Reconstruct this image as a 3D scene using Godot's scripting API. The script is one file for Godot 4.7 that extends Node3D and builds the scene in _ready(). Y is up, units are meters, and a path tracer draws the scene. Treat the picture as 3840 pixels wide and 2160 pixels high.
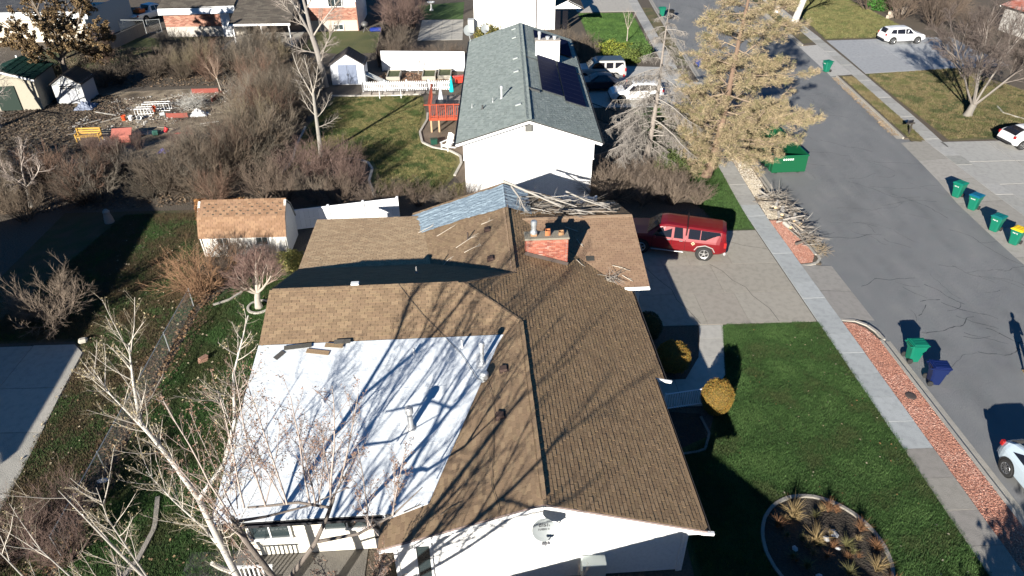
extends Node3D

# A roof seen from the air in a winter suburb. House and street run along z; metres; y is up.
var rng := RandomNumberGenerator.new()
var M := {}
var taken := {}
var EYE := Vector3(0,21.5,0)

# ------------------------------------------------------------------ mesh builder
class MB:
	var v := PackedVector3Array()
	var n := PackedVector3Array()
	var c := PackedColorArray()
	var k := Color(1,1,1)
	func tri(a: Vector3, b: Vector3, d: Vector3) -> void:
		var m := (b - a).cross(d - a).normalized()
		v.append(a); v.append(d); v.append(b)
		n.append(m); n.append(m); n.append(m)
		c.append(k); c.append(k); c.append(k)
	func quad(a: Vector3, b: Vector3, d: Vector3, e: Vector3) -> void:
		tri(a, b, d); tri(a, d, e)
	func stri(a: Vector3, b: Vector3, d: Vector3, na: Vector3, nb: Vector3, nd: Vector3) -> void:
		v.append(a); v.append(d); v.append(b)
		n.append(na); n.append(nd); n.append(nb)
		c.append(k); c.append(k); c.append(k)
	func box(o: Vector3, s: Vector3, b := Basis.IDENTITY) -> void:
		var h := s * 0.5
		var p := []
		for i in 8:
			p.append(o + b * Vector3(h.x if i & 1 else -h.x, h.y if i & 2 else -h.y, h.z if i & 4 else -h.z))
		quad(p[0], p[2], p[3], p[1]); quad(p[4], p[5], p[7], p[6])
		quad(p[0], p[1], p[5], p[4]); quad(p[2], p[6], p[7], p[3])
		quad(p[0], p[4], p[6], p[2]); quad(p[1], p[3], p[7], p[5])
	func cbox(o: Vector3, s: Vector3, ch := 0.01, b := Basis.IDENTITY) -> void:
		var h := s * 0.5
		ch = minf(ch, minf(h.x, minf(h.y, h.z)) * 0.9)
		var g := h - Vector3(ch, ch, ch)
		for ax in 3:
			var u := (ax + 1) % 3
			var w := (ax + 2) % 3
			for sg in [-1.0,1.0]:
				var q := []
				for m in [[-1,-1], [1,-1], [1,1], [-1,1]]:
					var t := Vector3()
					t[ax] = sg * h[ax]; t[u] = m[0] * g[u]; t[w] = m[1] * g[w]
					q.append(o + b * t)
				if sg > 0: quad(q[0], q[1], q[2], q[3])
				else: quad(q[3], q[2], q[1], q[0])
		for ax in 3:
			var u := (ax + 1) % 3
			var w := (ax + 2) % 3
			for su in [-1.0,1.0]:
				for sw in [-1.0,1.0]:
					var q := []
					for m in [[-1,0], [1,0], [1,1], [-1,1]]:
						var t := Vector3()
						t[ax] = m[0] * g[ax]
						t[u] = su * (h[u] if m[1] == 0 else g[u])
						t[w] = sw * (g[w] if m[1] == 0 else h[w])
						q.append(o + b * t)
					if su * sw > 0: quad(q[3], q[2], q[1], q[0])
					else: quad(q[0], q[1], q[2], q[3])
		for sx in [-1.0,1.0]:
			for sy in [-1.0,1.0]:
				for sz in [-1.0,1.0]:
					var a := o + b * Vector3(sx * h.x, sy * g.y, sz * g.z)
					var d := o + b * Vector3(sx * g.x, sy * h.y, sz * g.z)
					var e := o + b * Vector3(sx * g.x, sy * g.y, sz * h.z)
					if sx * sy * sz > 0: tri(a, d, e)
					else: tri(e, d, a)
	func bar(a: Vector3, d: Vector3, w: float, h: float, up := Vector3.UP) -> void:
		var f := (d - a)
		var L := f.length()
		if L < 1e-5: return
		f /= L
		if absf(f.dot(up)) > 0.98: up = Vector3(0,0,1)
		var r := f.cross(up).normalized()
		var u := r.cross(f)
		box((a + d) * 0.5, Vector3(w, h, L), Basis(r, u, -f))
	func tube(p: Array, r: Array, sides := 5, cap := true) -> void:
		var m := p.size()
		var up := Vector3(0.31,0.17,0.93)
		var last := []
		var ln := []
		for i in m:
			var d: Vector3 = (p[mini(i + 1, m - 1)] - p[maxi(i - 1,0)])
			if d.length_squared() < 1e-12: d = Vector3.UP
			d = d.normalized()
			var x := d.cross(up)
			if x.length() < 0.05: x = d.cross(Vector3(1,0,0))
			x = x.normalized()
			var y := x.cross(d)
			up = y
			var ring := []
			var nr := []
			for j in sides:
				var a := TAU * j / sides
				var q := x * cos(a) + y * sin(a)
				nr.append(q)
				ring.append(p[i] + q * r[i])
			if i > 0:
				for j in sides:
					var j2 := (j + 1) % sides
					stri(last[j], ring[j2], last[j2], ln[j], nr[j2], ln[j2])
					stri(last[j], ring[j], ring[j2], ln[j], nr[j], nr[j2])
			elif cap and sides > 3:
				for j in range(1, sides - 1): tri(ring[0], ring[j], ring[j + 1])
			last = ring
			ln = nr
		if cap and sides > 3:
			for j in range(1, sides - 1): tri(last[0], last[j + 1], last[j])
	func lathe(prof: Array, o := Vector3.ZERO, seg := 16, b := Basis.IDENTITY, capped := true) -> void:
		for i in prof.size() - 1:
			var p: Vector2 = prof[i]
			var q: Vector2 = prof[i + 1]
			var t := (q - p).normalized()
			var nn := Vector2(t.y, -t.x)
			for j in seg:
				var a := TAU * j / seg
				var d := TAU * (j + 1) / seg
				var e0 := Vector3(cos(a), 0,-sin(a))
				var e1 := Vector3(cos(d), 0,-sin(d))
				var P := [e0 * p.x + Vector3(0, p.y, 0), e1 * p.x + Vector3(0, p.y, 0), e1 * q.x + Vector3(0, q.y, 0), e0 * q.x + Vector3(0, q.y, 0)]
				var n0 := b * (e0 * nn.x + Vector3(0, nn.y, 0))
				var n1 := b * (e1 * nn.x + Vector3(0, nn.y, 0))
				for z in 4: P[z] = o + b * P[z]
				if p.x > 1e-5: stri(P[0], P[1], P[2], n0, n1, n1)
				if q.x > 1e-5: stri(P[0], P[2], P[3], n0, n1, n0)
	func slab(poly: Array, y0: float, y1: float, sides := true) -> void:   # poly: Vector2(x, z)
		var pp := PackedVector2Array(poly)
		if Geometry2D.is_polygon_clockwise(pp): pp.reverse()
		var t := Geometry2D.triangulate_polygon(pp)
		for i in range(0, t.size(), 3):
			var a := pp[t[i]]; var d := pp[t[i + 1]]; var e := pp[t[i + 2]]
			if (d - a).cross(e - a) > 0:
				var w := d; d = e; e = w
			tri(Vector3(a.x, y1, a.y), Vector3(d.x, y1, d.y), Vector3(e.x, y1, e.y))
		if sides:
			for i in pp.size():
				var a := pp[i]; var d := pp[(i + 1) % pp.size()]
				quad(Vector3(a.x, y1, a.y), Vector3(d.x, y1, d.y), Vector3(d.x, y0, d.y), Vector3(a.x, y0, a.y))
	func sheet(poly: Array, thick := 0.0) -> void:   # planar 3-D polygon, counter-clockwise from outside
		var m := Vector3()
		for i in range(1, poly.size() - 1): m += (poly[i] - poly[0]).cross(poly[i + 1] - poly[0])
		m = m.normalized()
		var x: Vector3 = (poly[1] - poly[0]).normalized()
		var y := m.cross(x)
		var pp := PackedVector2Array()
		for p in poly: pp.append(Vector2((p - poly[0]).dot(x), (p - poly[0]).dot(y)))
		var t := Geometry2D.triangulate_polygon(pp)
		for i in range(0, t.size(), 3):
			var a: Vector3 = poly[t[i]]; var d: Vector3 = poly[t[i + 1]]; var e: Vector3 = poly[t[i + 2]]
			if (d - a).cross(e - a).dot(m) < 0:
				var w := d; d = e; e = w
			tri(a, d, e)
			if thick > 0: tri(a - m * thick, e - m * thick, d - m * thick)
		if thick > 0:
			for i in poly.size():
				var a: Vector3 = poly[i]; var d: Vector3 = poly[(i + 1) % poly.size()]
				quad(a, a - m * thick, d - m * thick, d)
	func mesh(mat: Material) -> ArrayMesh:
		var A := []
		A.resize(Mesh.ARRAY_MAX)
		A[Mesh.ARRAY_VERTEX] = v
		A[Mesh.ARRAY_NORMAL] = n
		A[Mesh.ARRAY_COLOR] = c
		var m := ArrayMesh.new()
		m.add_surface_from_arrays(Mesh.PRIMITIVE_TRIANGLES, A)
		m.surface_set_material(0, mat)
		return m

# ------------------------------------------------------------------ scene helpers
func numbered(called: String) -> String:
	if not taken.has(called):
		taken[called] = 0
		return called
	taken[called] += 1
	return "%s_%03d" % [called, taken[called]]

func tag(o: Node, label := "", category := "", group := "", kind := "") -> Node:
	if label: o.set_meta("label", label)
	if category: o.set_meta("category", category)
	if group: o.set_meta("group", group)
	if kind: o.set_meta("kind", kind)
	return o

func thing(called: String, label: String, category: String, at := Vector3.ZERO, turn := 0.0, group := "") -> Node3D:
	var o := Node3D.new()
	o.name = numbered(called)
	add_child(o)
	o.position = at
	o.rotation.y = turn
	tag(o, label, category, group)
	return o

func part(parent: Node, called: String, mb: MB, mat: Material, kind := "") -> MeshInstance3D:
	var o := MeshInstance3D.new()
	o.name = called
	o.mesh = mb.mesh(mat)
	parent.add_child(o, true)
	if kind: o.set_meta("kind", kind)
	return o

func mk(k: Color) -> MB:
	var m := MB.new()
	m.k = k
	return m

func bit(t: Node, called: String, k: Color, m: Material, o: Vector3, s: Vector3, ch := 0.01, b := Basis.IDENTITY) -> MeshInstance3D:
	var mb := mk(k)
	mb.cbox(o, s, ch, b)
	return part(t, called, mb, m)

func one(called: String, mb: MB, mat: Material, label: String, category: String, group := "", at := Vector3.ZERO, turn := 0.0) -> MeshInstance3D:
	var o := part(self, numbered(called), mb, mat)
	o.position = at
	o.rotation.y = turn
	tag(o, label, category, group)
	return o

func setting(called: String, mb: MB, mat: Material) -> MeshInstance3D:
	var o := part(self, numbered(called), mb, mat)
	o.set_meta("kind", "structure")
	return o

func copy(o: Node3D, label := "", at := Vector3.ZERO, turn := 0.0, s := Vector3.ONE, group := "") -> Node3D:
	var base := String(o.name)
	if base.length() > 4 and base[base.length() - 4] == "_" and base.right(3).is_valid_int(): base = base.left(base.length() - 4)
	var r: Node3D = o.duplicate()
	r.name = numbered(base)
	add_child(r)
	r.position = at
	r.rotation = Vector3(0, turn, 0)
	r.scale = s
	if label: r.set_meta("label", label)
	if group: r.set_meta("group", group)
	return r

func lin(r: float, g: float, b: float) -> Color:
	return Color(r, g, b).linear_to_srgb()

func dim(c: Color, f: float) -> Color:
	return Color(c.r * f, c.g * f, c.b * f, 1.0)

func R(a: float, b: float) -> float:
	return rng.randf_range(a, b)

# ------------------------------------------------------------------ textures and materials
func noise_tex(sd: int, freq: float, oct: int, ramp: Array, size := 512, kind := FastNoiseLite.TYPE_SIMPLEX_SMOOTH) -> ImageTexture:
	var f := FastNoiseLite.new()
	f.seed = sd
	f.noise_type = kind
	f.frequency = freq
	f.fractal_octaves = oct
	f.fractal_gain = 0.6
	var im := f.get_seamless_image(size, size, false, false, 0.1, true)
	var lut := PackedByteArray()
	for i in 256:
		var t := i / 255.0
		var col: Color = ramp[ramp.size() - 1][1]
		for q in ramp.size() - 1:
			if t <= ramp[q + 1][0]:
				var w := clampf((t - ramp[q][0]) / maxf(ramp[q + 1][0] - ramp[q][0], 1e-4), 0,1)
				col = (ramp[q][1] as Color).lerp(ramp[q + 1][1], w)
				break
		col = col.linear_to_srgb()
		lut.append(int(clampf(col.r, 0,1) * 255)); lut.append(int(clampf(col.g, 0,1) * 255)); lut.append(int(clampf(col.b, 0,1) * 255))
	var src := im.get_data()
	var st := src.size() / (size * size)
	var dst := PackedByteArray()
	dst.resize(size * size * 3)
	for i in size * size:
		var q := src[i * st] * 3
		dst[i * 3] = lut[q]; dst[i * 3 + 1] = lut[q + 1]; dst[i * 3 + 2] = lut[q + 2]
	return ImageTexture.create_from_image(Image.create_from_data(size, size, false, Image.FORMAT_RGB8, dst))

func bump_tex(sd: int, freq: float, oct: int, strength: float, size := 512, kind := FastNoiseLite.TYPE_SIMPLEX_SMOOTH) -> ImageTexture:
	var f := FastNoiseLite.new()
	f.seed = sd
	f.noise_type = kind
	f.frequency = freq
	f.fractal_octaves = oct
	var im := f.get_seamless_image(size, size, false, false, 0.1, true)
	im.convert(Image.FORMAT_RGBA8)
	im.bump_map_to_normal_map(strength)
	return ImageTexture.create_from_image(im)

func mat(called: String, col: Color, rough := 0.8, metal := 0.0) -> StandardMaterial3D:
	var m := StandardMaterial3D.new()
	m.albedo_color = col
	m.roughness = rough
	m.metallic = metal
	m.vertex_color_use_as_albedo = true
	M[called] = m
	return m

func tmat(called: String, tex: Texture2D, scale: float, rough := 0.9, nrm: Texture2D = null, nscale := 1.0, world := true) -> StandardMaterial3D:
	var m := mat(called, Color(1,1,1), rough)
	m.albedo_texture = tex
	m.uv1_triplanar = true
	m.uv1_world_triplanar = world
	m.uv1_scale = Vector3(scale, scale, scale)
	if nrm:
		m.normal_enabled = true
		m.normal_texture = nrm
		m.normal_scale = nscale
	return m

func grey_ramp(a: float, b: float, mid := -1.0) -> Array:
	if mid < 0: mid = (a + b) * 0.5
	return [[0.0, Color(a, a, a)], [0.5, Color(mid, mid, mid)], [1.0, Color(b, b, b)]]

func make_materials() -> void:
	var fine := noise_tex(3,0.09,4, grey_ramp(0.62,1.25,0.95), 512)
	var grain := noise_tex(5,0.35,2, grey_ramp(0.55,1.3,0.95), 512)
	var blot := noise_tex(7,0.012,5, grey_ramp(0.7,1.2,0.97), 512)
	var nf := bump_tex(11,0.2,3,5.0)
	var nc := bump_tex(12,0.06,4,8.0)
	tmat("shingle", grain, 0.9,0.95, nf, 0.6)
	(M.shingle as StandardMaterial3D).metallic_specular = 0.2
	tmat("deck_felt", fine, 0.5,0.95)
	(M.deck_felt as StandardMaterial3D).albedo_color = lin(0.03,0.026,0.022)
	tmat("paint", noise_tex(21,0.03,4, grey_ramp(0.86,1.05,0.98)), 0.35,0.6)
	tmat("plain", fine, 0.8,0.85)
	tmat("rough", grain, 0.6,0.95, nf, 0.8)
	tmat("concrete", noise_tex(22,0.02,6, grey_ramp(0.8,1.12,0.98)), 0.22,0.92, nf, 0.35)
	tmat("asphalt", noise_tex(23,0.25,3, grey_ramp(0.72,1.25,0.98)), 0.5,0.93, nf, 0.5)
	tmat("earth", noise_tex(24,0.05,6, [[0.0, Color(0.5,0.5,0.45)], [0.45, Color(0.88,0.88,0.88)], [0.7, Color(1.1,1.06,1.02)], [1.0, Color(1.35,1.25,1.15)]]), 0.3,0.97, nc, 0.8)
	tmat("turf", noise_tex(25,0.1,5, [[0.0, Color(0.45,0.5,0.4)], [0.5, Color(0.95,0.95,0.9)], [1.0, Color(1.6,1.5,1.3)]]), 0.45,0.97, nc, 1.8)
	tmat("brick", grain, 0.7,0.92, nf, 0.8)
	tmat("bark", noise_tex(26,0.08,4, grey_ramp(0.55,1.35,1.0)), 1.2,0.9, nc, 1.2, false)
	tmat("birch_bark", noise_tex(27,0.05,4, [[0.0, Color(0.25,0.22,0.2)], [0.3, Color(0.6,0.57,0.52)], [0.42, Color(1,1,1)], [1.0, Color(1.1,1.1,1.08)]]), 0.9,0.75, nf, 0.6, false)
	mat("twig", Color(1,1,1), 0.9)
	var lf := mat("leaf", Color(1,1,1), 0.85)
	lf.backlight = Color(0.25,0.25,0.25)
	lf.cull_mode = BaseMaterial3D.CULL_DISABLED
	mat("metal", Color(1,1,1), 0.35,0.9)
	mat("dull_metal", Color(1,1,1), 0.55,0.6)
	mat("plastic", Color(1,1,1), 0.42)
	mat("rubber", Color(1,1,1), 0.85)
	var cp := mat("car_paint", Color(1,1,1), 0.3,0.15)
	cp.clearcoat_enabled = true
	cp.clearcoat = 0.45
	cp.clearcoat_roughness = 0.06
	var gl := mat("dark_glass", Color(1,1,1), 0.05)
	gl.metallic_specular = 0.7
	var pn := mat("pane", lin(0.03,0.04,0.045), 0.04)
	pn.metallic_specular = 0.8
	var so := mat("solar_glass", Color(1,1,1), 0.5)
	so.metallic_specular = 0.05
	tmat("membrane", noise_tex(31,0.01,4, grey_ramp(0.9,1.04,1.0)), 0.15,0.5, bump_tex(33,0.02,4,8.0), 0.3)
	tmat("tarp", noise_tex(32,0.04,4, grey_ramp(0.8,1.15,1.0)), 0.4,0.38, nc, 0.5)
	tmat("cloth", fine, 1.2,0.9)
	tmat("stone", noise_tex(34,0.06,5, grey_ramp(0.6,1.3,1.0)), 0.9,0.9, nf, 0.8)
	tmat("wood", noise_tex(35,0.05,4, grey_ramp(0.65,1.25,1.0)), 0.8,0.85, nf, 0.4)
	# letters and thin print
	mat("print", Color(1,1,1), 0.6)

# ------------------------------------------------------------------ street lines (x at a given z)
func along(t: Array, z: float) -> float:
	if z >= t[0][0]: return t[0][1]
	for i in t.size() - 1:
		if z >= t[i + 1][0]:
			return lerpf(t[i][1], t[i + 1][1], (t[i][0] - z) / (t[i][0] - t[i + 1][0]))
	var a: Array = t[t.size() - 2]; var b: Array = t[t.size() - 1]
	return b[1] + (b[1] - a[1]) / (a[0] - b[0]) * (b[0] - z)
const KL := [[30.0,19.2], [-38.0,19.2], [-46.0,19.55], [-73.0,21.3], [-96.0,22.9], [-130.0,25.6]]
const KR := [[30.0,30.6], [-34.0,31.0], [-40.0,31.4], [-44.5,32.2], [-52.5,33.1], [-67.4,34.4], [-77.0,35.2], [-88.0,35.9], [-130.0,39.0]]
const SL := [[30.0,16.62], [-40.0,16.65], [-46.0,17.0], [-73.0,18.6], [-96.0,20.0], [-130.0,22.4]]
const SR := [[30.0,34.0], [-40.0,34.1], [-50.0,34.3], [-54.0,34.8], [-67.0,36.0], [-81.0,37.1], [-94.0,37.9], [-130.0,40.6]]
const LOW := -0.13

func strip(f: Array, o0: float, g: Array, o1: float, z0: float, z1: float, y: float, mb: MB, step := 2.0) -> void:
	var z := z0
	while z > z1 + 1e-3:
		var q := maxf(z - step, z1)
		mb.quad(Vector3(along(f, z) + o0, y, z), Vector3(along(g, z) + o1, y, z), Vector3(along(g, q) + o1, y, q), Vector3(along(f, q) + o0, y, q))
		z = q

# a sheet of ground cut into small cells whose colour wanders between two tones (moss, wear, dry patches)
func patchy(poly: Array, y: float, cell: float, cols: Array, sd: int, freq: float, mb: MB, holes := [], stretch := 1.0) -> void:
	var f := FastNoiseLite.new()
	f.seed = sd
	f.frequency = freq
	f.fractal_octaves = 5
	f.fractal_gain = 0.62
	var pp := PackedVector2Array(poly)
	if Geometry2D.is_polygon_clockwise(pp): pp.reverse()
	var lo := pp[0]; var hi := pp[0]
	for p in pp:
		lo = lo.min(p); hi = hi.max(p)
	var tone := func(p: Vector2) -> Color:
		var t := clampf(f.get_noise_2d(p.x * stretch, p.y / stretch) * 1.1 + 0.5,0,0.999) * (cols.size() - 1)
		return (cols[int(t)] as Color).lerp(cols[int(t) + 1], t - int(t))
	var nx := int(ceil((hi.x - lo.x) / cell)); var nz := int(ceil((hi.y - lo.y) / cell))
	for i in nx:
		for j in nz:
			var a := lo + Vector2(i, j) * cell
			var sq := PackedVector2Array([a, a + Vector2(cell, 0), a + Vector2(cell, cell), a + Vector2(0, cell)])
			var inside := 0
			for q in sq:
				if Geometry2D.is_point_in_polygon(q, pp): inside += 1
			var pieces := [sq]
			if inside < 4: pieces = Geometry2D.intersect_polygons(sq, pp)
			for h in holes:
				var nxt := []
				for p in pieces: nxt.append_array(Geometry2D.clip_polygons(p, h))
				pieces = nxt
			for p in pieces:
				if p.size() < 3: continue
				var t := Geometry2D.triangulate_polygon(p)
				for w in range(0, t.size(), 3):
					var x: Vector2 = p[t[w]]; var z: Vector2 = p[t[w + 1]]; var e: Vector2 = p[t[w + 2]]
					if (z - x).cross(e - x) > 0:
						var sw := z; z = e; e = sw
					for q in [x, e, z]:
						mb.v.append(Vector3(q.x, y, q.y)); mb.n.append(Vector3.UP); mb.c.append(tone.call(q))

func circle2(cx: float, cz: float, r: float, seg := 24, sx := 1.0, sz := 1.0) -> Array:
	var a := []
	for i in seg: a.append(Vector2(cx + cos(TAU * i / seg) * r * sx, cz + sin(TAU * i / seg) * r * sz))
	return a

func slabs(owner_node: Node, called: String, list: Array, y: float, thick: float, tones: Array, m: Material) -> void:
	var i := 0
	for poly in list:
		var mb := mk(tones[(i * 7 + i / 3) % tones.size()])
		mb.slab(poly, y - thick, y)
		part(owner_node, called, mb, m)
		i += 1

func dirt(a: float) -> Color: return Color(0.105 * a, 0.085 * a, 0.063 * a)

func build_setting() -> void:
	# far ground and road bed
	var mb := mk(dirt(1.0))
	mb.quad(Vector3(-900, LOW - 0.02,300), Vector3(900, LOW - 0.02,300), Vector3(900, LOW - 0.02,-1500), Vector3(-900, LOW - 0.02,-1500))
	setting("ground", mb, M.earth)
	mb = MB.new()
	var road_poly := []
	var z := 20.0
	while z >= -130.0:
		road_poly.append(Vector2(along(KL, z) - 0.5, z)); z -= 3.0
	z = -130.0
	while z <= 20.0:
		road_poly.append(Vector2(along(KR, z) + 0.5, z)); z += 3.0
	patchy(road_poly, LOW, 0.4, [Color(0.15,0.155,0.16), Color(0.172,0.177,0.182), Color(0.18,0.185,0.189), Color(0.187,0.191,0.195), Color(0.206,0.208,0.209)], 41,0.3, mb, [], 1.9)
	var road := setting("road", mb, M.asphalt)
	# long seam and cracks, sealed with tar
	mb = mk(Color(0.062,0.064,0.067))
	rng.seed = 77
	var crack := func(x: float, zz: float, ang: float, len_: float, w: float) -> void:
		var p := Vector2(x, zz)
		var done := 0.0
		var a := ang
		while done < len_:
			var st := R(0.12,0.35)
			a = ang + (a - ang) * 0.75 + R(-0.45,0.45)
			var q := p + Vector2(cos(a), sin(a)) * st
			var s := Vector2(-sin(a), cos(a)) * w * R(0.4,1.2)
			var y := LOW + 0.004
			mb.quad(Vector3(p.x - s.x, y, p.y - s.y), Vector3(p.x + s.x, y, p.y + s.y), Vector3(q.x + s.x, y, q.y + s.y), Vector3(q.x - s.x, y, q.y - s.y))
			p = q
			done += st
	for c in [[20.6,-36.4,-0.05,3.6,0.02], [24.1,-36.2,1.1,1.6,0.014], [20.4,-31.2,0.02,3.4,0.02], [23.9,-31.2,1.0,2.2,0.02], [22.6,-31.0,1.1,1.0,0.014], [22.8,-29.6,-0.1,1.0,0.02], [23.9,-29.5,0.8,2.6,0.022],
			[21.5,-27.0,-0.2,3.6,0.024], [24.9,-27.2,0.95,3.0,0.022], [23.4,-25.4,0.0,3.0,0.02], [25.4,-25.6,1.0,4.6,0.026], [24.0,-28.3,0.9,1.8,0.016], [27.1,-22.0,0.05,1.6,0.02], [22.1,-28.4,-0.6,1.2,0.02], [23.4,-26.6,0.2,1.2,0.014], [23.6,-26.9,1.2,1.6,0.014],
			[22.5,-47.0,0.1,3.0,0.014], [25.4,-44.0,0.9,5.0,0.014], [24.0,-50.0,0.4,4.0,0.014], [26.5,-51.5,1.0,4.0,0.018], [27.0,-56.5,0.1,4.0,0.014], [28.5,-47.5,0.7,5.0,0.014], [27.5,-42.0,1.2,4.0,0.018], [26.0,-40.5,0.1,4.0,0.014], [28.6,-37.0,0.8,5.0,0.014], [27.6,-60.0,0.9,4.0,0.014], [23.0,-40.2,0.05,5.0,0.01], [25.5,-62.0,0.05,6.0,0.012], [26.5,-33.0,0.9,5.0,0.012], [29.2,-30.5,0.6,3.0,0.016], [28.2,-26.0,0.1,2.0,0.014]]:
		crack.call(c[0], c[1], c[2], c[3], c[4] * 1.1)
	for i in 60: crack.call(R(20.5,30), R(-66,-20), R(-0.3,1.5), R(0.8,3.4), R(0.008,0.016))
	part(road, "crack", mb, M.plain, "stuff")
	mb = mk(Color(0.185,0.188,0.19))
	z = -12.0
	while z > -90:
		var w := 0.035 + 0.02 * sin(z * 1.7)
		mb.quad(Vector3(along(KL, z) + 6.1 - w, LOW + 0.004, z), Vector3(along(KL, z) + 6.1 + w, LOW + 0.004, z), Vector3(along(KL, z - 1) + 6.1 + w, LOW + 0.004, z - 1), Vector3(along(KL, z - 1) + 6.1 - w, LOW + 0.004, z - 1))
		z -= 1.0
	part(road, "paving_seam", mb, M.asphalt)

	# the lots on either side stand a kerb above the road
	mb = MB.new()
	var lot := [Vector2(-300,40)]
	lot.append(Vector2(17.8,40))
	z = 20.0
	while z >= -130.0:
		lot.append(Vector2(along(SL, z) + 1.18, z)); z -= 4.0
	lot.append(Vector2(40,-400)); lot.append(Vector2(-300,-400))
	mb.k = dirt(1.0)
	mb.slab(lot, LOW - 0.01,0.0)
	setting("ground", mb, M.earth)
	mb = mk(dirt(1.05))
	lot = [Vector2(300,40), Vector2(34.02,40)]
	z = 20.0
	while z >= -130.0:
		lot.append(Vector2(along(SR, z) + 0.02, z)); z -= 4.0
	lot.append(Vector2(60,-400)); lot.append(Vector2(300,-400))
	mb.slab(lot, LOW - 0.01,0.0)
	setting("ground", mb, M.earth)

	for v in [[20.0,-27.95,0], [-33.4,-59.3,0], [-66.1,-130.0,0], [-51.2,-66.9,1], [-77.5,-130.0,1]]:
		var vp := []
		z = v[0]
		while true:
			vp.append(Vector2(along(SL, z) + 1.18 if v[2] == 0 else along(SR, z) + 0.02, z))
			if z <= v[1]: break
			z = maxf(z - 4.0, v[1])
		while true:
			vp.append(Vector2(along(KL, z) - 0.12 if v[2] == 0 else along(KR, z) + 0.12, z))
			if z >= v[0]: break
			z = minf(z + 4.0, v[0])
		if v == [20.0,-27.95,0]: vp = [Vector2(17.8,20), Vector2(17.8,-27.95), Vector2(18.5,-27.8), Vector2(18.85,-27.45), Vector2(19.05,-26.9), Vector2(19.08,20)]
		mb = mk(dirt(1.0))
		mb.slab(vp, LOW - 0.01,0.0)
		setting("verge", mb, M.earth)
	# ------------------------------------------------ lawns (soil, moss and dry patches; the blades stand on it)
	var bed := PackedVector2Array(circle2(11.55,-14.9,2.05,28,1.0,1.12))
	mb = MB.new()
	patchy([Vector2(8.6,20), Vector2(16.6,20), Vector2(16.62,-27.85), Vector2(11.82,-27.85), Vector2(10.8,-24.4), Vector2(9.0,-20.5), Vector2(6.9,-19.5), Vector2(6.6,-10), Vector2(8.6,-4)], 0.008,0.4,
		[Color(0.06,0.066,0.024), Color(0.03,0.056,0.015), Color(0.038,0.072,0.019), Color(0.034,0.062,0.017), Color(0.055,0.088,0.026)], 51,0.35, mb, [bed])
	setting("front_lawn", mb, M.turf)
	mb = MB.new()
	patchy([Vector2(-14.9,-14), Vector2(-14.9,-31), Vector2(-13.2,-34), Vector2(-9.0,-35), Vector2(-8.6,-4), Vector2(-14.9,-4)], 0.008,0.5,
		[Color(0.055,0.055,0.02), Color(0.03,0.055,0.016), Color(0.04,0.075,0.02)], 52,0.2, mb)
	setting("side_lawn", mb, M.turf)
	mb = MB.new()
	patchy([Vector2(-23.5,-42), Vector2(-14.2,-42), Vector2(-15.2,-31), Vector2(-15.2,-4), Vector2(-18.4,-4), Vector2(-18.45,-20), Vector2(-19.3,-27.4), Vector2(-20.2,-28.3), Vector2(-27,-28.3), Vector2(-27,-42)], 0.006,0.5,
		[Color(0.06,0.06,0.024), Color(0.11,0.078,0.045), Color(0.085,0.07,0.036), Color(0.05,0.066,0.022), Color(0.095,0.068,0.04)], 53,0.25, mb)
	setting("neighbour_lawn", mb, M.turf)
	mb = MB.new()
	patchy([Vector2(-14.2,-46.5), Vector2(-13.1,-48.7), Vector2(-11.2,-49.4), Vector2(-9.5,-49.5), Vector2(-8.4,-48.7), Vector2(-7.9,-47.7), Vector2(-7.9,-45.6), Vector2(-7.2,-43.2), Vector2(-3.0,-43.4), Vector2(-2.0,-46.2), Vector2(-1.6,-48.3), Vector2(-1.7,-49.6), Vector2(-2.6,-50.7), Vector2(-3.8,-51.3), Vector2(-4.7,-52.4), Vector2(-5.0,-54.5), Vector2(-4.6,-57.2), Vector2(-4.7,-58.7), Vector2(-5.2,-63.4), Vector2(-13.2,-63.4), Vector2(-14.3,-56.2), Vector2(-14.3,-52.1), Vector2(-14.0,-49.5)], 0.006,0.5,
		[Color(0.06,0.08,0.026), Color(0.19,0.165,0.066), Color(0.25,0.215,0.09), Color(0.15,0.145,0.05), Color(0.07,0.1,0.028), Color(0.22,0.19,0.076)], 54,0.09, mb)
	setting("back_lawn", mb, M.turf)
	mb = MB.new()
	patchy([Vector2(-19.5,-79), Vector2(-19,-86.5), Vector2(-11.6,-86.5), Vector2(-10.7,-77.5), Vector2(-14.5,-77)], 0.006,0.8, [Color(0.06,0.08,0.025), Color(0.12,0.12,0.045), Color(0.09,0.11,0.035)], 55,0.1, mb)
	patchy([Vector2(-44,-70), Vector2(-30,-76), Vector2(-30,-85), Vector2(-46,-85), Vector2(-48,-78)], 0.006,1.0, [Color(0.05,0.07,0.02), Color(0.1,0.11,0.035), Color(0.06,0.08,0.025)], 56,0.1, mb)
	patchy([Vector2(-7.9,-99), Vector2(-1.8,-101), Vector2(-1.9,-91.4), Vector2(-6.6,-91.6)], 0.006,0.8, [Color(0.05,0.1,0.022), Color(0.07,0.13,0.03), Color(0.045,0.09,0.02)], 57,0.2, mb)
	setting("far_lawn", mb, M.turf)
	mb = MB.new()
	patchy([Vector2(12.2,-74), Vector2(12.6,-93.5), Vector2(19.5,-93.5), Vector2(18.4,-74.5)], 0.006,0.8, [Color(0.05,0.1,0.025), Color(0.075,0.14,0.035), Color(0.055,0.1,0.028)], 58,0.12, mb)
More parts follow.
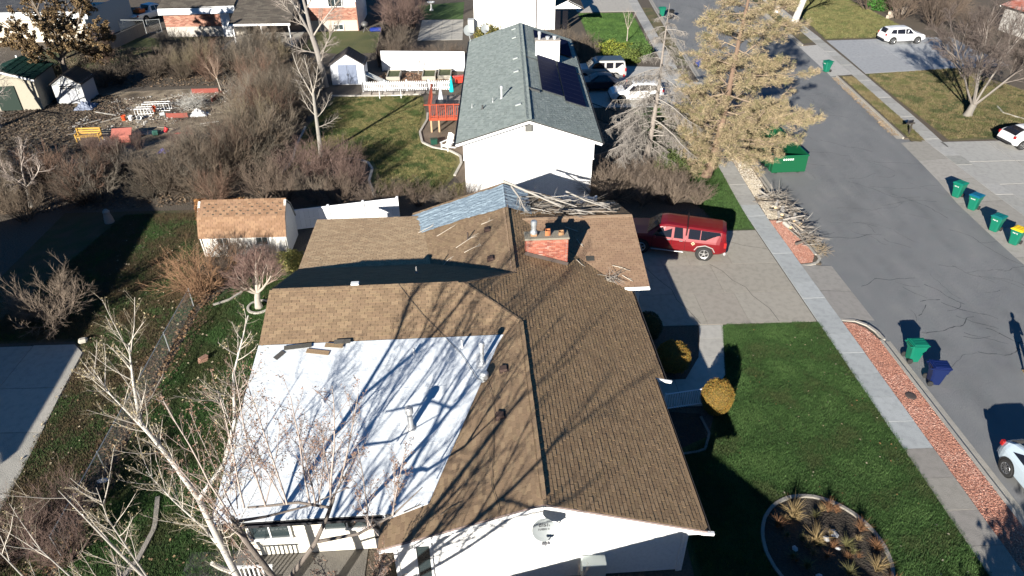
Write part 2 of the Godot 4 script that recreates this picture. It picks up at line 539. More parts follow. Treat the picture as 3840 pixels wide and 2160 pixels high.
	patchy([Vector2(14.3,-37.45), Vector2(16.6,-37.45), Vector2(16.66,-40), Vector2(16.9,-45), Vector2(17.9,-59), Vector2(13,-59.2), Vector2(12.5,-48), Vector2(14.3,-42)], 0.006,0.6, [Color(0.04,0.08,0.02), Color(0.06,0.11,0.03), Color(0.045,0.085,0.025)], 59,0.2, mb)
	setting("next_door_lawn", mb, M.turf)
	mb = MB.new()
	var tan_cols := [Color(0.06,0.075,0.028), Color(0.13,0.11,0.05), Color(0.17,0.135,0.07), Color(0.1,0.1,0.04), Color(0.075,0.09,0.03), Color(0.16,0.12,0.065)]
	patchy([Vector2(37.4,-67.1), Vector2(47.5,-68.6), Vector2(50,-60), Vector2(47,-51), Vector2(36.2,-50.4)], 0.006,0.7, tan_cols, 60,0.12, mb)
	patchy([Vector2(38.6,-79.4), Vector2(50,-80), Vector2(50,-104), Vector2(42,-106)], 0.006,0.8, tan_cols, 61,0.08, mb)
	patchy([Vector2(along(KR, -66.8) + 0.35,-66.8), Vector2(35.9,-66.6), Vector2(34.8,-54), Vector2(34.4,-50.2), Vector2(33.3,-50.6), Vector2(33.5,-53)], 0.006,0.6, tan_cols, 62,0.2, mb)
	patchy([Vector2(along(KR, -78) + 0.35,-78), Vector2(36.9,-78.6), Vector2(38.3,-99), Vector2(41,-130), Vector2(39.4,-130), Vector2(36.6,-99)], 0.006,0.8, tan_cols, 63,0.2, mb)
	patchy([Vector2(along(KL, -74) - 0.35,-71), Vector2(along(SL, -72) + 1.25,-71), Vector2(along(SL, -96) + 1.25,-96), Vector2(along(KL, -96) - 0.35,-96)], 0.006,0.6, tan_cols, 64,0.2, mb)
	setting("dry_lawn", mb, M.turf)
	# dirt of the work yard and planting beds
	mb = MB.new()
	patchy([Vector2(-37,-50), Vector2(-22.5,-50), Vector2(-20.5,-58), Vector2(-22,-67), Vector2(-34,-66), Vector2(-38,-60)], 0.006,0.5, [Color(0.08,0.06,0.04), Color(0.24,0.185,0.125), Color(0.37,0.3,0.21), Color(0.12,0.09,0.06), Color(0.33,0.265,0.185), Color(0.08,0.06,0.043)], 65,0.16, mb)
	patchy([Vector2(-4.9,-54.3), Vector2(-4.5,-57.3), Vector2(-4.6,-59), Vector2(-1.2,-60), Vector2(-1.0,-43.4), Vector2(-2.0,-46.2), Vector2(-1.5,-48.4), Vector2(-1.6,-49.7), Vector2(-2.5,-50.9), Vector2(-3.7,-51.5), Vector2(-4.6,-52.5)], 0.007,0.4, [Color(0.1,0.075,0.055), Color(0.17,0.13,0.095), Color(0.22,0.17,0.125)], 66,0.3, mb)
	patchy([Vector2(-13.1,-48.5), Vector2(-11.2,-49.3), Vector2(-9.5,-49.4), Vector2(-8.5,-48.6), Vector2(-8.0,-47.7), Vector2(-8.0,-45.6), Vector2(-7.4,-43.2), Vector2(-14,-43)], 0.007,0.4, [Color(0.07,0.055,0.04), Color(0.12,0.09,0.065)], 67,0.3, mb)
	patchy(Array(bed), 0.009,0.3, [Color(0.03,0.026,0.02), Color(0.055,0.043,0.032), Color(0.07,0.055,0.04)], 68,0.5, mb)
	patchy([Vector2(6.2,-19.6), Vector2(8.8,-19.8), Vector2(9.0,-21.8), Vector2(6.2,-22.2)], 0.007,0.3, [Color(0.03,0.026,0.02), Color(0.055,0.043,0.032)], 69,0.5, mb)
	setting("bare_soil", mb, M.earth)

	# ------------------------------------------------ pavements
	var cs := [Color(0.36,0.352,0.33), Color(0.385,0.378,0.36), Color(0.335,0.328,0.305), Color(0.37,0.362,0.34)]
	var cnew := [Color(0.37,0.385,0.385), Color(0.395,0.41,0.41), Color(0.36,0.375,0.375)]
	var cold := [Color(0.285,0.265,0.235), Color(0.265,0.247,0.22)]
	mb = mk(Color(0.1,0.09,0.08))
	strip(SL, 0.0, SL, 1.2,20,-130,0.012, mb)
	var sw := setting("sidewalk", mb, M.earth)
	z = 8.0
	var i := 0
	while z > -112:
		var step := 1.52
		var zz := z - step
		mb = MB.new()
		var newish := z < -18.6 and z > -40.5
		mb.k = (cnew if newish else (cold if z > -20 else cs))[i % (3 if newish else 2)]
		var h := 0.036 + 0.004 * ((i * 5) % 3)
		mb.slab([Vector2(along(SL, z), z - 0.008), Vector2(along(SL, z) + 1.2, z - 0.008), Vector2(along(SL, zz) + 1.2, zz + 0.008), Vector2(along(SL, zz), zz + 0.008)], 0.0, h)
		part(sw, "slab", mb, M.concrete)
		z = zz
		i += 1
	mb = mk(Color(0.1,0.09,0.08))
	strip(SR, 0.0, SR, 1.2,10,-130,0.012, mb)
	var sr := setting("sidewalk", mb, M.earth)
	z = -30.0
	i = 0
	while z > -112:
		var zz := z - 1.6
		mb = mk(dim(cs[(i * 3) % 4], 0.9 if i % 5 == 0 else 1.0))
		mb.slab([Vector2(along(SR, z), z - 0.012), Vector2(along(SR, z) + 1.2, z - 0.012), Vector2(along(SR, zz) + 1.2, zz + 0.012), Vector2(along(SR, zz), zz + 0.012)], 0.0,0.034 + 0.006 * ((i * 5) % 3))
		part(sr, "slab", mb, M.concrete)
		z = zz
		i += 1
	# our driveway: nine slabs, then the ramp through the kerb
	mb = mk(Color(0.12,0.11,0.1))
	mb.slab([Vector2(7.2,-28.0), Vector2(16.6,-27.95), Vector2(16.6,-37.35), Vector2(7.2,-37.5)], 0.0,0.014)
	var dw := setting("driveway", mb, M.earth)
	var xs := [[7.2,11.05,13.2,16.58], [7.2,10.05,12.7,16.58], [7.2,11.6,14.0,16.58]]
	var zs := [-28.0,-30.75,-33.6,-37.35]
	var dl := []
	for r in 3:
		for q in 3:
			var x0: float = xs[r][q] + 0.008; var x1: float = xs[r][q + 1] - 0.008
			dl.append([Vector2(x0, zs[r] - 0.008), Vector2(x1, zs[r] - 0.008), Vector2(x1, zs[r + 1] + 0.008), Vector2(x0, zs[r + 1] + 0.008)])
	slabs(dw, "slab", dl, 0.034,0.03, [Color(0.33,0.302,0.258), Color(0.315,0.288,0.245), Color(0.345,0.315,0.27), Color(0.322,0.293,0.25)], M.concrete)
	mb = mk(Color(0.055,0.05,0.045))
	for cp in [[Vector2(9.0,-33.5), Vector2(9.3,-32.6), Vector2(9.6,-31.9), Vector2(9.95,-31.2), Vector2(10.0,-30.2), Vector2(10.4,-29.2), Vector2(10.7,-28.1)], [Vector2(12.7,-33.6), Vector2(13.2,-32.9), Vector2(13.5,-31.9), Vector2(14.0,-31.2), Vector2(14.1,-30.4), Vector2(14.6,-29.2), Vector2(14.7,-28.1)], [Vector2(14.1,-36.4), Vector2(15.2,-35.6), Vector2(16.5,-35.1)]]:
		for q in cp.size() - 1:
			var d: Vector2 = (cp[q + 1] - cp[q]).normalized()
			var s := Vector2(-d.y, d.x) * 0.012
			mb.quad(Vector3(cp[q].x - s.x, 0.038, cp[q].y - s.y), Vector3(cp[q].x + s.x, 0.038, cp[q].y + s.y), Vector3(cp[q + 1].x + s.x, 0.038, cp[q + 1].y + s.y), Vector3(cp[q + 1].x - s.x, 0.038, cp[q + 1].y - s.y))
	part(dw, "crack", mb, M.plain)
	var ramp := func(x0: float, x1: float, za: float, zb: float, col: Color, nodename: String, owner_node: Node) -> void:
		var r := mk(col)
		r.quad(Vector3(x0,0.03, za), Vector3(x1, LOW + 0.006, za), Vector3(x1, LOW + 0.006, zb), Vector3(x0,0.03, zb))
		part(owner_node, nodename, r, M.concrete)
	ramp.call(17.84,19.65,-28.1,-30.7, Color(0.3,0.282,0.255), "ramp_slab", dw)
	ramp.call(17.84,19.65,-30.72,-33.3, Color(0.315,0.298,0.27), "ramp_slab", dw)
	# path to the front door
	mb = mk(Color(0.1,0.09,0.08))
	mb.slab([Vector2(10.55,-27.98), Vector2(11.8,-27.98), Vector2(10.8,-24.2), Vector2(9.3,-22.2), Vector2(6.4,-22.3), Vector2(6.4,-24.1), Vector2(8.9,-24.0), Vector2(10.0,-25.7)], 0.0,0.016)
	var pa := setting("path", mb, M.earth)
	slabs(pa, "slab", [[Vector2(10.57,-27.96), Vector2(11.79,-27.96), Vector2(11.5,-26.9), Vector2(10.33,-26.9)], [Vector2(10.32,-26.88), Vector2(11.49,-26.88), Vector2(11.12,-25.5), Vector2(9.9,-25.5)], [Vector2(9.88,-25.48), Vector2(11.1,-25.48), Vector2(10.78,-24.22), Vector2(9.35,-22.25), Vector2(8.4,-22.26), Vector2(8.4,-24.0), Vector2(8.9,-24.0)], [Vector2(6.4,-22.32), Vector2(8.38,-22.26), Vector2(8.38,-24.0), Vector2(6.4,-24.08)]], 0.03,0.024, [Color(0.43,0.41,0.37), Color(0.41,0.39,0.35)], M.concrete)
	# kerbs: blocks with a gutter pan
	var kerb := func(f: Array, sgn: float, spans: Array, col: Color) -> void:
		for s in spans:
			var k := setting("kerb", MB_of_quad(f, sgn, s, col), M.concrete)
			var zz: float = s[0]
			while zz > s[1] + 0.05:
				var q: float = maxf(zz - 3.0, s[1])
				var a := mk(dim(col, R(0.92,1.05)))
				var x0 := along(f, zz) - sgn * 0.16; var x1 := along(f, q) - sgn * 0.16
				a.slab([Vector2(x0, zz - 0.006), Vector2(along(f, zz), zz - 0.006), Vector2(along(f, q), q + 0.006), Vector2(x1, q + 0.006)], LOW, 0.022)
				part(k, "kerb_stone", a, M.concrete)
				zz = q
	kerb.call(KL, 1.0, [[12.0,-26.4], [-34.4,-59.0], [-66.5,-110.0]], Color(0.36,0.335,0.295))
	kerb.call(KR, -1.0, [[-51.3,-66.8], [-77.6,-110.0]], Color(0.38,0.35,0.3))
	# kerb returns into the driveway
	for arc in [[Vector2(19.2,-26.4), Vector2(19.17,-27.0), Vector2(18.95,-27.55), Vector2(18.55,-27.9), Vector2(17.86,-28.02)], [Vector2(19.2,-34.4), Vector2(19.12,-33.95), Vector2(18.85,-33.6), Vector2(18.45,-33.42), Vector2(17.88,-33.36)]]:
		mb = mk(Color(0.37,0.345,0.3))
		for q in arc.size() - 1:
			var d: Vector2 = (arc[q + 1] - arc[q]).normalized()
			var s := Vector2(-d.y, d.x) * 0.15 * (1.0 if arc[0].y > -30 else -1.0) * -1.0
			mb.slab([arc[q], arc[q + 1], arc[q + 1] - s, arc[q] - s], LOW, 0.022)
		setting("kerb", mb, M.concrete)
	# driveways over the road
	mb = mk(Color(0.12,0.11,0.1))
	mb.slab([Vector2(37.4,-67.2), Vector2(53,-68.9), Vector2(53,-79.8), Vector2(38.5,-79.1)], 0.0,0.014)
	var df := setting("driveway", mb, M.earth)
	slabs(df, "slab", [[Vector2(37.45,-67.25), Vector2(43,-67.9), Vector2(43.3,-73.2), Vector2(38.0,-72.6)], [Vector2(43.02,-67.9), Vector2(52.9,-68.9), Vector2(52.9,-74.4), Vector2(43.32,-73.2)], [Vector2(38.0,-72.62), Vector2(43.3,-73.22), Vector2(43.6,-79.2), Vector2(38.55,-79.0)], [Vector2(43.32,-73.22), Vector2(52.9,-74.42), Vector2(52.9,-79.7), Vector2(43.62,-79.2)]], 0.034,0.03, [Color(0.33,0.34,0.35), Color(0.345,0.355,0.365), Color(0.335,0.345,0.355)], M.concrete)
	var rampR := func(za: float, zb: float, col: Color, owner_node: Node) -> void:
		var r := mk(col)
		r.quad(Vector3(along(KR, za) - 0.4, LOW + 0.006, za), Vector3(along(SR, za) - 0.01,0.03, za), Vector3(along(SR, zb) - 0.01,0.03, zb), Vector3(along(KR, zb) - 0.4, LOW + 0.006, zb))
		part(owner_node, "ramp_slab", r, M.concrete)
	rampR.call(-67.0,-72.2, Color(0.39,0.38,0.36), df)
	rampR.call(-72.22,-77.4, Color(0.4,0.39,0.37), df)
	mb = mk(Color(0.15,0.135,0.11))
	mb.slab([Vector2(35.3,-20), Vector2(60,-20), Vector2(60,-50.6), Vector2(36,-50.2)], 0.0,0.014)
	var dn := setting("driveway", mb, M.earth)
	var dls := []
	for r in 7:
		for q in 4:
			var z0 := -24.0 - r * 3.75; var x0 := 35.35 + q * 3.6
			dls.append([Vector2(x0, z0), Vector2(x0 + 3.55, z0), Vector2(x0 + 3.55, z0 - 3.68), Vector2(x0, z0 - 3.68)])
	slabs(dn, "slab", dls, 0.034,0.03, [Color(0.36,0.35,0.33), Color(0.335,0.327,0.305), Color(0.375,0.367,0.345)], M.concrete)
	for r in 9: rampR.call(-20.0 - r * 3.4,-20.0 - r * 3.4 - 3.38, [Color(0.31,0.295,0.265), Color(0.33,0.313,0.283), Color(0.285,0.27,0.24)][r % 3], dn)
	# the next driveway on our side
	mb = mk(Color(0.12,0.11,0.1))
	mb.slab([Vector2(8.2,-59.3), Vector2(17.9,-59.1), Vector2(18.5,-70.5), Vector2(8.5,-72)], 0.0,0.014)
	var dg := setting("driveway", mb, M.earth)
	slabs(dg, "slab", [[Vector2(8.25,-59.35), Vector2(13,-59.25), Vector2(13.2,-65), Vector2(8.35,-65.2)], [Vector2(13.02,-59.25), Vector2(17.85,-59.15), Vector2(18.15,-64.9), Vector2(13.22,-65)], [Vector2(8.35,-65.22), Vector2(13.2,-65.02), Vector2(13.5,-71.2), Vector2(8.5,-71.9)], [Vector2(13.22,-65.02), Vector2(18.15,-64.92), Vector2(18.45,-70.4), Vector2(13.52,-71.2)]], 0.034,0.03, [Color(0.42,0.41,0.385), Color(0.44,0.43,0.4)], M.concrete)
	ramp.call(along(SL, -62) + 1.21, along(KL, -62) + 0.45,-59.5,-66.0, Color(0.42,0.4,0.36), "ramp_slab", dg)
	mb = mk(Color(0.16,0.148,0.13))
	mb.slab([Vector2(-10.6,-8), Vector2(-4.4,-8), Vector2(-4.4,-15.9), Vector2(-10.6,-15.9)], 0.0,0.03)
	setting("patio", mb, M.concrete)
	# patio slabs of the yard on the left and far patio
	mb = mk(Color(0.1,0.09,0.08))
	mb.slab([Vector2(-30,-28.1), Vector2(-20.0,-28.05), Vector2(-19.35,-27.4), Vector2(-18.45,-20), Vector2(-17.9,-10), Vector2(-30,-10)], 0.0,0.014)
	var pl := setting("patio", mb, M.earth)
	slabs(pl, "slab", [[Vector2(-22.0,-28.05), Vector2(-20.05,-28.03), Vector2(-19.4,-27.38), Vector2(-19.1,-24.9), Vector2(-22.0,-24.95)], [Vector2(-19.1,-24.87), Vector2(-18.72,-22.1), Vector2(-22.0,-22.2), Vector2(-22.0,-24.92)], [Vector2(-18.7,-22.07), Vector2(-18.3,-18.9), Vector2(-22.0,-19.0), Vector2(-22.0,-22.17)], [Vector2(-18.28,-18.87), Vector2(-18.0,-15.9), Vector2(-22.0,-16.0), Vector2(-22.0,-18.97)], [Vector2(-22.03,-28.0), Vector2(-26.0,-28.0), Vector2(-26.0,-24.0), Vector2(-22.03,-24.0)], [Vector2(-22.03,-23.97), Vector2(-26,-23.97), Vector2(-26,-19.9), Vector2(-22.03,-19.9)]], 0.032,0.028, [Color(0.4,0.38,0.33), Color(0.43,0.4,0.35), Color(0.38,0.36,0.315)], M.concrete)
	mb = mk(Color(0.38,0.36,0.32))
	for q in 4:
		for r in 3:
			mb.slab([Vector2(-6.9 + q * 1.27,-91.2 + r * 3.1), Vector2(-5.65 + q * 1.27,-91.2 + r * 3.1), Vector2(-5.65 + q * 1.27,-88.15 + r * 3.1), Vector2(-6.9 + q * 1.27,-88.15 + r * 3.1)], 0.0,0.03)
	setting("patio", mb, M.concrete)
	mb = mk(Color(0.36,0.34,0.3))
	mb.slab([Vector2(-28,-79.5), Vector2(-20.3,-80), Vector2(-20.3,-87), Vector2(-28,-86)], 0.0,0.04)
	setting("patio", mb, M.concrete)
	# far cross street driveway behind the next house
	mb = mk(Color(0.4,0.38,0.34))
	mb.slab([Vector2(12.6,-94), Vector2(20,-94), Vector2(20.6,-103), Vector2(12.6,-104)], 0.0,0.03)
	setting("driveway", mb, M.concrete)

func MB_of_quad(f: Array, sgn: float, s: Array, col: Color) -> MB:
	var a := mk(dim(col, 0.96))
	var z: float = s[0]
	while z > s[1] + 0.05:
		var q: float = maxf(z - 3.0, s[1])
		var x0 := along(f, z); var x1 := along(f, q)
		a.quad(Vector3(x0, LOW + 0.02, z), Vector3(x0 + sgn * 0.42, LOW + 0.008, z), Vector3(x1 + sgn * 0.42, LOW + 0.008, q), Vector3(x1, LOW + 0.02, q))
		z = q
	return a

# ------------------------------------------------------------------ roofs laid with single shingles
var tabs := []        # [distance, parent, transform, mesh] of whole shingles that may stand singly
func spans_at(poly: Array, v: float) -> Array:
	var xs := []
	for i in poly.size():
		var a: Vector2 = poly[i]; var b: Vector2 = poly[(i + 1) % poly.size()]
		if (a.y <= v and b.y > v) or (b.y <= v and a.y > v):
			xs.append(a.x + (b.x - a.x) * (v - a.y) / (b.y - a.y))
	xs.sort()
	return xs

# poly in (u, v): u along the courses, v up the slope. U x V points out of the roof.
func shingle_slope(root: Node3D, slope: Node3D, O: Vector3, U: Vector3, V: Vector3, poly: Array, cols: Array, expo := 0.143, tab := 0.305, thick := 0.012, singly := true, gap := 0.013) -> void:
	var N := U.cross(V)
	if Geometry2D.is_polygon_clockwise(PackedVector2Array(poly)) != Geometry2D.is_polygon_clockwise(PackedVector2Array([Vector2(0,0), Vector2(1,0), Vector2(1,1)])): poly.reverse()
	var deckp := []
	for p in poly: deckp.append(O + U * p.x + V * p.y - N * 0.004)
	var dk := MB.new()
	dk.sheet(deckp, 0.1)
	part(slope, "roof_deck", dk, M.deck_felt)
	var vmin := 1e9; var vmax := -1e9
	for p in poly:
		vmin = minf(vmin, p.y); vmax = maxf(vmax, p.y)
	var mb := MB.new()
	var shapes := []
	var add := func(m: MB, a0: float, a1: float, b0: float, b1: float, v0: float, v1: float, t: float) -> void:
		# a0..a1 at the butt (v0), b0..b1 at the head (v1)
		var p0 := O + U * a0 + V * v0 + N * t
		var p1 := O + U * a1 + V * v0 + N * t
		var p2 := O + U * b1 + V * v1 + N * 0.002
		var p3 := O + U * b0 + V * v1 + N * 0.002
		var d := -N * t
		m.quad(p0, p1, p2, p3)
		m.quad(p0 + d, p1 + d, p1, p0)
		m.quad(p0 + d, p0, p3, p3 - N * 0.002)
		m.quad(p1, p1 + d, p2 - N * 0.002, p2)
	if singly:
		for ci in cols.size():
			var s := mk(cols[ci])
			var w := tab - gap; var e := expo * 1.08; var t := thick
			s.quad(Vector3(0,0, t), Vector3(w, 0, t), Vector3(w, e, 0.002), Vector3(0, e, 0.002))
			s.quad(Vector3(0,0,0), Vector3(w, 0,0), Vector3(w, 0, t), Vector3(0,0, t))
			s.quad(Vector3(0,0,0), Vector3(0,0, t), Vector3(0, e, 0.002), Vector3(0, e, 0))
			s.quad(Vector3(w, 0, t), Vector3(w, 0,0), Vector3(w, e, 0), Vector3(w, e, 0.002))
			shapes.append(s.mesh(M.shingle))
	var B := Basis(U, V, N)
	var row := 0
	var v := vmin
	while v < vmax - 0.01:
		var v1 := minf(v + expo * 1.08, vmax)
		var mid := spans_at(poly, (v + minf(v + expo, vmax)) * 0.5)
		var s0 := spans_at(poly, v + 0.002)
		var s1 := spans_at(poly, v1 - 0.002)
		if s0.size() != mid.size(): s0 = mid
		if s1.size() != mid.size(): s1 = mid
		for q in range(0, mid.size() - 1,2):
			var off := (row % 2) * tab * 0.5 + R(-0.03,0.03)
			var L := floorf(minf(minf(s0[q], s1[q]), mid[q]) / tab) * tab - tab + off
			var end := maxf(maxf(s0[q + 1], s1[q + 1]), mid[q + 1])
			var u := L
			while u < end:
				var a0 := maxf(u, s0[q]); var a1 := minf(u + tab - gap, s0[q + 1])
				var b0 := maxf(u, s1[q]); var b1 := minf(u + tab - gap, s1[q + 1])
				var ci := rng.randi() % cols.size()
				var jt := thick * R(0.6,1.5)
				if a1 - a0 > tab - gap - 0.004 and b1 - b0 > tab - gap - 0.004 and singly:
					var vj := v + R(-0.006,0.004)
					var X := Transform3D(Basis(U, V, N * (jt / thick)), O + U * u + V * vj)
					var wp := root.transform * (X.origin)
					tabs.append([wp.distance_to(EYE), slope, X, shapes[ci], cols[ci], mb, U, V, N, u, vj, jt, O, tab, expo, gap])
				elif a1 > a0 + 0.004 or b1 > b0 + 0.004:
					mb.k = cols[ci]
					add.call(mb, minf(a0, a1), maxf(a0, a1), minf(b0, b1), maxf(b0, b1), v, v1, jt)
				u += tab
		v += expo
		row += 1
	slope.set_meta("rest", 1)
	pend.append([slope, mb])

var pend := []
# the 300 nearest shingles of a house stand as parts of their own, the rest as one part per slope
func finish_shingles(most := 300) -> void:
	tabs.sort_custom(func(a, b): return a[0] < b[0])
	for i in tabs.size():
		var t: Array = tabs[i]
		if i < most:
			var o := MeshInstance3D.new()
			o.name = "shingle"
			o.mesh = t[3]
			o.transform = t[2]
			t[1].add_child(o, true)
		else:
			var m: MB = t[5]
			m.k = t[4]
			var O: Vector3 = t[12]; var U: Vector3 = t[6]; var V: Vector3 = t[7]; var N: Vector3 = t[8]
			var w: float = t[13] - t[15]
			var e: float = t[14] * 1.08
			var p0: Vector3 = O + U * t[9] + V * t[10] + N * t[11]
			var p1: Vector3 = p0 + U * w
			var p3: Vector3 = O + U * t[9] + V * (t[10] + e) + N * 0.002
			var p2: Vector3 = p3 + U * w
			var d: Vector3 = -N * t[11]
			m.quad(p0, p1, p2, p3)
			m.quad(p0 + d, p1 + d, p1, p0)
			m.quad(p0 + d, p0, p3, p3 - N * 0.002)
			m.quad(p1, p1 + d, p2 - N * 0.002, p2)
	for p in pend:
		p[0].remove_meta("rest")
		if p[1].v.size(): part(p[0], "shingles", p[1], M.shingle, "stuff")
	tabs = []
	pend = []

func slope_part(root: Node3D, called: String) -> Node3D:
	var o := Node3D.new()
	o.name = called
	root.add_child(o, true)
	return o

# bent cap pieces along a ridge or hip from A to B; sides fall along d1 and d2
func caps(parent: Node, A: Vector3, B: Vector3, d1: Vector3, d2: Vector3, cols: Array, w := 0.15, step := 0.14) -> void:
	var f := (B - A).normalized()
	var L := (B - A).length()
	var mb := MB.new()
	var s := 0.0
	while s < L - 0.02:
		var e := minf(s + step * 1.06, L)
		mb.k = cols[rng.randi() % cols.size()]
		var a := A + f * s + Vector3(0,0.014,0); var b := A + f * e + Vector3(0,0.008,0)
		for d in [d1, d2]:
			var dn: Vector3 = (d as Vector3).normalized() * (w * 0.75 if d == d1 else w) + Vector3(0,0.01 if d == d1 else 0.0,0)
			var q0: Vector3 = a; var q1: Vector3 = b; var q2: Vector3 = b + dn; var q3: Vector3 = a + dn
			if (q1 - q0).cross(q2 - q0).y > 0: mb.quad(q0, q1, q2, q3)
			else: mb.quad(q3, q2, q1, q0)
			mb.quad(q3, q0, q0 - Vector3(0,0.01,0), q3 - Vector3(0,0.01,0))
			mb.quad(q3, q2, q2 - Vector3(0,0.014,0), q3 - Vector3(0,0.014,0))
		s += step
	part(parent, "ridge_cap", mb, M.shingle)

# horizontal lap siding between two x (or any straight line) under a top line given by heights
func siding(parent: Node, called: String, a: Vector3, b: Vector3, y0: float, tops: Array, col: Color, expo := 0.2) -> void:
	# wall from a to b (y ignored), outward = (b-a) x up ; tops = [[s, y], ...] along the wall 0..1
	var f := Vector3(b.x - a.x, 0, b.z - a.z)
	var L := f.length()
	f /= L
	var out := f.cross(Vector3.UP)
	var o := Vector3(a.x, 0, a.z)
	var ymax := 0.0
	var poly := [Vector2(0, y0), Vector2(L, y0)]
	for i in range(tops.size() - 1,-1,-1):
		poly.append(Vector2(tops[i][0] * L, tops[i][1]))
		ymax = maxf(ymax, tops[i][1])
	var mb := mk(col)
	var y := y0
	while y < ymax - 0.005:
		var y1 := minf(y + expo, ymax)
		var s0 := spans_at(poly, y + 0.001)
		var s1 := spans_at(poly, y1 - 0.001)
		if s0.size() >= 2:
			if s1.size() < 2: s1 = [(s0[0] + s0[1]) * 0.5, (s0[0] + s0[1]) * 0.5]
			var p0: Vector3 = o + f * s0[0] + Vector3(0, y, 0); var p1: Vector3 = o + f * s0[1] + Vector3(0, y, 0)
			var p2: Vector3 = o + f * s1[1] + Vector3(0, y1,0); var p3: Vector3 = o + f * s1[0] + Vector3(0, y1,0)
			mb.quad(p0 + out * 0.022, p1 + out * 0.022, p2 + out * 0.006, p3 + out * 0.006)
			mb.quad(p0, p1, p1 + out * 0.022, p0 + out * 0.022)
		y += expo
	part(parent, called, mb, M.paint, "stuff")

func window(parent: Node, c: Vector3, out: Vector3, w: float, h: float, frame: Color, panes := 2, glass: Material = null, fw := 0.07) -> MeshInstance3D:
	# c: centre on the wall
	var r := Vector3.UP.cross(out).normalized()
	var B := Basis(r, Vector3.UP, out)
	var mb := mk(frame)
	mb.cbox(c + B * Vector3(0, h / 2 + fw / 2,0.04), Vector3(w + fw * 2, fw, 0.1), 0.008, B)
	mb.cbox(c + B * Vector3(0,-h / 2 - fw / 2,0.05), Vector3(w + fw * 2.4, fw, 0.12), 0.008, B)
	for s in [-1,1]: mb.cbox(c + B * Vector3(s * (w / 2 + fw / 2), 0,0.04), Vector3(fw, h, 0.1), 0.008, B)
	for i in range(1, panes): mb.box(c + B * Vector3(-w / 2 + w * i / panes, 0,0.045), Vector3(0.045, h, 0.05), B)
	var o := part(parent, "window", mb, M.paint)
	for i in panes:
		var g := mk(Color(0.03,0.04,0.045))
		g.box(c + B * Vector3(-w / 2 + w * (i + 0.5) / panes, 0,0.036), Vector3(w / panes - 0.002, h, 0.012), B)
		part(o, "pane", g, glass if glass else M.dark_glass)
	return o

func gutter(parent: Node, a: Vector3, b: Vector3, col: Color, called := "gutter") -> void:
	var mb := mk(col)
	var f := (b - a).normalized()
	var r := f.cross(Vector3.UP)
	mb.bar(a + Vector3(0,-0.11,0), b + Vector3(0,-0.11,0), 0.12,0.012)
	mb.bar(a + r * 0.055 + Vector3(0,-0.06,0), b + r * 0.055 + Vector3(0,-0.06,0), 0.012,0.11)
	mb.bar(a - r * 0.055 + Vector3(0,-0.06,0), b - r * 0.055 + Vector3(0,-0.06,0), 0.012,0.11)
	part(parent, called, mb, M.plastic)

func hv(x: float, n: float, h: float) -> Vector3: return Vector3(x, h, -n)

func roof_vent(root: Node3D, at: Vector3, N: Vector3, col: Color, s := 0.3) -> void:
	var mb := mk(col)
	var z := N
	var x := Vector3.UP.cross(N).normalized()
	var B := Basis(x, z.cross(x).normalized(), z)
	mb.cbox(at + N * 0.01, Vector3(s * 1.5, s * 1.5,0.012), 0.004, B)
	# hood: tilted wedge
	var q := []
	for p in [[-0.5,-0.5,0.0], [0.5,-0.5,0.0], [0.5,0.5,0.0], [-0.5,0.5,0.0], [-0.5,-0.5,0.55], [0.5,-0.5,0.55], [0.45,0.5,0.35], [-0.45,0.5,0.35]]:
		q.append(at + B * Vector3(p[0] * s, p[1] * s, p[2] * s))
	mb.quad(q[4], q[5], q[6], q[7]); mb.quad(q[0], q[1], q[5], q[4]); mb.quad(q[1], q[2], q[6], q[5]); mb.quad(q[2], q[3], q[7], q[6]); mb.quad(q[3], q[0], q[4], q[7])
	part(root, "roof_vent", mb, M.plain)

func pipe(root: Node3D, called: String, at: Vector3, h: float, r: float, col: Color, cap := false, m: Material = null) -> void:
	var mb := mk(col)
	var pr := [Vector2(r * 2.2,-0.08), Vector2(r * 2.0,0.02), Vector2(r * 1.25,0.1), Vector2(r, 0.12), Vector2(r, h)]
	if cap: pr.append_array([Vector2(r * 1.5, h), Vector2(r * 1.5, h + r * 1.8), Vector2(r * 1.1, h + r * 2.4), Vector2(0, h + r * 2.6)])
	else: pr.append_array([Vector2(r * 0.8, h), Vector2(r * 0.8, h - 0.1), Vector2(0, h - 0.1)])
	mb.lathe(pr, at, 14)
	part(root, called, mb, m if m else M.dull_metal)

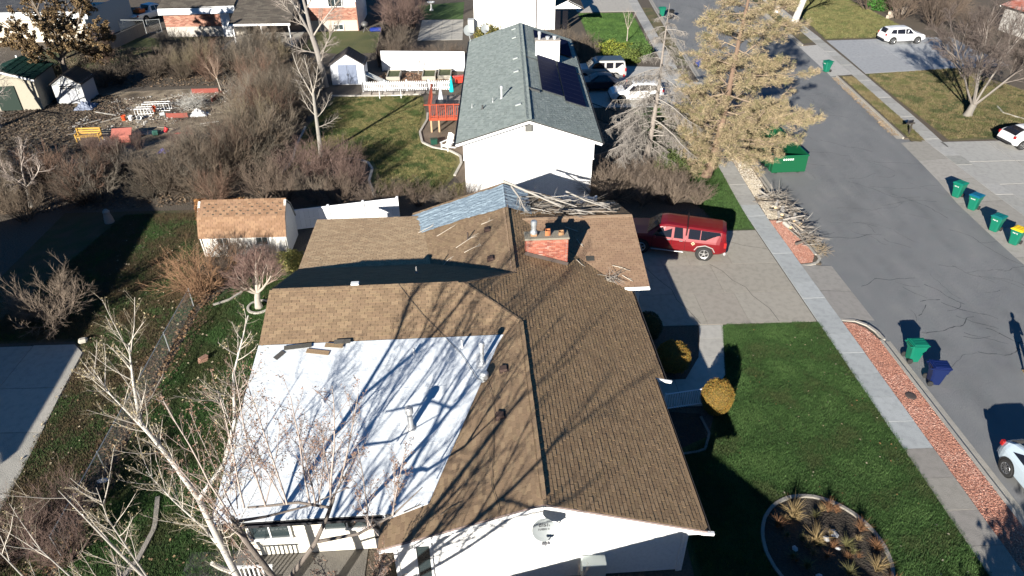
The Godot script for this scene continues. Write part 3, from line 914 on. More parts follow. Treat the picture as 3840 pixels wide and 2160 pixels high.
func dish(root_name: String, label: String, at: Vector3, face: Vector3, r: float, mount: Vector3, text := []) -> Node3D:
	var t := thing(root_name, label, "satellite dish", at)
	var z := face.normalized()
	var x := Vector3.UP.cross(z).normalized()
	var B := Basis(x, z.cross(x), z)
	var mb := mk(Color(0.24,0.262,0.265))
	# shallow bowl, axis along z
	var bl := Basis(B.x, B.z, -B.y)
	mb.lathe([Vector2(0,0.0), Vector2(r * 0.35, r * 0.015), Vector2(r * 0.7, r * 0.07), Vector2(r * 0.97, r * 0.15), Vector2(r, r * 0.17), Vector2(r * 1.0, r * 0.13), Vector2(r * 0.7, r * 0.03), Vector2(0,-r * 0.05)], Vector3.ZERO, 28, bl)
	part(t, "reflector", mb, M.plastic)
	mb = mk(Color(0.55,0.57,0.58))
	mb.tube([B * Vector3(0,-r * 0.95,0.02), B * Vector3(0,-r * 1.25, r * 0.5), B * Vector3(0,-r * 0.75, r * 1.15)], [0.02,0.02,0.018], 6)
	part(t, "feed_arm", mb, M.dull_metal)
	mb = mk(Color(0.12,0.12,0.13))
	for s in [-1,0,1]: mb.tube([B * Vector3(s * 0.09,-r * 0.72, r * 1.2), B * Vector3(s * 0.08,-r * 0.66, r * 1.02)], [0.045,0.035], 8)
	part(t, "receiver", mb, M.plastic)
	mb = mk(Color(0.4,0.42,0.43))
	mb.tube([B * Vector3(0,0,-0.03), B * Vector3(0,-0.05,-0.16), mount + Vector3(0,0.02,0)], [0.03,0.028,0.028], 8)
	mb.cbox(mount, Vector3(0.16,0.03,0.12), 0.005)
	part(t, "mast", mb, M.dull_metal)
	for e in text:
		var tm := TextMesh.new()
		tm.text = e[0]
		var f := SystemFont.new()
		f.font_names = PackedStringArray(["Droid Sans"])
		f.font_weight = 700
		tm.font = f
		tm.font_size = 48
		tm.pixel_size = e[1] / 48.0
		tm.depth = 0.004
		tm.material = M.lettering
		var o := MeshInstance3D.new()
		o.name = "lettering"
		o.mesh = tm
		t.add_child(o, true)
		o.transform = Transform3D(B, B * Vector3(e[2], e[3], 0.0) + z * (0.012 + r * 0.06 * (e[3] * e[3]) / (r * r) * 2.0))
	return t

func build_main_house() -> void:
	rng.seed = 101
	mat("lettering", lin(0.03,0.03,0.035), 0.6)
	var H := thing("brown_roof_house", "long white house with brown shingle roof, white membrane patch and brick chimney, in the foreground", "house", Vector3(1.5,0,-13.8), 0.02)
	var br := [Color(0.272,0.192,0.122), Color(0.255,0.18,0.115), Color(0.292,0.208,0.132), Color(0.238,0.167,0.106), Color(0.265,0.188,0.121), Color(0.315,0.226,0.145)]
	var brE := [Color(0.325,0.22,0.13), Color(0.3,0.203,0.12), Color(0.345,0.235,0.14), Color(0.275,0.186,0.11), Color(0.312,0.212,0.125)]
	var p := 0.333
	var k := sqrt(1 + p * p)
	# ---- east slope: u = n, v up
	var east := slope_part(H, "east_roof_slope")
	var ex := []
	for q in [[0,5.2], [7.3,5.2], [7.3,5.65], [13.62,5.65], [13.62,5.23], [18.1,0.75], [21.8,4.45], [21.8,0.0], [0,0.0]]:
		ex.append(Vector2(q[0], (5.65 - q[1]) * k))
	shingle_slope(H, east, hv(5.65,0,4.45 - p * 5.65), Vector3(0,0,-1), Vector3(-1, p, 0) / k, ex, brE, 0.143,0.305,0.014, true, 0.024)
	shingle_slope(H, east, hv(0,0,4.45), Vector3(0,0,-1), Vector3(-1, p, 0) / k, [Vector2(9.1,0), Vector2(12.7,0), Vector2(10.9,2.25 * k)], brE, 0.143,0.305,0.014, true, 0.024)
	var wx := []
	var west := slope_part(H, "west_roof_slope")
	for q in [[0,0.0], [9.1,0.0], [8.45,-0.81], [1.2,-3.5], [1.05,-4.75], [1.05,-5.05], [0,-5.05]]:
		wx.append(Vector2(-q[0], (q[1] + 5.05) * k))
	shingle_slope(H, west, hv(-5.05,0,4.45 - p * 5.05), Vector3(0,0,1), Vector3(1, p, 0) / k, wx, br, 0.143,0.305,0.014)
	var westn := slope_part(H, "rear_roof_slope")
	wx = []
	for q in [[12.7,0.0], [15.75,-3.87], [21.1,-4.5], [21.1,-5.05], [21.8,-5.05], [21.8,0.0]]:
		wx.append(Vector2(-q[0], (q[1] + 5.05) * k))
	shingle_slope(H, westn, hv(-5.05,0,4.45 - p * 5.05), Vector3(0,0,1), Vector3(1, p, 0) / k, wx, br, 0.143,0.305,0.014)
	# ---- wing, south slope and its shaded north slope
	var ps := 0.417
	var ks := sqrt(1 + ps * ps)
	var ws := slope_part(H, "wing_south_slope")
	var sx := []
	for q in [[-10.25,8.45], [-0.81,8.45], [0.0,9.1], [-2.25,10.9], [-10.15,10.9]]:
		sx.append(Vector2(q[0], (q[1] - 8.45) * ks))
	shingle_slope(H, ws, hv(0,8.45,5.2 - ps * 2.45), Vector3(1,0,0), Vector3(0, ps, -1) / ks, sx, br, 0.143,0.305,0.014)
	var pn := 0.42
	var kn := sqrt(1 + pn * pn)
	var wn := slope_part(H, "wing_north_slope")
	sx = []
	for q in [[-10.15,10.9], [-2.25,10.9], [0.0,12.7], [-3.87,15.75], [-10.2,15.75]]:
		sx.append(Vector2(-q[0], (15.75 - q[1]) * kn))
	sx.reverse()
	shingle_slope(H, wn, hv(0,15.75,5.2 - pn * 4.85), Vector3(-1,0,0), Vector3(0, pn, 1) / kn, sx, brE, 0.143,0.305,0.01, false)
	var pl := 0.04
	var kl := sqrt(1 + pl * pl)
	var lowp := slope_part(H, "low_rear_slope")
	sx = []
	for q in [[-10.2,15.75], [-3.87,15.75], [-4.5,21.1], [-10.2,21.1]]:
		sx.append(Vector2(-q[0], (21.1 - q[1]) * kl))
	shingle_slope(H, lowp, hv(0,21.1,2.95), Vector3(-1,0,0), Vector3(0, pl, 1) / kl, sx, [Color(0.45,0.325,0.205), Color(0.405,0.29,0.183), Color(0.485,0.355,0.226)], 0.143,0.305,0.014)
	# ---- garage roof
	var pg := 0.326
	var kg := sqrt(1 + pg * pg)
	var gs := slope_part(H, "garage_south_slope")
	sx = []
	for q in [[5.23,13.65], [6.5,13.65], [6.45,18.1], [0.75,18.1]]:
		sx.append(Vector2(q[0], (q[1] - 13.65) * kg))
	shingle_slope(H, gs, hv(0,13.65,4.2 - pg * 4.45), Vector3(1,0,0), Vector3(0, pg, -1) / kg, sx, [Color(0.28,0.185,0.125), Color(0.26,0.17,0.115), Color(0.3,0.2,0.135)], 0.143,0.305,0.009)
	var gn := slope_part(H, "garage_north_slope")
	sx = []
	for q in [[0.75,18.1], [6.45,18.1], [6.45,22.6], [5.25,22.6]]:
		sx.append(Vector2(-q[0], (22.6 - q[1]) * kg))
	shingle_slope(H, gn, hv(0,22.6,4.2 - pg * 4.5), Vector3(-1,0,0), Vector3(0, pg, 1) / kg, sx, brE, 0.143,0.305,0.012, false)
	finish_shingles(300)
	# ---- caps
	var E := Vector3(1,-p, 0); var W := Vector3(-1,-p, 0)
	var lt := [Color(0.33,0.235,0.16), Color(0.36,0.255,0.175)]
	caps(east, hv(0,-0.02,4.45), hv(0,9.0,4.45), E, W, br)
	caps(east, hv(0,12.8,4.45), hv(0,21.8,4.45), E, W, lt, 0.17)
	caps(east, hv(0,9.1,4.46), hv(-2.25,10.9,5.21), Vector3(0.8,-0.26,-0.6), Vector3(-0.5,-0.36,0.8), br)
	caps(east, hv(0,12.7,4.46), hv(-2.25,10.9,5.21), Vector3(0.8,-0.26,0.6), Vector3(-0.5,-0.36,-0.8), br)
	caps(ws, hv(-10.15,10.9,5.2), hv(-2.25,10.9,5.2), Vector3(0,-ps, 1), Vector3(0,-pn, -1), br)
	caps(gs, hv(0.8,18.1,4.2), hv(6.45,18.1,4.2), Vector3(0,-pg, 1), Vector3(0,-pg, -1), lt, 0.2)

	# ---- white roofing membrane on the low-slope part
	var mz := func(n: float) -> float: return 2.95 + 0.172 * (n - 1.2)
	var mb := mk(Color(0.66,0.695,0.725))
	var ya := 0.03
	mb.sheet([hv(-10.35,1.15, mz.call(1.15) + ya), hv(-4.55,1.15, mz.call(1.15) + ya), hv(-0.7,8.5,4.18 + ya + 0.035), hv(-10.25,8.5, mz.call(8.5) + ya)], 0.05)
	var mem := part(H, "roof_membrane", mb, M.membrane)
	mb = mk(Color(0.66,0.695,0.725))
	var wslope := func(x: float) -> float: return 4.45 + p * x + 0.035
	mb.sheet([hv(-4.55,1.15, wslope.call(-4.55)), hv(-4.8,1.02, wslope.call(-4.8)), hv(-3.5,1.18, wslope.call(-3.5)), hv(-0.78,8.48, wslope.call(-0.78) + 0.0), hv(-0.9,8.3, wslope.call(-0.9))], 0.02)
	part(mem, "lap_strip", mb, M.membrane)
	for n in [3.6,6.0]:
		mb = mk(Color(0.6,0.63,0.66))
		mb.bar(hv(-10.3, n, mz.call(n) + ya + 0.004), hv(-4.0 + (n - 1.2) * 0.4, n + 0.12, mz.call(n + 0.12) + ya + 0.004), 0.018,0.01)
		part(mem, "seam", mb, M.membrane)
	bit(mem, "patch", Color(0.62,0.63,0.63), M.membrane, hv(-1.35,7.2, mz.call(7.2) + ya + 0.006), Vector3(0.95,0.02,0.75), 0.004, Basis(Vector3(1,0,0), atan(0.172)))
	# roof structure under membrane
	mb = mk(Color(0.5,0.48,0.44))
	mb.sheet([hv(-10.3,1.2, mz.call(1.2) - 0.03), hv(-4.4,1.2, mz.call(1.2) - 0.03), hv(-1.0,8.4, mz.call(8.4) - 0.03), hv(-10.2,8.4, mz.call(8.4) - 0.03)], 0.16)
	part(H, "low_roof_deck", mb, M.wood)
	gutter(H, hv(-10.4,1.06, mz.call(1.1) + 0.02), hv(-5.0,1.06, mz.call(1.1) + 0.02), Color(0.03,0.03,0.032), "black_gutter")
	mb = mk(Color(0.75,0.75,0.74))
	mb.bar(hv(-10.4,1.14, mz.call(1.1) - 0.12), hv(-4.9,1.14, mz.call(1.1) - 0.12), 0.03,0.18)
	part(H, "fascia", mb, M.paint)

	# ---- walls
	var wc := Color(0.82,0.81,0.78)
	mb = mk(wc)
	mb.box(hv(0.05,10.95,1.25), Vector3(9.2,2.5,20.8))
	mb.sheet([hv(-4.55,0.55,2.5), hv(4.65,0.55,2.5), hv(0,0.55,4.28)], 0.1)
	mb.sheet([hv(4.65,21.35,2.5), hv(-4.55,21.35,2.5), hv(0,21.35,4.28)], 0.1)
	mb.box(hv(-7.2,11.6,1.25), Vector3(5.2,2.5,19.0))
	mb.sheet([hv(-9.8,2.1,2.4), hv(-9.8,2.1,3.0), hv(-9.8,8.45,4.05), hv(-9.8,10.9,5.02), hv(-9.8,15.36,3.15), hv(-9.8,20.9,2.7), hv(-9.8,20.9,2.4)], 0.1)
	mb.box(hv(5.4,18.1,1.3), Vector3(1.5,2.6,8.2))
	mb.sheet([hv(6.15,14.0,2.55), hv(6.15,22.2,2.55), hv(6.15,18.1,4.0)], 0.1)
	mb.sheet([hv(-9.75,2.1,2.4), hv(-4.6,2.1,2.4), hv(-4.6,2.1,2.95), hv(-9.75,2.1,2.95)], 0.1)
	part(H, "wall", mb, M.paint)
	siding(H, "siding", hv(-4.6,0.53,0), hv(4.66,0.53,0), 0.05, [[0.0,2.58], [0.4968,4.3], [1.0,2.58]], Color(0.84,0.835,0.81))
	siding(H, "siding", hv(4.66,0.55,0), hv(4.66,13.9,0), 0.05, [[0.0,2.5], [1.0,2.5]], Color(0.84,0.835,0.81))
	siding(H, "siding", hv(-9.8,2.08,0), hv(-4.6,2.08,0), 0.05, [[0.0,2.9], [1.0,2.9]], Color(0.74,0.7,0.6))
	for cx in [-4.62,4.7]:
		bit(H, "corner_board", Color(0.84,0.84,0.83), M.paint, hv(cx, 0.51,1.27), Vector3(0.12,2.5,0.1), 0.006)
	# rake boards and fascia (white), drip edge
	for s in [[0.0,5.2,4.45], [0.0,-5.05,4.45]]:
		mb = mk(Color(0.85,0.85,0.84))
		var yE: float = 4.45 - p * absf(s[1])
		mb.bar(hv(0,0.03,4.45 - 0.17), hv(s[1], 0.03, yE - 0.17), 0.03,0.18, Vector3(0,1,0))
		part(H, "rake_board", mb, M.paint)
		mb = mk(Color(0.33,0.25,0.22))
		mb.bar(hv(0,-0.005,4.45 - 0.03), hv(s[1], -0.005, yE - 0.03), 0.05,0.035, Vector3(0,1,0))
		part(H, "drip_edge", mb, M.plain)
	mb = mk(Color(0.8,0.8,0.79))
	mb.sheet([hv(5.15,0.0,2.56), hv(4.6,0.0,2.56), hv(4.6,13.6,2.56), hv(5.15,13.6,2.56)], 0.02)
	mb.sheet([hv(-5.0,0.0,2.6), hv(-4.5,0.0,2.6), hv(-4.5,1.1,2.6), hv(-5.0,1.1,2.6)], 0.02)
	part(H, "soffit", mb, M.paint)
	gutter(H, hv(5.25,0.0,2.72), hv(5.25,7.25,2.72), Color(0.05,0.045,0.045))
	gutter(H, hv(5.7,7.3,2.57), hv(5.7,13.6,2.57), Color(0.05,0.045,0.045))
	mb = mk(Color(0.84,0.84,0.83))
	mb.bar(hv(5.2,7.27,2.62), hv(5.95,7.27,2.42), 0.06,0.13)
	part(H, "eave_return", mb, M.paint)
	mb = mk(Color(0.84,0.84,0.83))
	mb.bar(hv(5.25,-0.03,2.6), hv(4.75,0.3,2.42), 0.05,0.08)
	mb.bar(hv(5.42,-0.02,2.58), hv(5.0,-0.02,2.66), 0.1,0.1)
	mb.bar(hv(4.78,0.45,2.4), hv(4.78,0.45,0.1), 0.08,0.06)
	part(H, "downspout", mb, M.paint)
	gutter(H, hv(5.3,13.6,2.73), hv(6.5,13.6,2.73), Color(0.85,0.85,0.84))
	mb = mk(Color(0.82,0.82,0.81))
	mb.bar(hv(6.47,13.65,2.62), hv(6.42,18.1,4.07), 0.04,0.16)
	mb.bar(hv(6.42,18.1,4.07), hv(6.42,22.6,2.6), 0.04,0.16)
	part(H, "rake_board", mb, M.paint)
	mb = mk(Color(0.83,0.83,0.82))
	mb.bar(hv(-10.2,21.14,2.86), hv(-4.6,21.14,2.86), 0.05,0.14)
	part(H, "fascia", mb, M.paint)
	# openings
	window(H, hv(-3.75,0.52,1.2), Vector3(0,0,1), 0.42,2.0, Color(0.84,0.84,0.84), 1)
	window(H, hv(-9.0,2.05,1.75), Vector3(0,0,1), 1.3,1.5, Color(0.84,0.84,0.84), 2)
	window(H, hv(-6.4,2.05,1.85), Vector3(0,0,1), 1.5,1.1, Color(0.8,0.8,0.8), 2)
	mb = mk(Color(0.03,0.03,0.032))
	mb.cbox(hv(-5.1,2.03,1.05), Vector3(0.9,2.05,0.06), 0.01)
	var dr := part(H, "door", mb, M.plain)
	mb = mk(Color(0.6,0.58,0.5))
	mb.lathe([Vector2(0,0.05), Vector2(0.03,0.04), Vector2(0.03,0.02), Vector2(0.012,0.015), Vector2(0.012,0)], hv(-5.45,1.99,1.0), 10, Basis(Vector3(1,0,0), PI / 2))
	part(dr, "handle", mb, M.metal)
	mb = mk(Color(0.75,0.76,0.75))
	mb.cbox(hv(6.2,18.1,1.1), Vector3(0.05,2.1,5.0), 0.01)
	for y in [0.58,1.1,1.62]: mb.box(hv(6.229,18.1, y), Vector3(0.008,0.03,4.9))
	part(H, "garage_door", mb, M.paint)
	window(H, hv(4.67,3.5,1.5), Vector3(1,0,0), 1.8,1.2, Color(0.84,0.84,0.84), 2)
	# box on the south wall
	bit(H, "meter_cabinet", Color(0.52,0.58,0.56), M.plastic, hv(1.75,0.28,0.75), Vector3(0.8,0.8,0.42), 0.02)
	# ---- vents and pipes
	var NW := Vector3(-p, 1,0).normalized()
	for q in [[-1.05,4.1], [-0.8,6.45], [-0.95,14.4], [-1.0,17.2]]:
		roof_vent(H, hv(q[0], q[1], 4.45 + p * q[0]), NW, Color(0.07,0.042,0.035), 0.26)
	pipe(H, "vent_pipe", hv(-2.0,16.9,4.45 - p * 2.0), 0.4,0.035, Color(0.06,0.045,0.04), false, M.plain)
	pipe(H, "vent_pipe", hv(-4.35,13.4,4.15), 0.35,0.035, Color(0.35,0.34,0.34))
	pipe(H, "vent_pipe", hv(-4.2,7.75,4.08), 0.28,0.04, Color(0.75,0.75,0.75), false, M.plastic)
	pipe(H, "vent_pipe", hv(-2.35,7.95,4.1), 0.42,0.04, Color(0.75,0.75,0.75), false, M.plastic)
	pipe(H, "flue", hv(-1.6,7.1,3.98), 0.85,0.075, Color(0.6,0.62,0.63), true)
	pipe(H, "flue", hv(-1.55,6.2,3.82), 0.25,0.11, Color(0.62,0.64,0.64), true)
	pipe(H, "vent_pipe", hv(-7.4,5.6,3.72), 0.25,0.04, Color(0.75,0.75,0.75), false, M.plastic)
	pipe(H, "flue", hv(-4.2,4.35,3.5), 0.75,0.1, Color(0.5,0.5,0.5), true)
	bit(H, "ridge_vent", Color(0.72,0.73,0.72), M.plastic, hv(-6.7,11.1,5.22), Vector3(0.34,0.12,0.24), 0.02)
	bit(H, "replacement_shingle", Color(0.06,0.06,0.055), M.shingle, hv(3.9,15.4,4.2 - pg * 2.7 + 0.02), Vector3(0.4,0.02,0.3), 0.004, Basis(Vector3(1,0,0), atan(pg)))
	# ---- chimney: base at the valley, brick by brick
	var C := Node3D.new()
	C.name = "chimney"
	H.add_child(C)
	C.position = hv(0.67,14.5,0)
	C.set_meta("label", "red brick chimney with three flues")
	mb = mk(Color(0.33,0.29,0.26))
	var cw := 1.96; var cd := 0.62; var y0 := 2.95; var y1 := 5.0
	mb.box(Vector3(0.75 + 0.25, (y0 + y1) / 2,-0.31), Vector3(cw - 0.02, y1 - y0, cd - 0.02))
	part(C, "mortar_core", mb, M.rough)
	var rows := 30
	var bh := (y1 - y0) / rows
	var bm := []
	for q in [Color(0.36,0.1,0.062), Color(0.42,0.135,0.085), Color(0.31,0.085,0.055), Color(0.46,0.2,0.14), Color(0.52,0.29,0.23)]:
		var s := mk(q)
		s.cbox(Vector3.ZERO, Vector3(0.186, bh - 0.014,0.09), 0.004)
		bm.append(s.mesh(M.brick))
	var left := 290
	var rest := MB.new()
	for r in range(rows - 1,-1,-1):
		var y := y0 + (r + 0.5) * bh
		var s := -0.1 if r % 2 else 0.0
		for q in 11:
			var x := s + q * 0.196 + 0.098
			if x < 0.05 or x > cw - 0.02: continue
			var wx0 := maxf(x - 0.093,0.0); var wx1 := minf(x + 0.093, cw)
			# only those above the roof show
			if y < 4.45 - p * (0.67 + x) - 0.25: continue
			var ci := rng.randi() % 5
			if ci == 4 and rng.randf() < 0.6: ci = 1
			if wx1 - wx0 > 0.18 and left > 0:
				var o := MeshInstance3D.new()
				o.name = "brick"
				o.mesh = bm[ci]
				o.position = Vector3(x + 0.02, y, -0.036 + R(-0.003,0.003))
				C.add_child(o, true)
				left -= 1
			else:
				rest.k = [Color(0.36,0.1,0.062), Color(0.42,0.135,0.085), Color(0.31,0.085,0.055)][ci % 3]
				rest.cbox(Vector3((wx0 + wx1) / 2 + 0.02, y, -0.036), Vector3(wx1 - wx0, bh - 0.014,0.09), 0.004)
		for side in [-0.0, cw + 0.0]:
			for q in 3:
				rest.k = [Color(0.36,0.1,0.062), Color(0.42,0.135,0.085), Color(0.31,0.085,0.055)][rng.randi() % 3]
				rest.cbox(Vector3(side + 0.02 + (0.036 if side < 1 else -0.036) * 1.0, y, -0.1 - q * 0.196 - 0.0), Vector3(0.09, bh - 0.014,0.186), 0.004)
	part(C, "bricks", rest, M.brick, "stuff")
	bit(C, "crown", Color(0.27,0.24,0.19), M.rough, Vector3(1.0, y1 + 0.05,-0.31), Vector3(cw + 0.12,0.1, cd + 0.12), 0.02)
	mb = mk(Color(0.5,0.53,0.55))
	mb.lathe([Vector2(0.17,0), Vector2(0.17,0.08), Vector2(0.12,0.16), Vector2(0.12,0.45), Vector2(0.15,0.45), Vector2(0.15,0.62), Vector2(0.1,0.66), Vector2(0,0.66)], Vector3(0.4, y1 + 0.2,-0.31), 18)
	part(C, "metal_flue", mb, M.dull_metal)
	bit(C, "flue_tile", Color(0.45,0.25,0.13), M.rough, Vector3(0.4, y1 + 0.15,-0.31), Vector3(0.3,0.14,0.3), 0.03)
	for q in [[1.05, Color(0.5,0.17,0.07), 0.26], [1.68, Color(0.4,0.22,0.11), 0.16]]:
		mb = mk(q[1])
		mb.lathe([Vector2(0.17,0), Vector2(0.17, q[2]), Vector2(0.13, q[2]), Vector2(0.13,0.05), Vector2(0,0.05)], Vector3(q[0], y1 + 0.09,-0.31), 4, Basis(Vector3.UP, PI / 4) * Basis.from_scale(Vector3(1.1,1,0.95)))
		part(C, "flue_tile", mb, M.rough)
	mb = mk(Color(0.14,0.11,0.1))
	mb.bar(Vector3(-0.05,4.45 - p * 0.62 + 0.09,0.03), Vector3(cw + 0.05,4.45 - p * (0.72 + cw) + 0.09,0.03), 0.03,0.2)
	part(C, "flashing", mb, M.dull_metal)

	# ---- blue tarp over the north ridge
	var T := thing("blue_tarp", "pale blue tarpaulin wrapped over the far ridge of the brown roof", "tarp", H.position, H.rotation.y)
	var halves := [[-5.1,0.0, W, "tarp_sheet"], [0.0,1.35, E, "tarp_fold"]]
	var fn := FastNoiseLite.new()
	fn.seed = 9
	fn.frequency = 0.55
	for hf in halves:
		var mt := mk(Color(0.25,0.315,0.365))
		var nx := 56 if hf[0] < -1 else 18
		var nn := 30
		var pt := func(i: int, j: int) -> Vector3:
			var x: float = lerpf(hf[0], hf[1], float(i) / nx)
			var n0 := 18.85 - 0.06 * x + 0.05 * sin(x * 2.0); var n1 := 21.45 + 0.03 * sin(x * 3.0)
			var n := lerpf(n0, n1, float(j) / nn)
			var y := 4.45 - p * absf(x) + 0.05
			if i == nx and hf[0] < -1 or i == 0 and hf[0] > -1: y += 0.02
			var wr := absf(fn.get_noise_2d(x * 0.6 + n * 1.1, n * 4.2 - x * 1.1)) * 0.09 + absf(fn.get_noise_2d(x * 2.0, n * 9.0)) * 0.035
			return hv(x, n, y + wr)
		for i in nx:
			for j in nn:
				mt.quad(pt.call(i, j), pt.call(i + 1, j), pt.call(i + 1, j + 1), pt.call(i, j + 1))
		part(T, hf[3], mt, M.tarp)
	# ---- loose shingles left on the membrane
	var li := 0
	for q in [[-9.35,7.95,0.6, Color(0.09,0.085,0.08), 0.9, "dark torn shingle strip lying askew at the membrane's upper left corner"], [-8.7,8.3,1.4, Color(0.1,0.095,0.085), 0.1, "long dark strip of starter shingle along the membrane's upper edge"], [-7.9,8.0,1.2, Color(0.3,0.21,0.13), -0.2, "tan loose shingle leaning on another at the top of the white membrane"], [-7.3,8.25,0.95, Color(0.28,0.2,0.125), -0.12, "brown loose shingle nearest the roof slope above the white membrane"], [-7.0,8.42,0.85, Color(0.12,0.11,0.1), 0.02, "black backed loose shingle on top of the brown ones by the membrane"]]:
		var ml := mk(q[3])
		ml.cbox(Vector3.ZERO, Vector3(q[2] * 0.75,0.012,0.22), 0.003)
		for c in 2: ml.box(Vector3(-q[2] / 8 + c * q[2] / 4,0.0065,0.05), Vector3(0.008,0.002,0.11))
		var o := one("loose_shingle", ml, M.shingle, q[5], "shingle", "loose shingles on the membrane")
		o.transform = H.transform * Transform3D(Basis(Vector3(1,0,0), atan(0.2)) * Basis(Vector3.UP, q[4]), hv(q[0], q[1], mz.call(q[1]) + 0.05 + li * 0.012 + (0.03 if q[1] > 8.2 else 0.0)))
		li += 1
	# cable over the roof
	var cab := []
	for q in [[-4.9,10.95,5.22], [-4.4,10.2,4.93], [-3.9,9.5,4.65], [-3.1,8.6,4.27], [-2.4,7.6,4.1], [-1.8,6.3,3.9], [-1.45,6.0,4.02], [-1.3,5.2,4.06], [-1.25,4.2,4.07], [-1.35,3.2,4.04], [-1.4,2.2,4.02], [-1.5,1.2,3.99], [-1.35,0.4,4.04], [-1.3,0.0,4.06], [-1.25,-0.06,3.8], [-0.9,0.45,3.55], [-0.5,0.4,3.75], [0.0,0.4,3.6]]:
		cab.append(hv(q[0], q[1], q[2] + 0.02))
	var mc := mk(Color(0.05,0.045,0.04))
	var rr := []
	for q in cab: rr.append(0.009)
	mc.tube(cab, rr, 5)
	var cb := one("antenna_cable", mc, M.rubber, "thin black cable snaking over the roof from the wing ridge to the dish", "cable")
	cb.transform = H.transform
	dish("satellite_dish", "pale oval satellite dish with printed lettering on the near white gable wall", H.transform * hv(0.0,-0.25,3.6), Vector3(0.06,0.55,1.0), 0.36, Vector3(0.0,-0.62,-0.62), [["dish", 0.17,0.02,0.14], ["TURBO HD", 0.085,0.03,0.0]])

# simple gabled house for the neighbours: ridge along local z, eave height e, ridge r, half width w, length l (towards -z)
func gable_house(root: Node3D, w: float, l: float, e: float, rdg: float, wall: Color, roofc: Array, over := 0.45, expo := 0.16, tab := 0.33, singly := true, thick := 0.012) -> void:
	var p := (rdg - e) / w
	var k := sqrt(1 + p * p)
	var mb := mk(wall)
	var iw := w - over
	mb.box(Vector3(0, (e - 0.12) / 2,-l / 2), Vector3(iw * 2, e - 0.12, l - over * 2))
	var ye := e - 0.14; var yr := ye + p * iw * 0.98
	mb.sheet([Vector3(-iw, ye, -over + 0.001), Vector3(iw, ye, -over + 0.001), Vector3(0, yr, -over + 0.001)], 0.1)
	mb.sheet([Vector3(iw, ye, -l + over - 0.001), Vector3(-iw, ye, -l + over - 0.001), Vector3(0, yr, -l + over - 0.001)], 0.1)
	part(root, "wall", mb, M.paint)
	var es := slope_part(root, "east_roof_slope")
	shingle_slope(root, es, Vector3(w, e, 0), Vector3(0,0,-1), Vector3(-1, p, 0) / k, [Vector2(0,0), Vector2(l, 0), Vector2(l, w * k), Vector2(0, w * k)], roofc, expo, tab, thick, singly)
	var ws := slope_part(root, "west_roof_slope")
	shingle_slope(root, ws, Vector3(-w, e, 0), Vector3(0,0,1), Vector3(1, p, 0) / k, [Vector2(-l, 0), Vector2(0,0), Vector2(0, w * k), Vector2(-l, w * k)], roofc, expo, tab, thick, singly)
	finish_shingles(300 if singly else 0)
	caps(es, Vector3(0, rdg, 0), Vector3(0, rdg, -l), Vector3(1,-p, 0), Vector3(-1,-p, 0), roofc, 0.16,0.16)
	for s in [-1,1]:
		for zz in [0.03,-l - 0.03]:
			mb = mk(Color(0.75,0.75,0.75))
			mb.bar(Vector3(0, rdg - 0.15, zz), Vector3(s * w, e - 0.15, zz), 0.03,0.16)
			part(root, "rake_board", mb, M.paint)

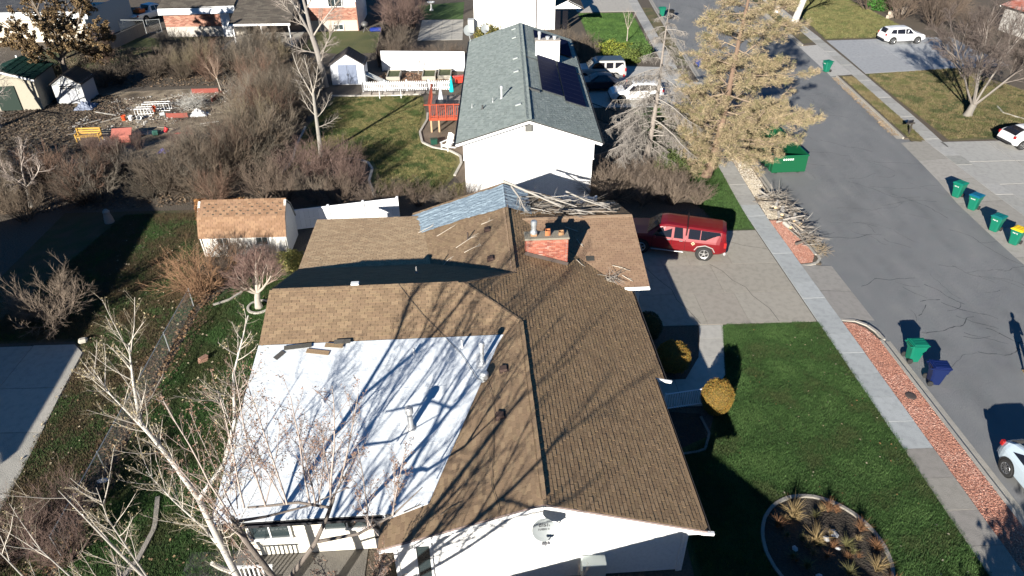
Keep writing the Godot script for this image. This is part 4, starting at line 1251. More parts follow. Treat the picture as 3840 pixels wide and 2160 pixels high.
func build_grey_house() -> void:
	rng.seed = 202
	var H := thing("grey_roof_house", "white house with grey-green shingle roof and dark solar panels behind the brown roof", "house", Vector3(2.95,0,-41.95), -0.033)
	var g := [Color(0.29,0.33,0.31), Color(0.265,0.305,0.287), Color(0.315,0.355,0.335), Color(0.245,0.28,0.265), Color(0.28,0.32,0.305)]
	gable_house(H, 4.6,24.0,4.12,5.62, Color(0.86,0.86,0.85), g, 0.5,0.2,0.36, true, 0.01)
	var p := 1.5 / 4.6
	var k := sqrt(1 + p * p)
	# painted brick lower storey, set forward
	var mb := mk(Color(0.6,0.6,0.6))
	mb.box(Vector3(0,1.43,-0.44), Vector3(8.2,2.86,0.1))
	part(H, "mortar_core", mb, M.rough)
	mb = MB.new()
	var row := 0
	var y := 0.02
	while y < 2.84:
		var x := -4.1 - (0.1 if row % 2 else 0.0)
		while x < 4.1:
			mb.k = dim(Color(0.84,0.84,0.84), R(0.94,1.03))
			var x0 := maxf(x, -4.1); var x1 := minf(x + 0.2,4.1)
			if x1 - x0 > 0.03: mb.box(Vector3((x0 + x1) / 2, y + 0.036,-0.35), Vector3(x1 - x0 - 0.012,0.062,0.09))
			x += 0.21
		y += 0.076
		row += 1
	part(H, "painted_bricks", mb, M.paint, "stuff")
	bit(H, "brick_ledge", Color(0.85,0.85,0.85), M.paint, Vector3(0,2.9,-0.33), Vector3(8.36,0.09,0.26), 0.01)
	for s in [-1,1]:
		bit(H, "corner_board", Color(0.7,0.72,0.74), M.paint, Vector3(s * 4.12,3.4,-0.47), Vector3(0.12,1.1,0.1), 0.01)
	# attic vent
	mb = mk(Color(0.05,0.048,0.045))
	mb.cbox(Vector3(0.0,4.98,-0.44), Vector3(0.46,0.58,0.06), 0.01)
	var av := part(H, "attic_vent", mb, M.plain)
	for i in 7:
		mb = mk(Color(0.22,0.22,0.21))
		mb.box(Vector3(0,4.76 + i * 0.07,-0.4), Vector3(0.36,0.05,0.02), Basis(Vector3(1,0,0), 0.5))
		part(av, "slat", mb, M.plain)
	# roof vents, pipes
	var NW := Vector3(-p, 1,0).normalized()
	for n in [3.2,10.3,13.6,19.6,22.4]:
		mb = mk(Color(0.45,0.48,0.47))
		var at := Vector3(-0.62,5.62 - p * 0.62 + 0.05,-n)
		mb.cbox(at, Vector3(0.42,0.1,0.22), 0.03, Basis(Vector3(0,0,1), atan(p)))
		part(H, "roof_vent", mb, M.dull_metal)
	pipe(H, "flue", Vector3(-1.7,5.0,-5.6), 0.75,0.07, Color(0.75,0.76,0.76), true)
	pipe(H, "vent_pipe", Vector3(-2.3,4.83,-5.4), 0.35,0.035, Color(0.4,0.42,0.42))
	pipe(H, "vent_pipe", Vector3(-3.75,4.36,-5.7), 0.3,0.03, Color(0.4,0.42,0.42))
	pipe(H, "vent_pipe", Vector3(-3.0,4.6,-4.7), 0.3,0.06, Color(0.06,0.06,0.06), false, M.plain)
	# white chimney
	var C := Node3D.new()
	C.name = "chimney"
	H.add_child(C)
	bit(C, "stack", Color(0.86,0.86,0.85), M.paint, Vector3(1.95,5.35,-15.2), Vector3(1.9,2.1,0.75), 0.02)
	bit(C, "crown", Color(0.42,0.38,0.34), M.rough, Vector3(1.95,6.44,-15.2), Vector3(2.0,0.08,0.85), 0.02)
	for q in [[1.3,0.6,0.11], [1.95,0.22,0.14], [2.5,0.26,0.13]]:
		mb = mk(Color(0.62,0.64,0.64))
		mb.lathe([Vector2(q[2], 0), Vector2(q[2], q[1] * 0.6), Vector2(q[2] * 1.3, q[1] * 0.62), Vector2(q[2] * 1.3, q[1]), Vector2(0, q[1] * 1.05)], Vector3(q[0], 6.47,-15.2), 12)
		part(C, "flue", mb, M.dull_metal)
	# solar panels: two banks
	var nE := Vector3(p, 1,0).normalized()
	var V := Vector3(-1, p, 0) / k
	var at_roof := func(x: float, n: float, lift: float) -> Vector3: return Vector3(x, 5.62 - p * x, -n) + nE * lift
	for bank in [[1.02,6.4,9,0], [2.6,5.6,9,0], [1.02,17.4,5,1], [2.6,17.4,5,1]]:
		for i in bank[2]:
			var pn := MB.new()
			var a: Vector3 = at_roof.call(bank[0] + 0.78, bank[1] + i * 1.02 + 0.5,0.12)
			var B := Basis(-V, Vector3(0,0,-1).cross(-V) * -1.0, Vector3(0,0,1))
			B = Basis(-V, nE, (-V).cross(nE))
			pn.k = Color(0.03,0.035,0.05)
			pn.box(a, Vector3(1.56,0.04,1.01), B)
			var po := part(H, "solar_panel", pn, M.dull_metal)
			var gl := mk(Color(0.008,0.014,0.042))
			gl.box(a + nE * 0.021, Vector3(1.53,0.004,0.985), B)
			part(po, "cell_glass", gl, M.solar_glass)
	gutter(H, Vector3(-4.66,4.1,0), Vector3(-4.66,4.1,-24), Color(0.07,0.07,0.07))
	gutter(H, Vector3(4.66,4.1,0), Vector3(4.66,4.1,-24), Color(0.08,0.08,0.08))
	mb = mk(Color(0.06,0.065,0.065))
	mb.tube([Vector3(0.15,5.62,-13.6), Vector3(1.0,5.35,-13.55), Vector3(4.5,4.22,-13.4)], [0.03,0.03,0.03], 6)
	mb.cbox(Vector3(0.55,5.5,-6.0), Vector3(0.8,0.14,0.26), 0.02, Basis(Vector3(0,0,1), -atan(p)))
	part(H, "conduit", mb, M.plain)
	dish("satellite_dish", "grey satellite dish on the far left eave corner of the grey roof", H.transform * Vector3(-4.6,5.1,-23.5), Vector3(0.0,0.5,1.0), 0.48, Vector3(0.1,-0.85,0.2))
	dish("satellite_dish", "smaller grey satellite dish standing just beyond the grey roof's far corner", Vector3(0.6,4.0,-70.5), Vector3(0.1,0.5,1.0), 0.4, Vector3(0.0,-0.9,-0.1))

# ------------------------------------------------------------------ vehicles: +x is forward
func lerp_line(t: Array, x: float) -> float:
	if x <= t[0][0]: return t[0][1]
	for i in t.size() - 1:
		if x <= t[i + 1][0]: return lerpf(t[i][1], t[i + 1][1], (x - t[i][0]) / maxf(t[i + 1][0] - t[i][0], 1e-5))
	return t[t.size() - 1][1]

# d: L, W, top [[x,y]..] rear to front (hood, roof), belt [[x,y]..], gh [x0,x1] glasshouse, wheels [xr,xf], r, col, side [[poly]..], ws [xb,yb,xt,yt], rw, low
func vehicle(called: String, label: String, category: String, at: Vector3, turn: float, d: Dictionary) -> Node3D:
	var t := thing(called, label, category, at, turn)
	var hw: float = d.W / 2
	var inset: float = d.get("inset", 0.2)
	var x0: float = d.top[0][0]; var x1: float = d.top[d.top.size() - 1][0]
	var st := []
	for q in d.top: st.append(q[0])
	for i in 30: st.append(lerpf(x0, x1, i / 29.0))
	st.sort()
	var section := func(x: float) -> Array:
		var ty := lerp_line(d.top, x)
		var by := lerp_line(d.belt, x)
		# the plan narrows at both ends
		var e := minf((x - x0), (x1 - x))
		var wq := hw * (1.0 - 0.17 * pow(clampf(1.0 - e / 0.55,0,1), 2.0))
		var low: float = d.get("low", 0.28) + 0.12 * clampf(1.0 - e / 0.5,0,1)
		var a := [Vector2(wq * 0.9, low), Vector2(wq * 0.985, low + 0.1), Vector2(wq, (low + by) * 0.5), Vector2(wq * 0.985, by - 0.12), Vector2(wq * 0.95, by - 0.01)]
		var rise := ty - by
		if rise > 0.02:
			var rw := lerpf(wq * 0.95, hw - inset, clampf(rise / 0.5,0,1))
			a.append(Vector2(lerpf(wq * 0.93, rw, 0.9), by + rise * 0.82))
			a.append(Vector2(rw - 0.06, ty - 0.035 * clampf(rise * 4.0,0,1)))
			a.append(Vector2(rw * 0.6, ty))
			a.append(Vector2(0, ty + 0.012))
		else:
			a.append(Vector2(wq * 0.93, ty + 0.0)); a.append(Vector2(wq * 0.85, ty + 0.012)); a.append(Vector2(wq * 0.5, ty + 0.03)); a.append(Vector2(0, ty + 0.035))
		return a
	var mb := mk(d.col)
	var last := []
	var lx := 0.0
	for x in st:
		if last.size() and x - lx < 0.004: continue
		var s: Array = section.call(x)
		if last.size():
			for i in s.size() - 1:
				for sg in [1.0,-1.0]:
					var a := Vector3(lx, last[i].y, sg * last[i].x); var b := Vector3(x, s[i].y, sg * s[i].x)
					var c := Vector3(x, s[i + 1].y, sg * s[i + 1].x); var e := Vector3(lx, last[i + 1].y, sg * last[i + 1].x)
					if sg > 0: mb.quad(a, b, c, e)
					else: mb.quad(e, c, b, a)
			mb.quad(Vector3(lx, last[0].y, -last[0].x), Vector3(x, s[0].y, -s[0].x), Vector3(x, s[0].y, s[0].x), Vector3(lx, last[0].y, last[0].x))
		else:
			for i in s.size() - 1: mb.quad(Vector3(x, s[i].y, -s[i].x), Vector3(x, s[i].y, s[i].x), Vector3(x, s[i + 1].y, s[i + 1].x), Vector3(x, s[i + 1].y, -s[i + 1].x))
		last = s
		lx = x
	for i in last.size() - 1: mb.quad(Vector3(lx, last[i].y, last[i].x), Vector3(lx, last[i].y, -last[i].x), Vector3(lx, last[i + 1].y, -last[i + 1].x), Vector3(lx, last[i + 1].y, last[i + 1].x))
	part(t, "body", mb, M.car_paint)
	# width of the outer skin at (x, y), a touch proud
	var skin := func(x: float, y: float) -> float:
		var s: Array = section.call(x)
		for i in s.size() - 1:
			if y <= s[i + 1].y: return lerpf(s[i].x, s[i + 1].x, clampf((y - s[i].y) / maxf(s[i + 1].y - s[i].y, 1e-4), 0,1))
		return s[s.size() - 2].x
	for poly in d.get("side", []):
		for sg in [1.0,-1.0]:
			var q := []
			for p in poly: q.append(Vector3(p[0], p[1], sg * (skin.call(p[0], p[1]) + 0.008)))
			if sg < 0: q.reverse()
			var g := mk(d.get("glass", Color(0.012,0.014,0.017)))
			for i in range(1, q.size() - 1): g.tri(q[0], q[i], q[i + 1])
			part(t, "side_window", g, M.dark_glass)
	for w in [["windscreen", d.get("ws")], ["rear_window", d.get("rw")]]:
		if w[1] == null: continue
		var a: Array = w[1]
		var g := mk(d.get("glass", Color(0.012,0.014,0.017)))
		var up := Vector3(a[0] - a[2], 0,0).normalized() * 0.012 + Vector3(0,0.018,0)
		var wb: float = skin.call(a[0], a[1] - 0.01) * 0.9; var wt: float = (hw - inset - 0.05)
		var rows := 4
		for i in rows:
			var f0 := float(i) / rows; var f1 := float(i + 1) / rows
			var ax := lerpf(a[0], a[2], f0); var bx := lerpf(a[0], a[2], f1)
			var ay := lerp_line(d.top, ax); var by := lerp_line(d.top, bx)
			var aw := lerpf(wb, wt, f0); var bw := lerpf(wb, wt, f1)
			var P := [Vector3(ax, ay, -aw) + up, Vector3(ax, ay + 0.012,0) + up, Vector3(ax, ay, aw) + up, Vector3(bx, by, -bw) + up, Vector3(bx, by + 0.012,0) + up, Vector3(bx, by, bw) + up]
			g.quad(P[0], P[1], P[4], P[3]); g.quad(P[1], P[2], P[5], P[4])
		part(t, w[0], g, M.dark_glass)
	var r: float = d.r
	for wx in d.wheels:
		for sg in [1.0,-1.0]:
			var zc: float = sg * (hw - 0.1)
			var B := Basis(Vector3(1,0,0), sg * PI / 2)
			var ar := mk(Color(0.012,0.012,0.013))
			ar.lathe([Vector2(0,0.0), Vector2(r * 1.16,0.0), Vector2(r * 1.16,-0.05)], Vector3(wx, r + 0.03, sg * (hw + 0.006)), 24, B)
			part(t, "wheel_arch", ar, M.rubber)
			var ty := mk(Color(0.022,0.022,0.023))
			ty.lathe([Vector2(r * 0.55,-0.12), Vector2(r * 0.93,-0.13), Vector2(r, -0.09), Vector2(r, 0.09), Vector2(r * 0.93,0.125), Vector2(r * 0.66,0.13), Vector2(r * 0.62,0.1)], Vector3(wx, r, zc), 24, B)
			var wo := part(t, "wheel", ty, M.rubber)
			var rm := mk(d.get("rim", Color(0.5,0.5,0.5)))
			rm.lathe([Vector2(r * 0.55,0.118), Vector2(r * 0.64,0.135), Vector2(r * 0.66,0.125)], Vector3(wx, r, zc), 20, B)
			var ns: int = d.get("spokes", 5)
			for s in ns:
				var a := TAU * s / ns + 0.3
				var u := Vector3(cos(a), sin(a), 0)
				rm.bar(Vector3(wx, r, zc + sg * 0.118) + u * 0.02, Vector3(wx, r, zc + sg * 0.122) + u * r * 0.6,0.05 if ns < 8 else 0.028,0.03, Vector3(0,0,1))
			rm.lathe([Vector2(r * 0.2,0.11), Vector2(r * 0.18,0.135), Vector2(0,0.14)], Vector3(wx, r, zc), 12, B)
			part(wo, "rim", rm, M.metal)
	for sg in [1.0,-1.0]:
		var q := mk(Color(0.75,0.77,0.78))
		var hx: float = x1 - 0.13; var hy: float = d.get("head_y", lerp_line(d.top, x1) - 0.12)
		q.cbox(Vector3(hx, hy, sg * hw * 0.66), Vector3(0.2,0.13, hw * 0.36), 0.03)
		part(t, "headlight", q, M.dark_glass)
		q = mk(d.get("tail", Color(0.3,0.008,0.008)))
		var ty: float = d.get("tail_y", 0.95)
		q.cbox(Vector3(x0 + 0.09, ty, sg * hw * 0.82), Vector3(0.16, d.get("tail_h", 0.22), hw * 0.17), 0.02)
		part(t, "tail_light", q, M.plastic)
		q = mk(d.get("mirror", d.col))
		var mx: float = d.get("mirror_x", 0.7)
		var my := lerp_line(d.belt, mx) + 0.04
		q.cbox(Vector3(mx, my, sg * (hw + 0.09)), Vector3(0.12,0.14,0.2), 0.03)
		part(t, "mirror", q, M.plastic)
	for bx in [[x0 + 0.04,0.46], [x1 - 0.04,0.46]]:
		var q := MB.new()
		bit(t, "bumper", d.get("bumper", Color(0.03,0.03,0.032)), M.plastic, Vector3(bx[0], bx[1], 0), Vector3(0.14,0.2, hw * 1.66), 0.05)
	return t

func suv(called: String, label: String, at: Vector3, turn: float, col: Color, extra := {}) -> Node3D:
	var d := {"L": 4.7, "W": 1.86, "top": [[-2.32,0.8], [-2.28,1.0], [-2.02,1.5], [-1.75,1.62], [-0.6,1.7], [0.2,1.68], [0.5,1.58], [1.18,1.08], [1.9,0.97], [2.2,0.86], [2.36,0.62]], "belt": [[-2.32,0.8], [-2.2,1.06], [0.9,1.0], [1.18,1.05], [1.9,0.95], [2.2,0.84], [2.36,0.6]], "wheels": [-1.38,1.4], "r": 0.36, "col": col, "inset": 0.3,
		"side": [[[-1.82,1.12], [-1.1,1.08], [-1.1,1.5], [-1.55,1.48]], [[-1.04,1.08], [-0.16,1.06], [-0.16,1.53], [-1.04,1.51]], [[-0.1,1.06], [0.86,1.05], [0.42,1.48], [0.16,1.53], [-0.1,1.53]]],
		"ws": [1.14,1.08,0.44,1.6], "rw": [-2.22,1.12,-1.96,1.54], "mirror_x": 0.78, "tail_y": 1.0}
	d.merge(extra, true)
	return vehicle(called, label, "car", at, turn, d)

func wheelie_bin(label: String, at: Vector3, turn: float, body: Color, lid: Color, group: String, letters := true) -> Node3D:
	var t := thing("wheelie_bin", label, "bin", at, turn, group)
	# tapered tub, front towards +z
	var mb := mk(body)
	var ring := func(y: float, w: float, dp: float, off: float) -> Array:
		var a := []
		var c := 0.05
		for q in [[-1,-1], [1,-1], [1,1], [-1,1]]:
			var sx: float = q[0]; var sz: float = q[1]
			var p0 := Vector3(sx * (w / 2 - c), y, sz * dp / 2 + off); var p1 := Vector3(sx * w / 2, y, sz * (dp / 2 - c) + off)
			if sx * sz < 0:
				a.append(p0 if sz < 0 and sx > 0 else p1); a.append(p1 if sz < 0 and sx > 0 else p0)
			else:
				a.append(p1 if sx < 0 else p1); a.append(p0)
		return a
	var lv := [[0.03,0.44,0.46,0.0], [0.12,0.46,0.5,0.0], [0.7,0.55,0.62,0.01], [0.72,0.6,0.7,0.01], [0.92,0.62,0.74,0.01], [0.94,0.66,0.78,0.01], [0.99,0.66,0.78,0.01]]
	var prev := []
	for l in lv:
		var a := []
		var w: float = l[1]; var dp: float = l[2]
		var c := 0.06
		for q in [[w / 2 - c, -dp / 2], [w / 2,-dp / 2 + c], [w / 2, dp / 2 - c], [w / 2 - c, dp / 2], [-w / 2 + c, dp / 2], [-w / 2, dp / 2 - c], [-w / 2,-dp / 2 + c], [-w / 2 + c, -dp / 2]]:
			a.append(Vector3(q[0], l[0], q[1] + l[3]))
		if prev.size():
			for i in 8:
				var j := (i + 1) % 8
				mb.quad(prev[j], prev[i], a[i], a[j])
		prev = a
	part(t, "tub", mb, M.plastic)
	mb = mk(lid)
	mb.cbox(Vector3(0,1.02,0.02), Vector3(0.68,0.05,0.8), 0.02)
	mb.cbox(Vector3(0,1.055,0.03), Vector3(0.58,0.05,0.66), 0.025)
	for i in 3: mb.box(Vector3(-0.17 + i * 0.17,1.085,0.03), Vector3(0.05,0.012,0.5))
	part(t, "lid", mb, M.plastic)
	mb = mk(body)
	mb.tube([Vector3(-0.26,0.97,-0.47), Vector3(0.26,0.97,-0.47)], [0.02,0.02], 8)
	for s in [-1,1]: mb.bar(Vector3(s * 0.26,0.97,-0.38), Vector3(s * 0.26,0.97,-0.48), 0.04,0.06)
	part(t, "handle", mb, M.plastic)
	for s in [-1,1]:
		mb = mk(Color(0.02,0.02,0.02))
		mb.lathe([Vector2(0,0.035), Vector2(0.1,0.035), Vector2(0.13,0.03), Vector2(0.13,-0.03), Vector2(0.1,-0.035), Vector2(0,-0.035)], Vector3(s * 0.28,0.13,-0.26), 16, Basis(Vector3(0,0,1), PI / 2))
		part(t, "wheel", mb, M.rubber)
	mb = mk(Color(0.75,0.78,0.76))
	for s in [-1,1]:
		for q in 4: mb.box(Vector3(-0.12 + q * 0.075,0.83,0.385), Vector3(0.05,0.08 if q % 2 else 0.06,0.006))
	part(t, "stencil_print", mb, M.print)
	return t

func build_vehicles() -> void:
	rng.seed = 303
	# red pickup with a cap, parked askew before the garage
	var red := Color(0.155,0.004,0.009)
	var d := {"L": 5.8, "W": 2.0, "top": [[-2.95,0.9], [-2.9,1.25], [-2.82,1.78], [-2.6,1.88], [-0.72,1.93], [-0.68,1.9], [-0.62,1.93], [0.5,1.95], [0.86,1.85], [1.52,1.3], [2.4,1.22], [2.78,1.08], [2.88,0.75]], "belt": [[-2.95,0.9], [-2.85,1.22], [1.2,1.2], [1.52,1.27], [2.4,1.2], [2.78,1.05], [2.88,0.74]], "wheels": [-1.78,1.8], "r": 0.43, "col": red, "inset": 0.26, "low": 0.42,
		"side": [[[-2.66,1.28], [-1.48,1.26], [-1.48,1.78], [-2.5,1.76]], [[-1.44,1.26], [-0.8,1.26], [-0.8,1.8], [-1.44,1.79]], [[-0.52,1.22], [0.0,1.22], [0.0,1.82], [-0.44,1.81]], [[0.14,1.22], [1.2,1.22], [0.8,1.7], [0.5,1.82], [0.14,1.83]]],
		"ws": [1.5,1.3,0.82,1.86], "rw": [-2.885,1.35,-2.82,1.74], "mirror_x": 1.05, "tail_y": 1.05, "tail_h": 0.34, "spokes": 5, "rim": Color(0.7,0.7,0.7), "bumper": Color(0.4,0.4,0.4), "head_y": 0.98}
	var P := vehicle("red_pickup", "dark red pickup truck with a matching bed cap parked before the garage", "pickup", Vector3(11.0,0.034,-35.5), PI - 0.3, d)
	# near-side trim seen in the photo: running board, door gaps, handles, emblem
	for sg in [1.0,-1.0]:
		var q := mk(Color(0.45,0.45,0.46))
		q.tube([Vector3(-0.62,0.42, sg * 1.04), Vector3(1.2,0.42, sg * 1.04)], [0.035,0.035], 8)
		part(P, "running_board", q, M.metal)
		for gx in [-0.66,0.08,1.18]:
			q = mk(Color(0.02,0.004,0.004))
			q.box(Vector3(gx, 0.86, sg * 0.999), Vector3(0.016,0.68,0.01))
			part(P, "door_gap", q, M.rubber)
		for hx in [-0.42,0.28]:
			bit(P, "door_handle", Color(0.7,0.7,0.7), M.metal, Vector3(hx, 1.1, sg * 1.005), Vector3(0.2,0.05,0.04), 0.01)
		q = mk(Color(0.5,0.42,0.26))
		q.box(Vector3(-1.1,1.02, sg * 1.003), Vector3(0.17,0.17,0.006), Basis(Vector3(0,0,1), PI / 4))
		q.k = Color(0.12,0.1,0.07)
		q.box(Vector3(-1.1,1.02, sg * 1.006), Vector3(0.09,0.09,0.006), Basis(Vector3(0,0,1), PI / 4))
		part(P, "emblem", q, M.print)
		q = mk(Color(0.32,0.3,0.28))
		q.tube([Vector3(-2.34,0.62, sg * 1.0), Vector3(-2.2,0.85, sg * 1.005), Vector3(-1.78,0.98, sg * 1.01), Vector3(-1.36,0.85, sg * 1.005), Vector3(-1.22,0.62, sg * 1.0)], [0.03,0.03,0.03,0.03,0.03], 6)
		part(P, "fender_flare", q, M.plastic)
	var seam := mk(Color(0.012,0.004,0.004))
	seam.box(Vector3(-0.68,1.58,0), Vector3(0.06,0.78,1.76))
	part(P, "cap_gap", seam, M.rubber)
	# cars at the next house
	suv("white_suv", "white suv with roof rails facing the grey roofed house behind the dead spruce", Vector3(13.7,0.034,-61.1), PI, Color(0.8,0.81,0.82), {"L": 4.9})
	var sil := suv("silver_suv", "boxy silver suv with dark roof nearest the far hedge in the next driveway", Vector3(11.3,0.034,-67.4), PI, Color(0.5,0.49,0.47), {"W": 1.95, "top": [[-2.55,0.85], [-2.5,1.15], [-2.36,1.75], [-2.2,1.84], [-0.4,1.86], [0.35,1.82], [0.55,1.74], [1.1,1.18], [2.2,1.08], [2.5,0.95], [2.6,0.7]], "belt": [[-2.55,0.85], [-2.45,1.15], [0.9,1.1], [1.1,1.15], [2.2,1.06], [2.5,0.93], [2.6,0.68]], "wheels": [-1.5,1.5], "inset": 0.16, "side": [[[-2.3,1.2], [-1.45,1.18], [-1.45,1.68], [-2.2,1.68]], [[-1.25,1.18], [-0.6,1.16], [-0.6,1.68], [-1.25,1.68]], [[-0.42,1.16], [0.85,1.16], [0.48,1.62], [0.2,1.7], [-0.42,1.68]]], "ws": [1.06,1.2,0.5,1.75], "rw": [-2.5,1.2,-2.38,1.72], "tail_h": 0.3})
	var rf := MB.new()
	bit(sil, "dark_roof", Color(0.08,0.1,0.11), M.car_paint, Vector3(-0.95,1.875,0), Vector3(2.5,0.03,1.5), 0.01)
	vehicle("dark_sedan", "dark blue sedan parked between the silver and the white suv", "car", Vector3(11.0,0.034,-64.2), PI, {"L": 4.8, "W": 1.85, "top": [[-2.4,0.75], [-2.36,0.95], [-1.7,1.05], [-0.95,1.4], [-0.3,1.46], [0.25,1.42], [1.05,0.98], [1.9,0.88], [2.25,0.76], [2.4,0.6]], "belt": [[-2.4,0.75], [-2.3,0.92], [-1.6,0.97], [0.9,0.92], [1.05,0.95], [1.9,0.86], [2.25,0.74], [2.4,0.58]], "wheels": [-1.4,1.4], "r": 0.34, "col": Color(0.012,0.016,0.028), "inset": 0.32, "side": [[[-1.35,1.0], [-0.5,0.98], [-0.5,1.32], [-0.9,1.3]], [[-0.44,0.98], [0.75,0.96], [0.2,1.3], [-0.44,1.33]]], "ws": [1.0,0.98,0.28,1.4], "rw": [-1.66,1.06,-1.0,1.37], "mirror_x": 0.65})
	suv("white_suv", "white crossover with a sunroof parked on the driveway across the street", Vector3(46.3,0.034,-78.0), 0.04, Color(0.8,0.81,0.82))
	vehicle("white_car", "white hatchback at the right edge above the row of bins", "car", Vector3(41.7,0.034,-49.4), 0.12, {"L": 4.4, "W": 1.85, "top": [[-2.15,0.75], [-2.1,1.0], [-1.6,1.3], [-0.9,1.5], [0.2,1.52], [1.1,1.02], [1.9,0.9], [2.2,0.6]], "belt": [[-2.15,0.75], [-2.0,1.0], [1.0,0.96], [1.9,0.88], [2.2,0.58]], "wheels": [-1.3,1.3], "r": 0.34, "col": Color(0.78,0.79,0.8), "inset": 0.32, "side": [[[-1.4,1.05], [-0.4,1.02], [-0.4,1.4], [-0.9,1.38]], [[-0.34,1.02], [0.9,1.0], [0.25,1.4], [-0.34,1.42]]], "ws": [1.05,1.02,0.26,1.5], "rw": [-2.0,1.06,-1.2,1.42]})
	vehicle("black_car", "black car in deep shade below the white hatchback at the right edge", "car", Vector3(43.2,0.034,-45.6), 0.1, {"L": 4.5, "W": 1.85, "top": [[-2.25,0.75], [-2.2,1.0], [-1.6,1.35], [-0.9,1.5], [0.2,1.5], [1.1,1.02], [1.9,0.9], [2.25,0.6]], "belt": [[-2.25,0.75], [-2.0,1.0], [1.0,0.96], [1.9,0.88], [2.25,0.58]], "wheels": [-1.3,1.3], "r": 0.34, "col": Color(0.012,0.012,0.015), "inset": 0.32, "side": [[[-1.4,1.05], [-0.4,1.02], [-0.4,1.38], [-0.9,1.36]], [[-0.34,1.02], [0.9,1.0], [0.25,1.38], [-0.34,1.4]]], "ws": [1.05,1.02,0.26,1.48], "rw": [-2.0,1.06,-1.2,1.42]})
	vehicle("shade_tinted_car", "white hatchback with bluish shade put into its paint, parked at the kerb in the lower right corner", "car", Vector3(20.9, LOW, -16.7), -PI / 2 + 0.02, {"L": 4.5, "W": 1.9, "top": [[-2.2,0.7], [-2.16,1.02], [-1.7,1.32], [-0.9,1.52], [0.2,1.52], [1.1,1.02], [1.9,0.9], [2.2,0.6]], "belt": [[-2.2,0.7], [-2.0,1.0], [1.0,0.98], [1.9,0.88], [2.2,0.58]], "wheels": [-1.35,1.38], "r": 0.36, "col": Color(0.5,0.6,0.68), "inset": 0.34, "spokes": 10, "rim": Color(0.35,0.36,0.38), "bumper": Color(0.5,0.6,0.68), "side": [[[-1.5,1.08], [-0.4,1.03], [-0.4,1.41], [-0.9,1.39]], [[-0.34,1.03], [0.9,1.02], [0.25,1.41], [-0.34,1.43]]], "ws": [1.05,1.02,0.26,1.5], "rw": [-2.05,1.08,-1.2,1.44]})  # white car; the blue cast of shade is put into its paint colour
	# white pickup far left with its tailgate down
	var wp := vehicle("white_pickup", "white pickup with lowered tailgate and orange load beside the far brick house", "pickup", Vector3(-40.6,0.01,-94.0), PI / 2 - 0.45, {"L": 5.4, "W": 1.95, "top": [[-2.7,0.95], [-2.65,1.08], [-0.72,1.1], [-0.68,1.12], [-0.5,1.75], [-0.3,1.84], [0.6,1.84], [0.9,1.74], [1.5,1.18], [2.3,1.1], [2.65,0.95], [2.72,0.7]], "belt": [[-2.7,0.95], [-2.6,1.1], [1.2,1.1], [1.5,1.15], [2.3,1.08], [2.65,0.92], [2.72,0.69]], "wheels": [-1.6,1.7], "r": 0.4, "col": Color(0.8,0.8,0.8), "inset": 0.22, "low": 0.4, "side": [[[-0.42,1.18], [0.2,1.16], [0.2,1.68], [-0.35,1.68]], [[0.27,1.16], [1.15,1.15], [0.8,1.6], [0.27,1.69]]], "ws": [1.45,1.2,0.85,1.76], "rw": [-0.66,1.2,-0.46,1.72]})
	var q := mk(Color(0.02,0.02,0.02))
	q.box(Vector3(-1.7,1.115,0), Vector3(1.7,0.02,1.5))
	part(wp, "bed_floor", q, M.rubber)
	bit(wp, "tailgate", Color(0.8,0.8,0.8), M.car_paint, Vector3(-3.0,0.95,0), Vector3(0.6,0.06,1.6), 0.02)
	q = mk(Color(0.55,0.12,0.02))
	q.cbox(Vector3(0,0.2,0), Vector3(0.9,0.4,1.1), 0.03)
	q.cbox(Vector3(-0.2,0.45,0.1), Vector3(0.4,0.2,0.5), 0.03)
	one("orange_crate", q, M.plastic, "orange crates loaded in the bed of the white pickup", "crate", "", wp.transform * Vector3(-1.5,1.13,0), wp.rotation.y)

	# ---- bins
	var gr := Color(0.005,0.135,0.085)
	var grp := "green wheelie bins at the kerb"
	wheelie_bin("green wheelie bin standing beside the navy bin on our kerb", Vector3(19.95, LOW, -25.0), PI / 2, gr, gr, grp)
	wheelie_bin("dark navy wheelie bin on the near kerb", Vector3(20.1, LOW, -23.4), PI / 2 - 0.15, Color(0.005,0.012,0.065), Color(0.006,0.014,0.075), "")
	wheelie_bin("green wheelie bin with blue-green lid, farthest of the four across the street", Vector3(31.5, LOW + 0.05,-41.3), -PI / 2 + 0.5, gr, Color(0.006,0.17,0.12), grp)
	wheelie_bin("green wheelie bin with blue lid, second farthest of the four across the street", Vector3(31.5, LOW + 0.05,-39.5), -PI / 2 + 0.55, gr, Color(0.005,0.11,0.2), grp)
	wheelie_bin("green wheelie bin next to the one with the yellow lid across the street", Vector3(31.2, LOW + 0.05,-36.7), -PI / 2 + 0.55, gr, Color(0.006,0.14,0.14), grp)
	wheelie_bin("green wheelie bin with a yellow lid at the right edge", Vector3(31.4, LOW + 0.05,-35.1), -PI / 2 + 0.55, gr, Color(0.75,0.5,0.015), grp)
	wheelie_bin("lone green wheelie bin at the foot of the driveway across the street", Vector3(34.0, LOW + 0.08,-68.3), -PI / 2 + 0.3, gr, gr, grp)
	wheelie_bin("green wheelie bin far up the street at the top of the picture", Vector3(23.0, LOW, -92.0), PI / 2, gr, gr, grp)
	wheelie_bin("black wheelie bin far up the street beside a green one", Vector3(23.7, LOW, -90.6), PI / 2, Color(0.012,0.014,0.014), Color(0.012,0.014,0.014), "")
	wheelie_bin("blue wheelie bin at the kerb beyond the pine's crown", Vector3(22.0, LOW, -71.0), PI / 2, Color(0.01,0.03,0.16), Color(0.01,0.035,0.18), "")
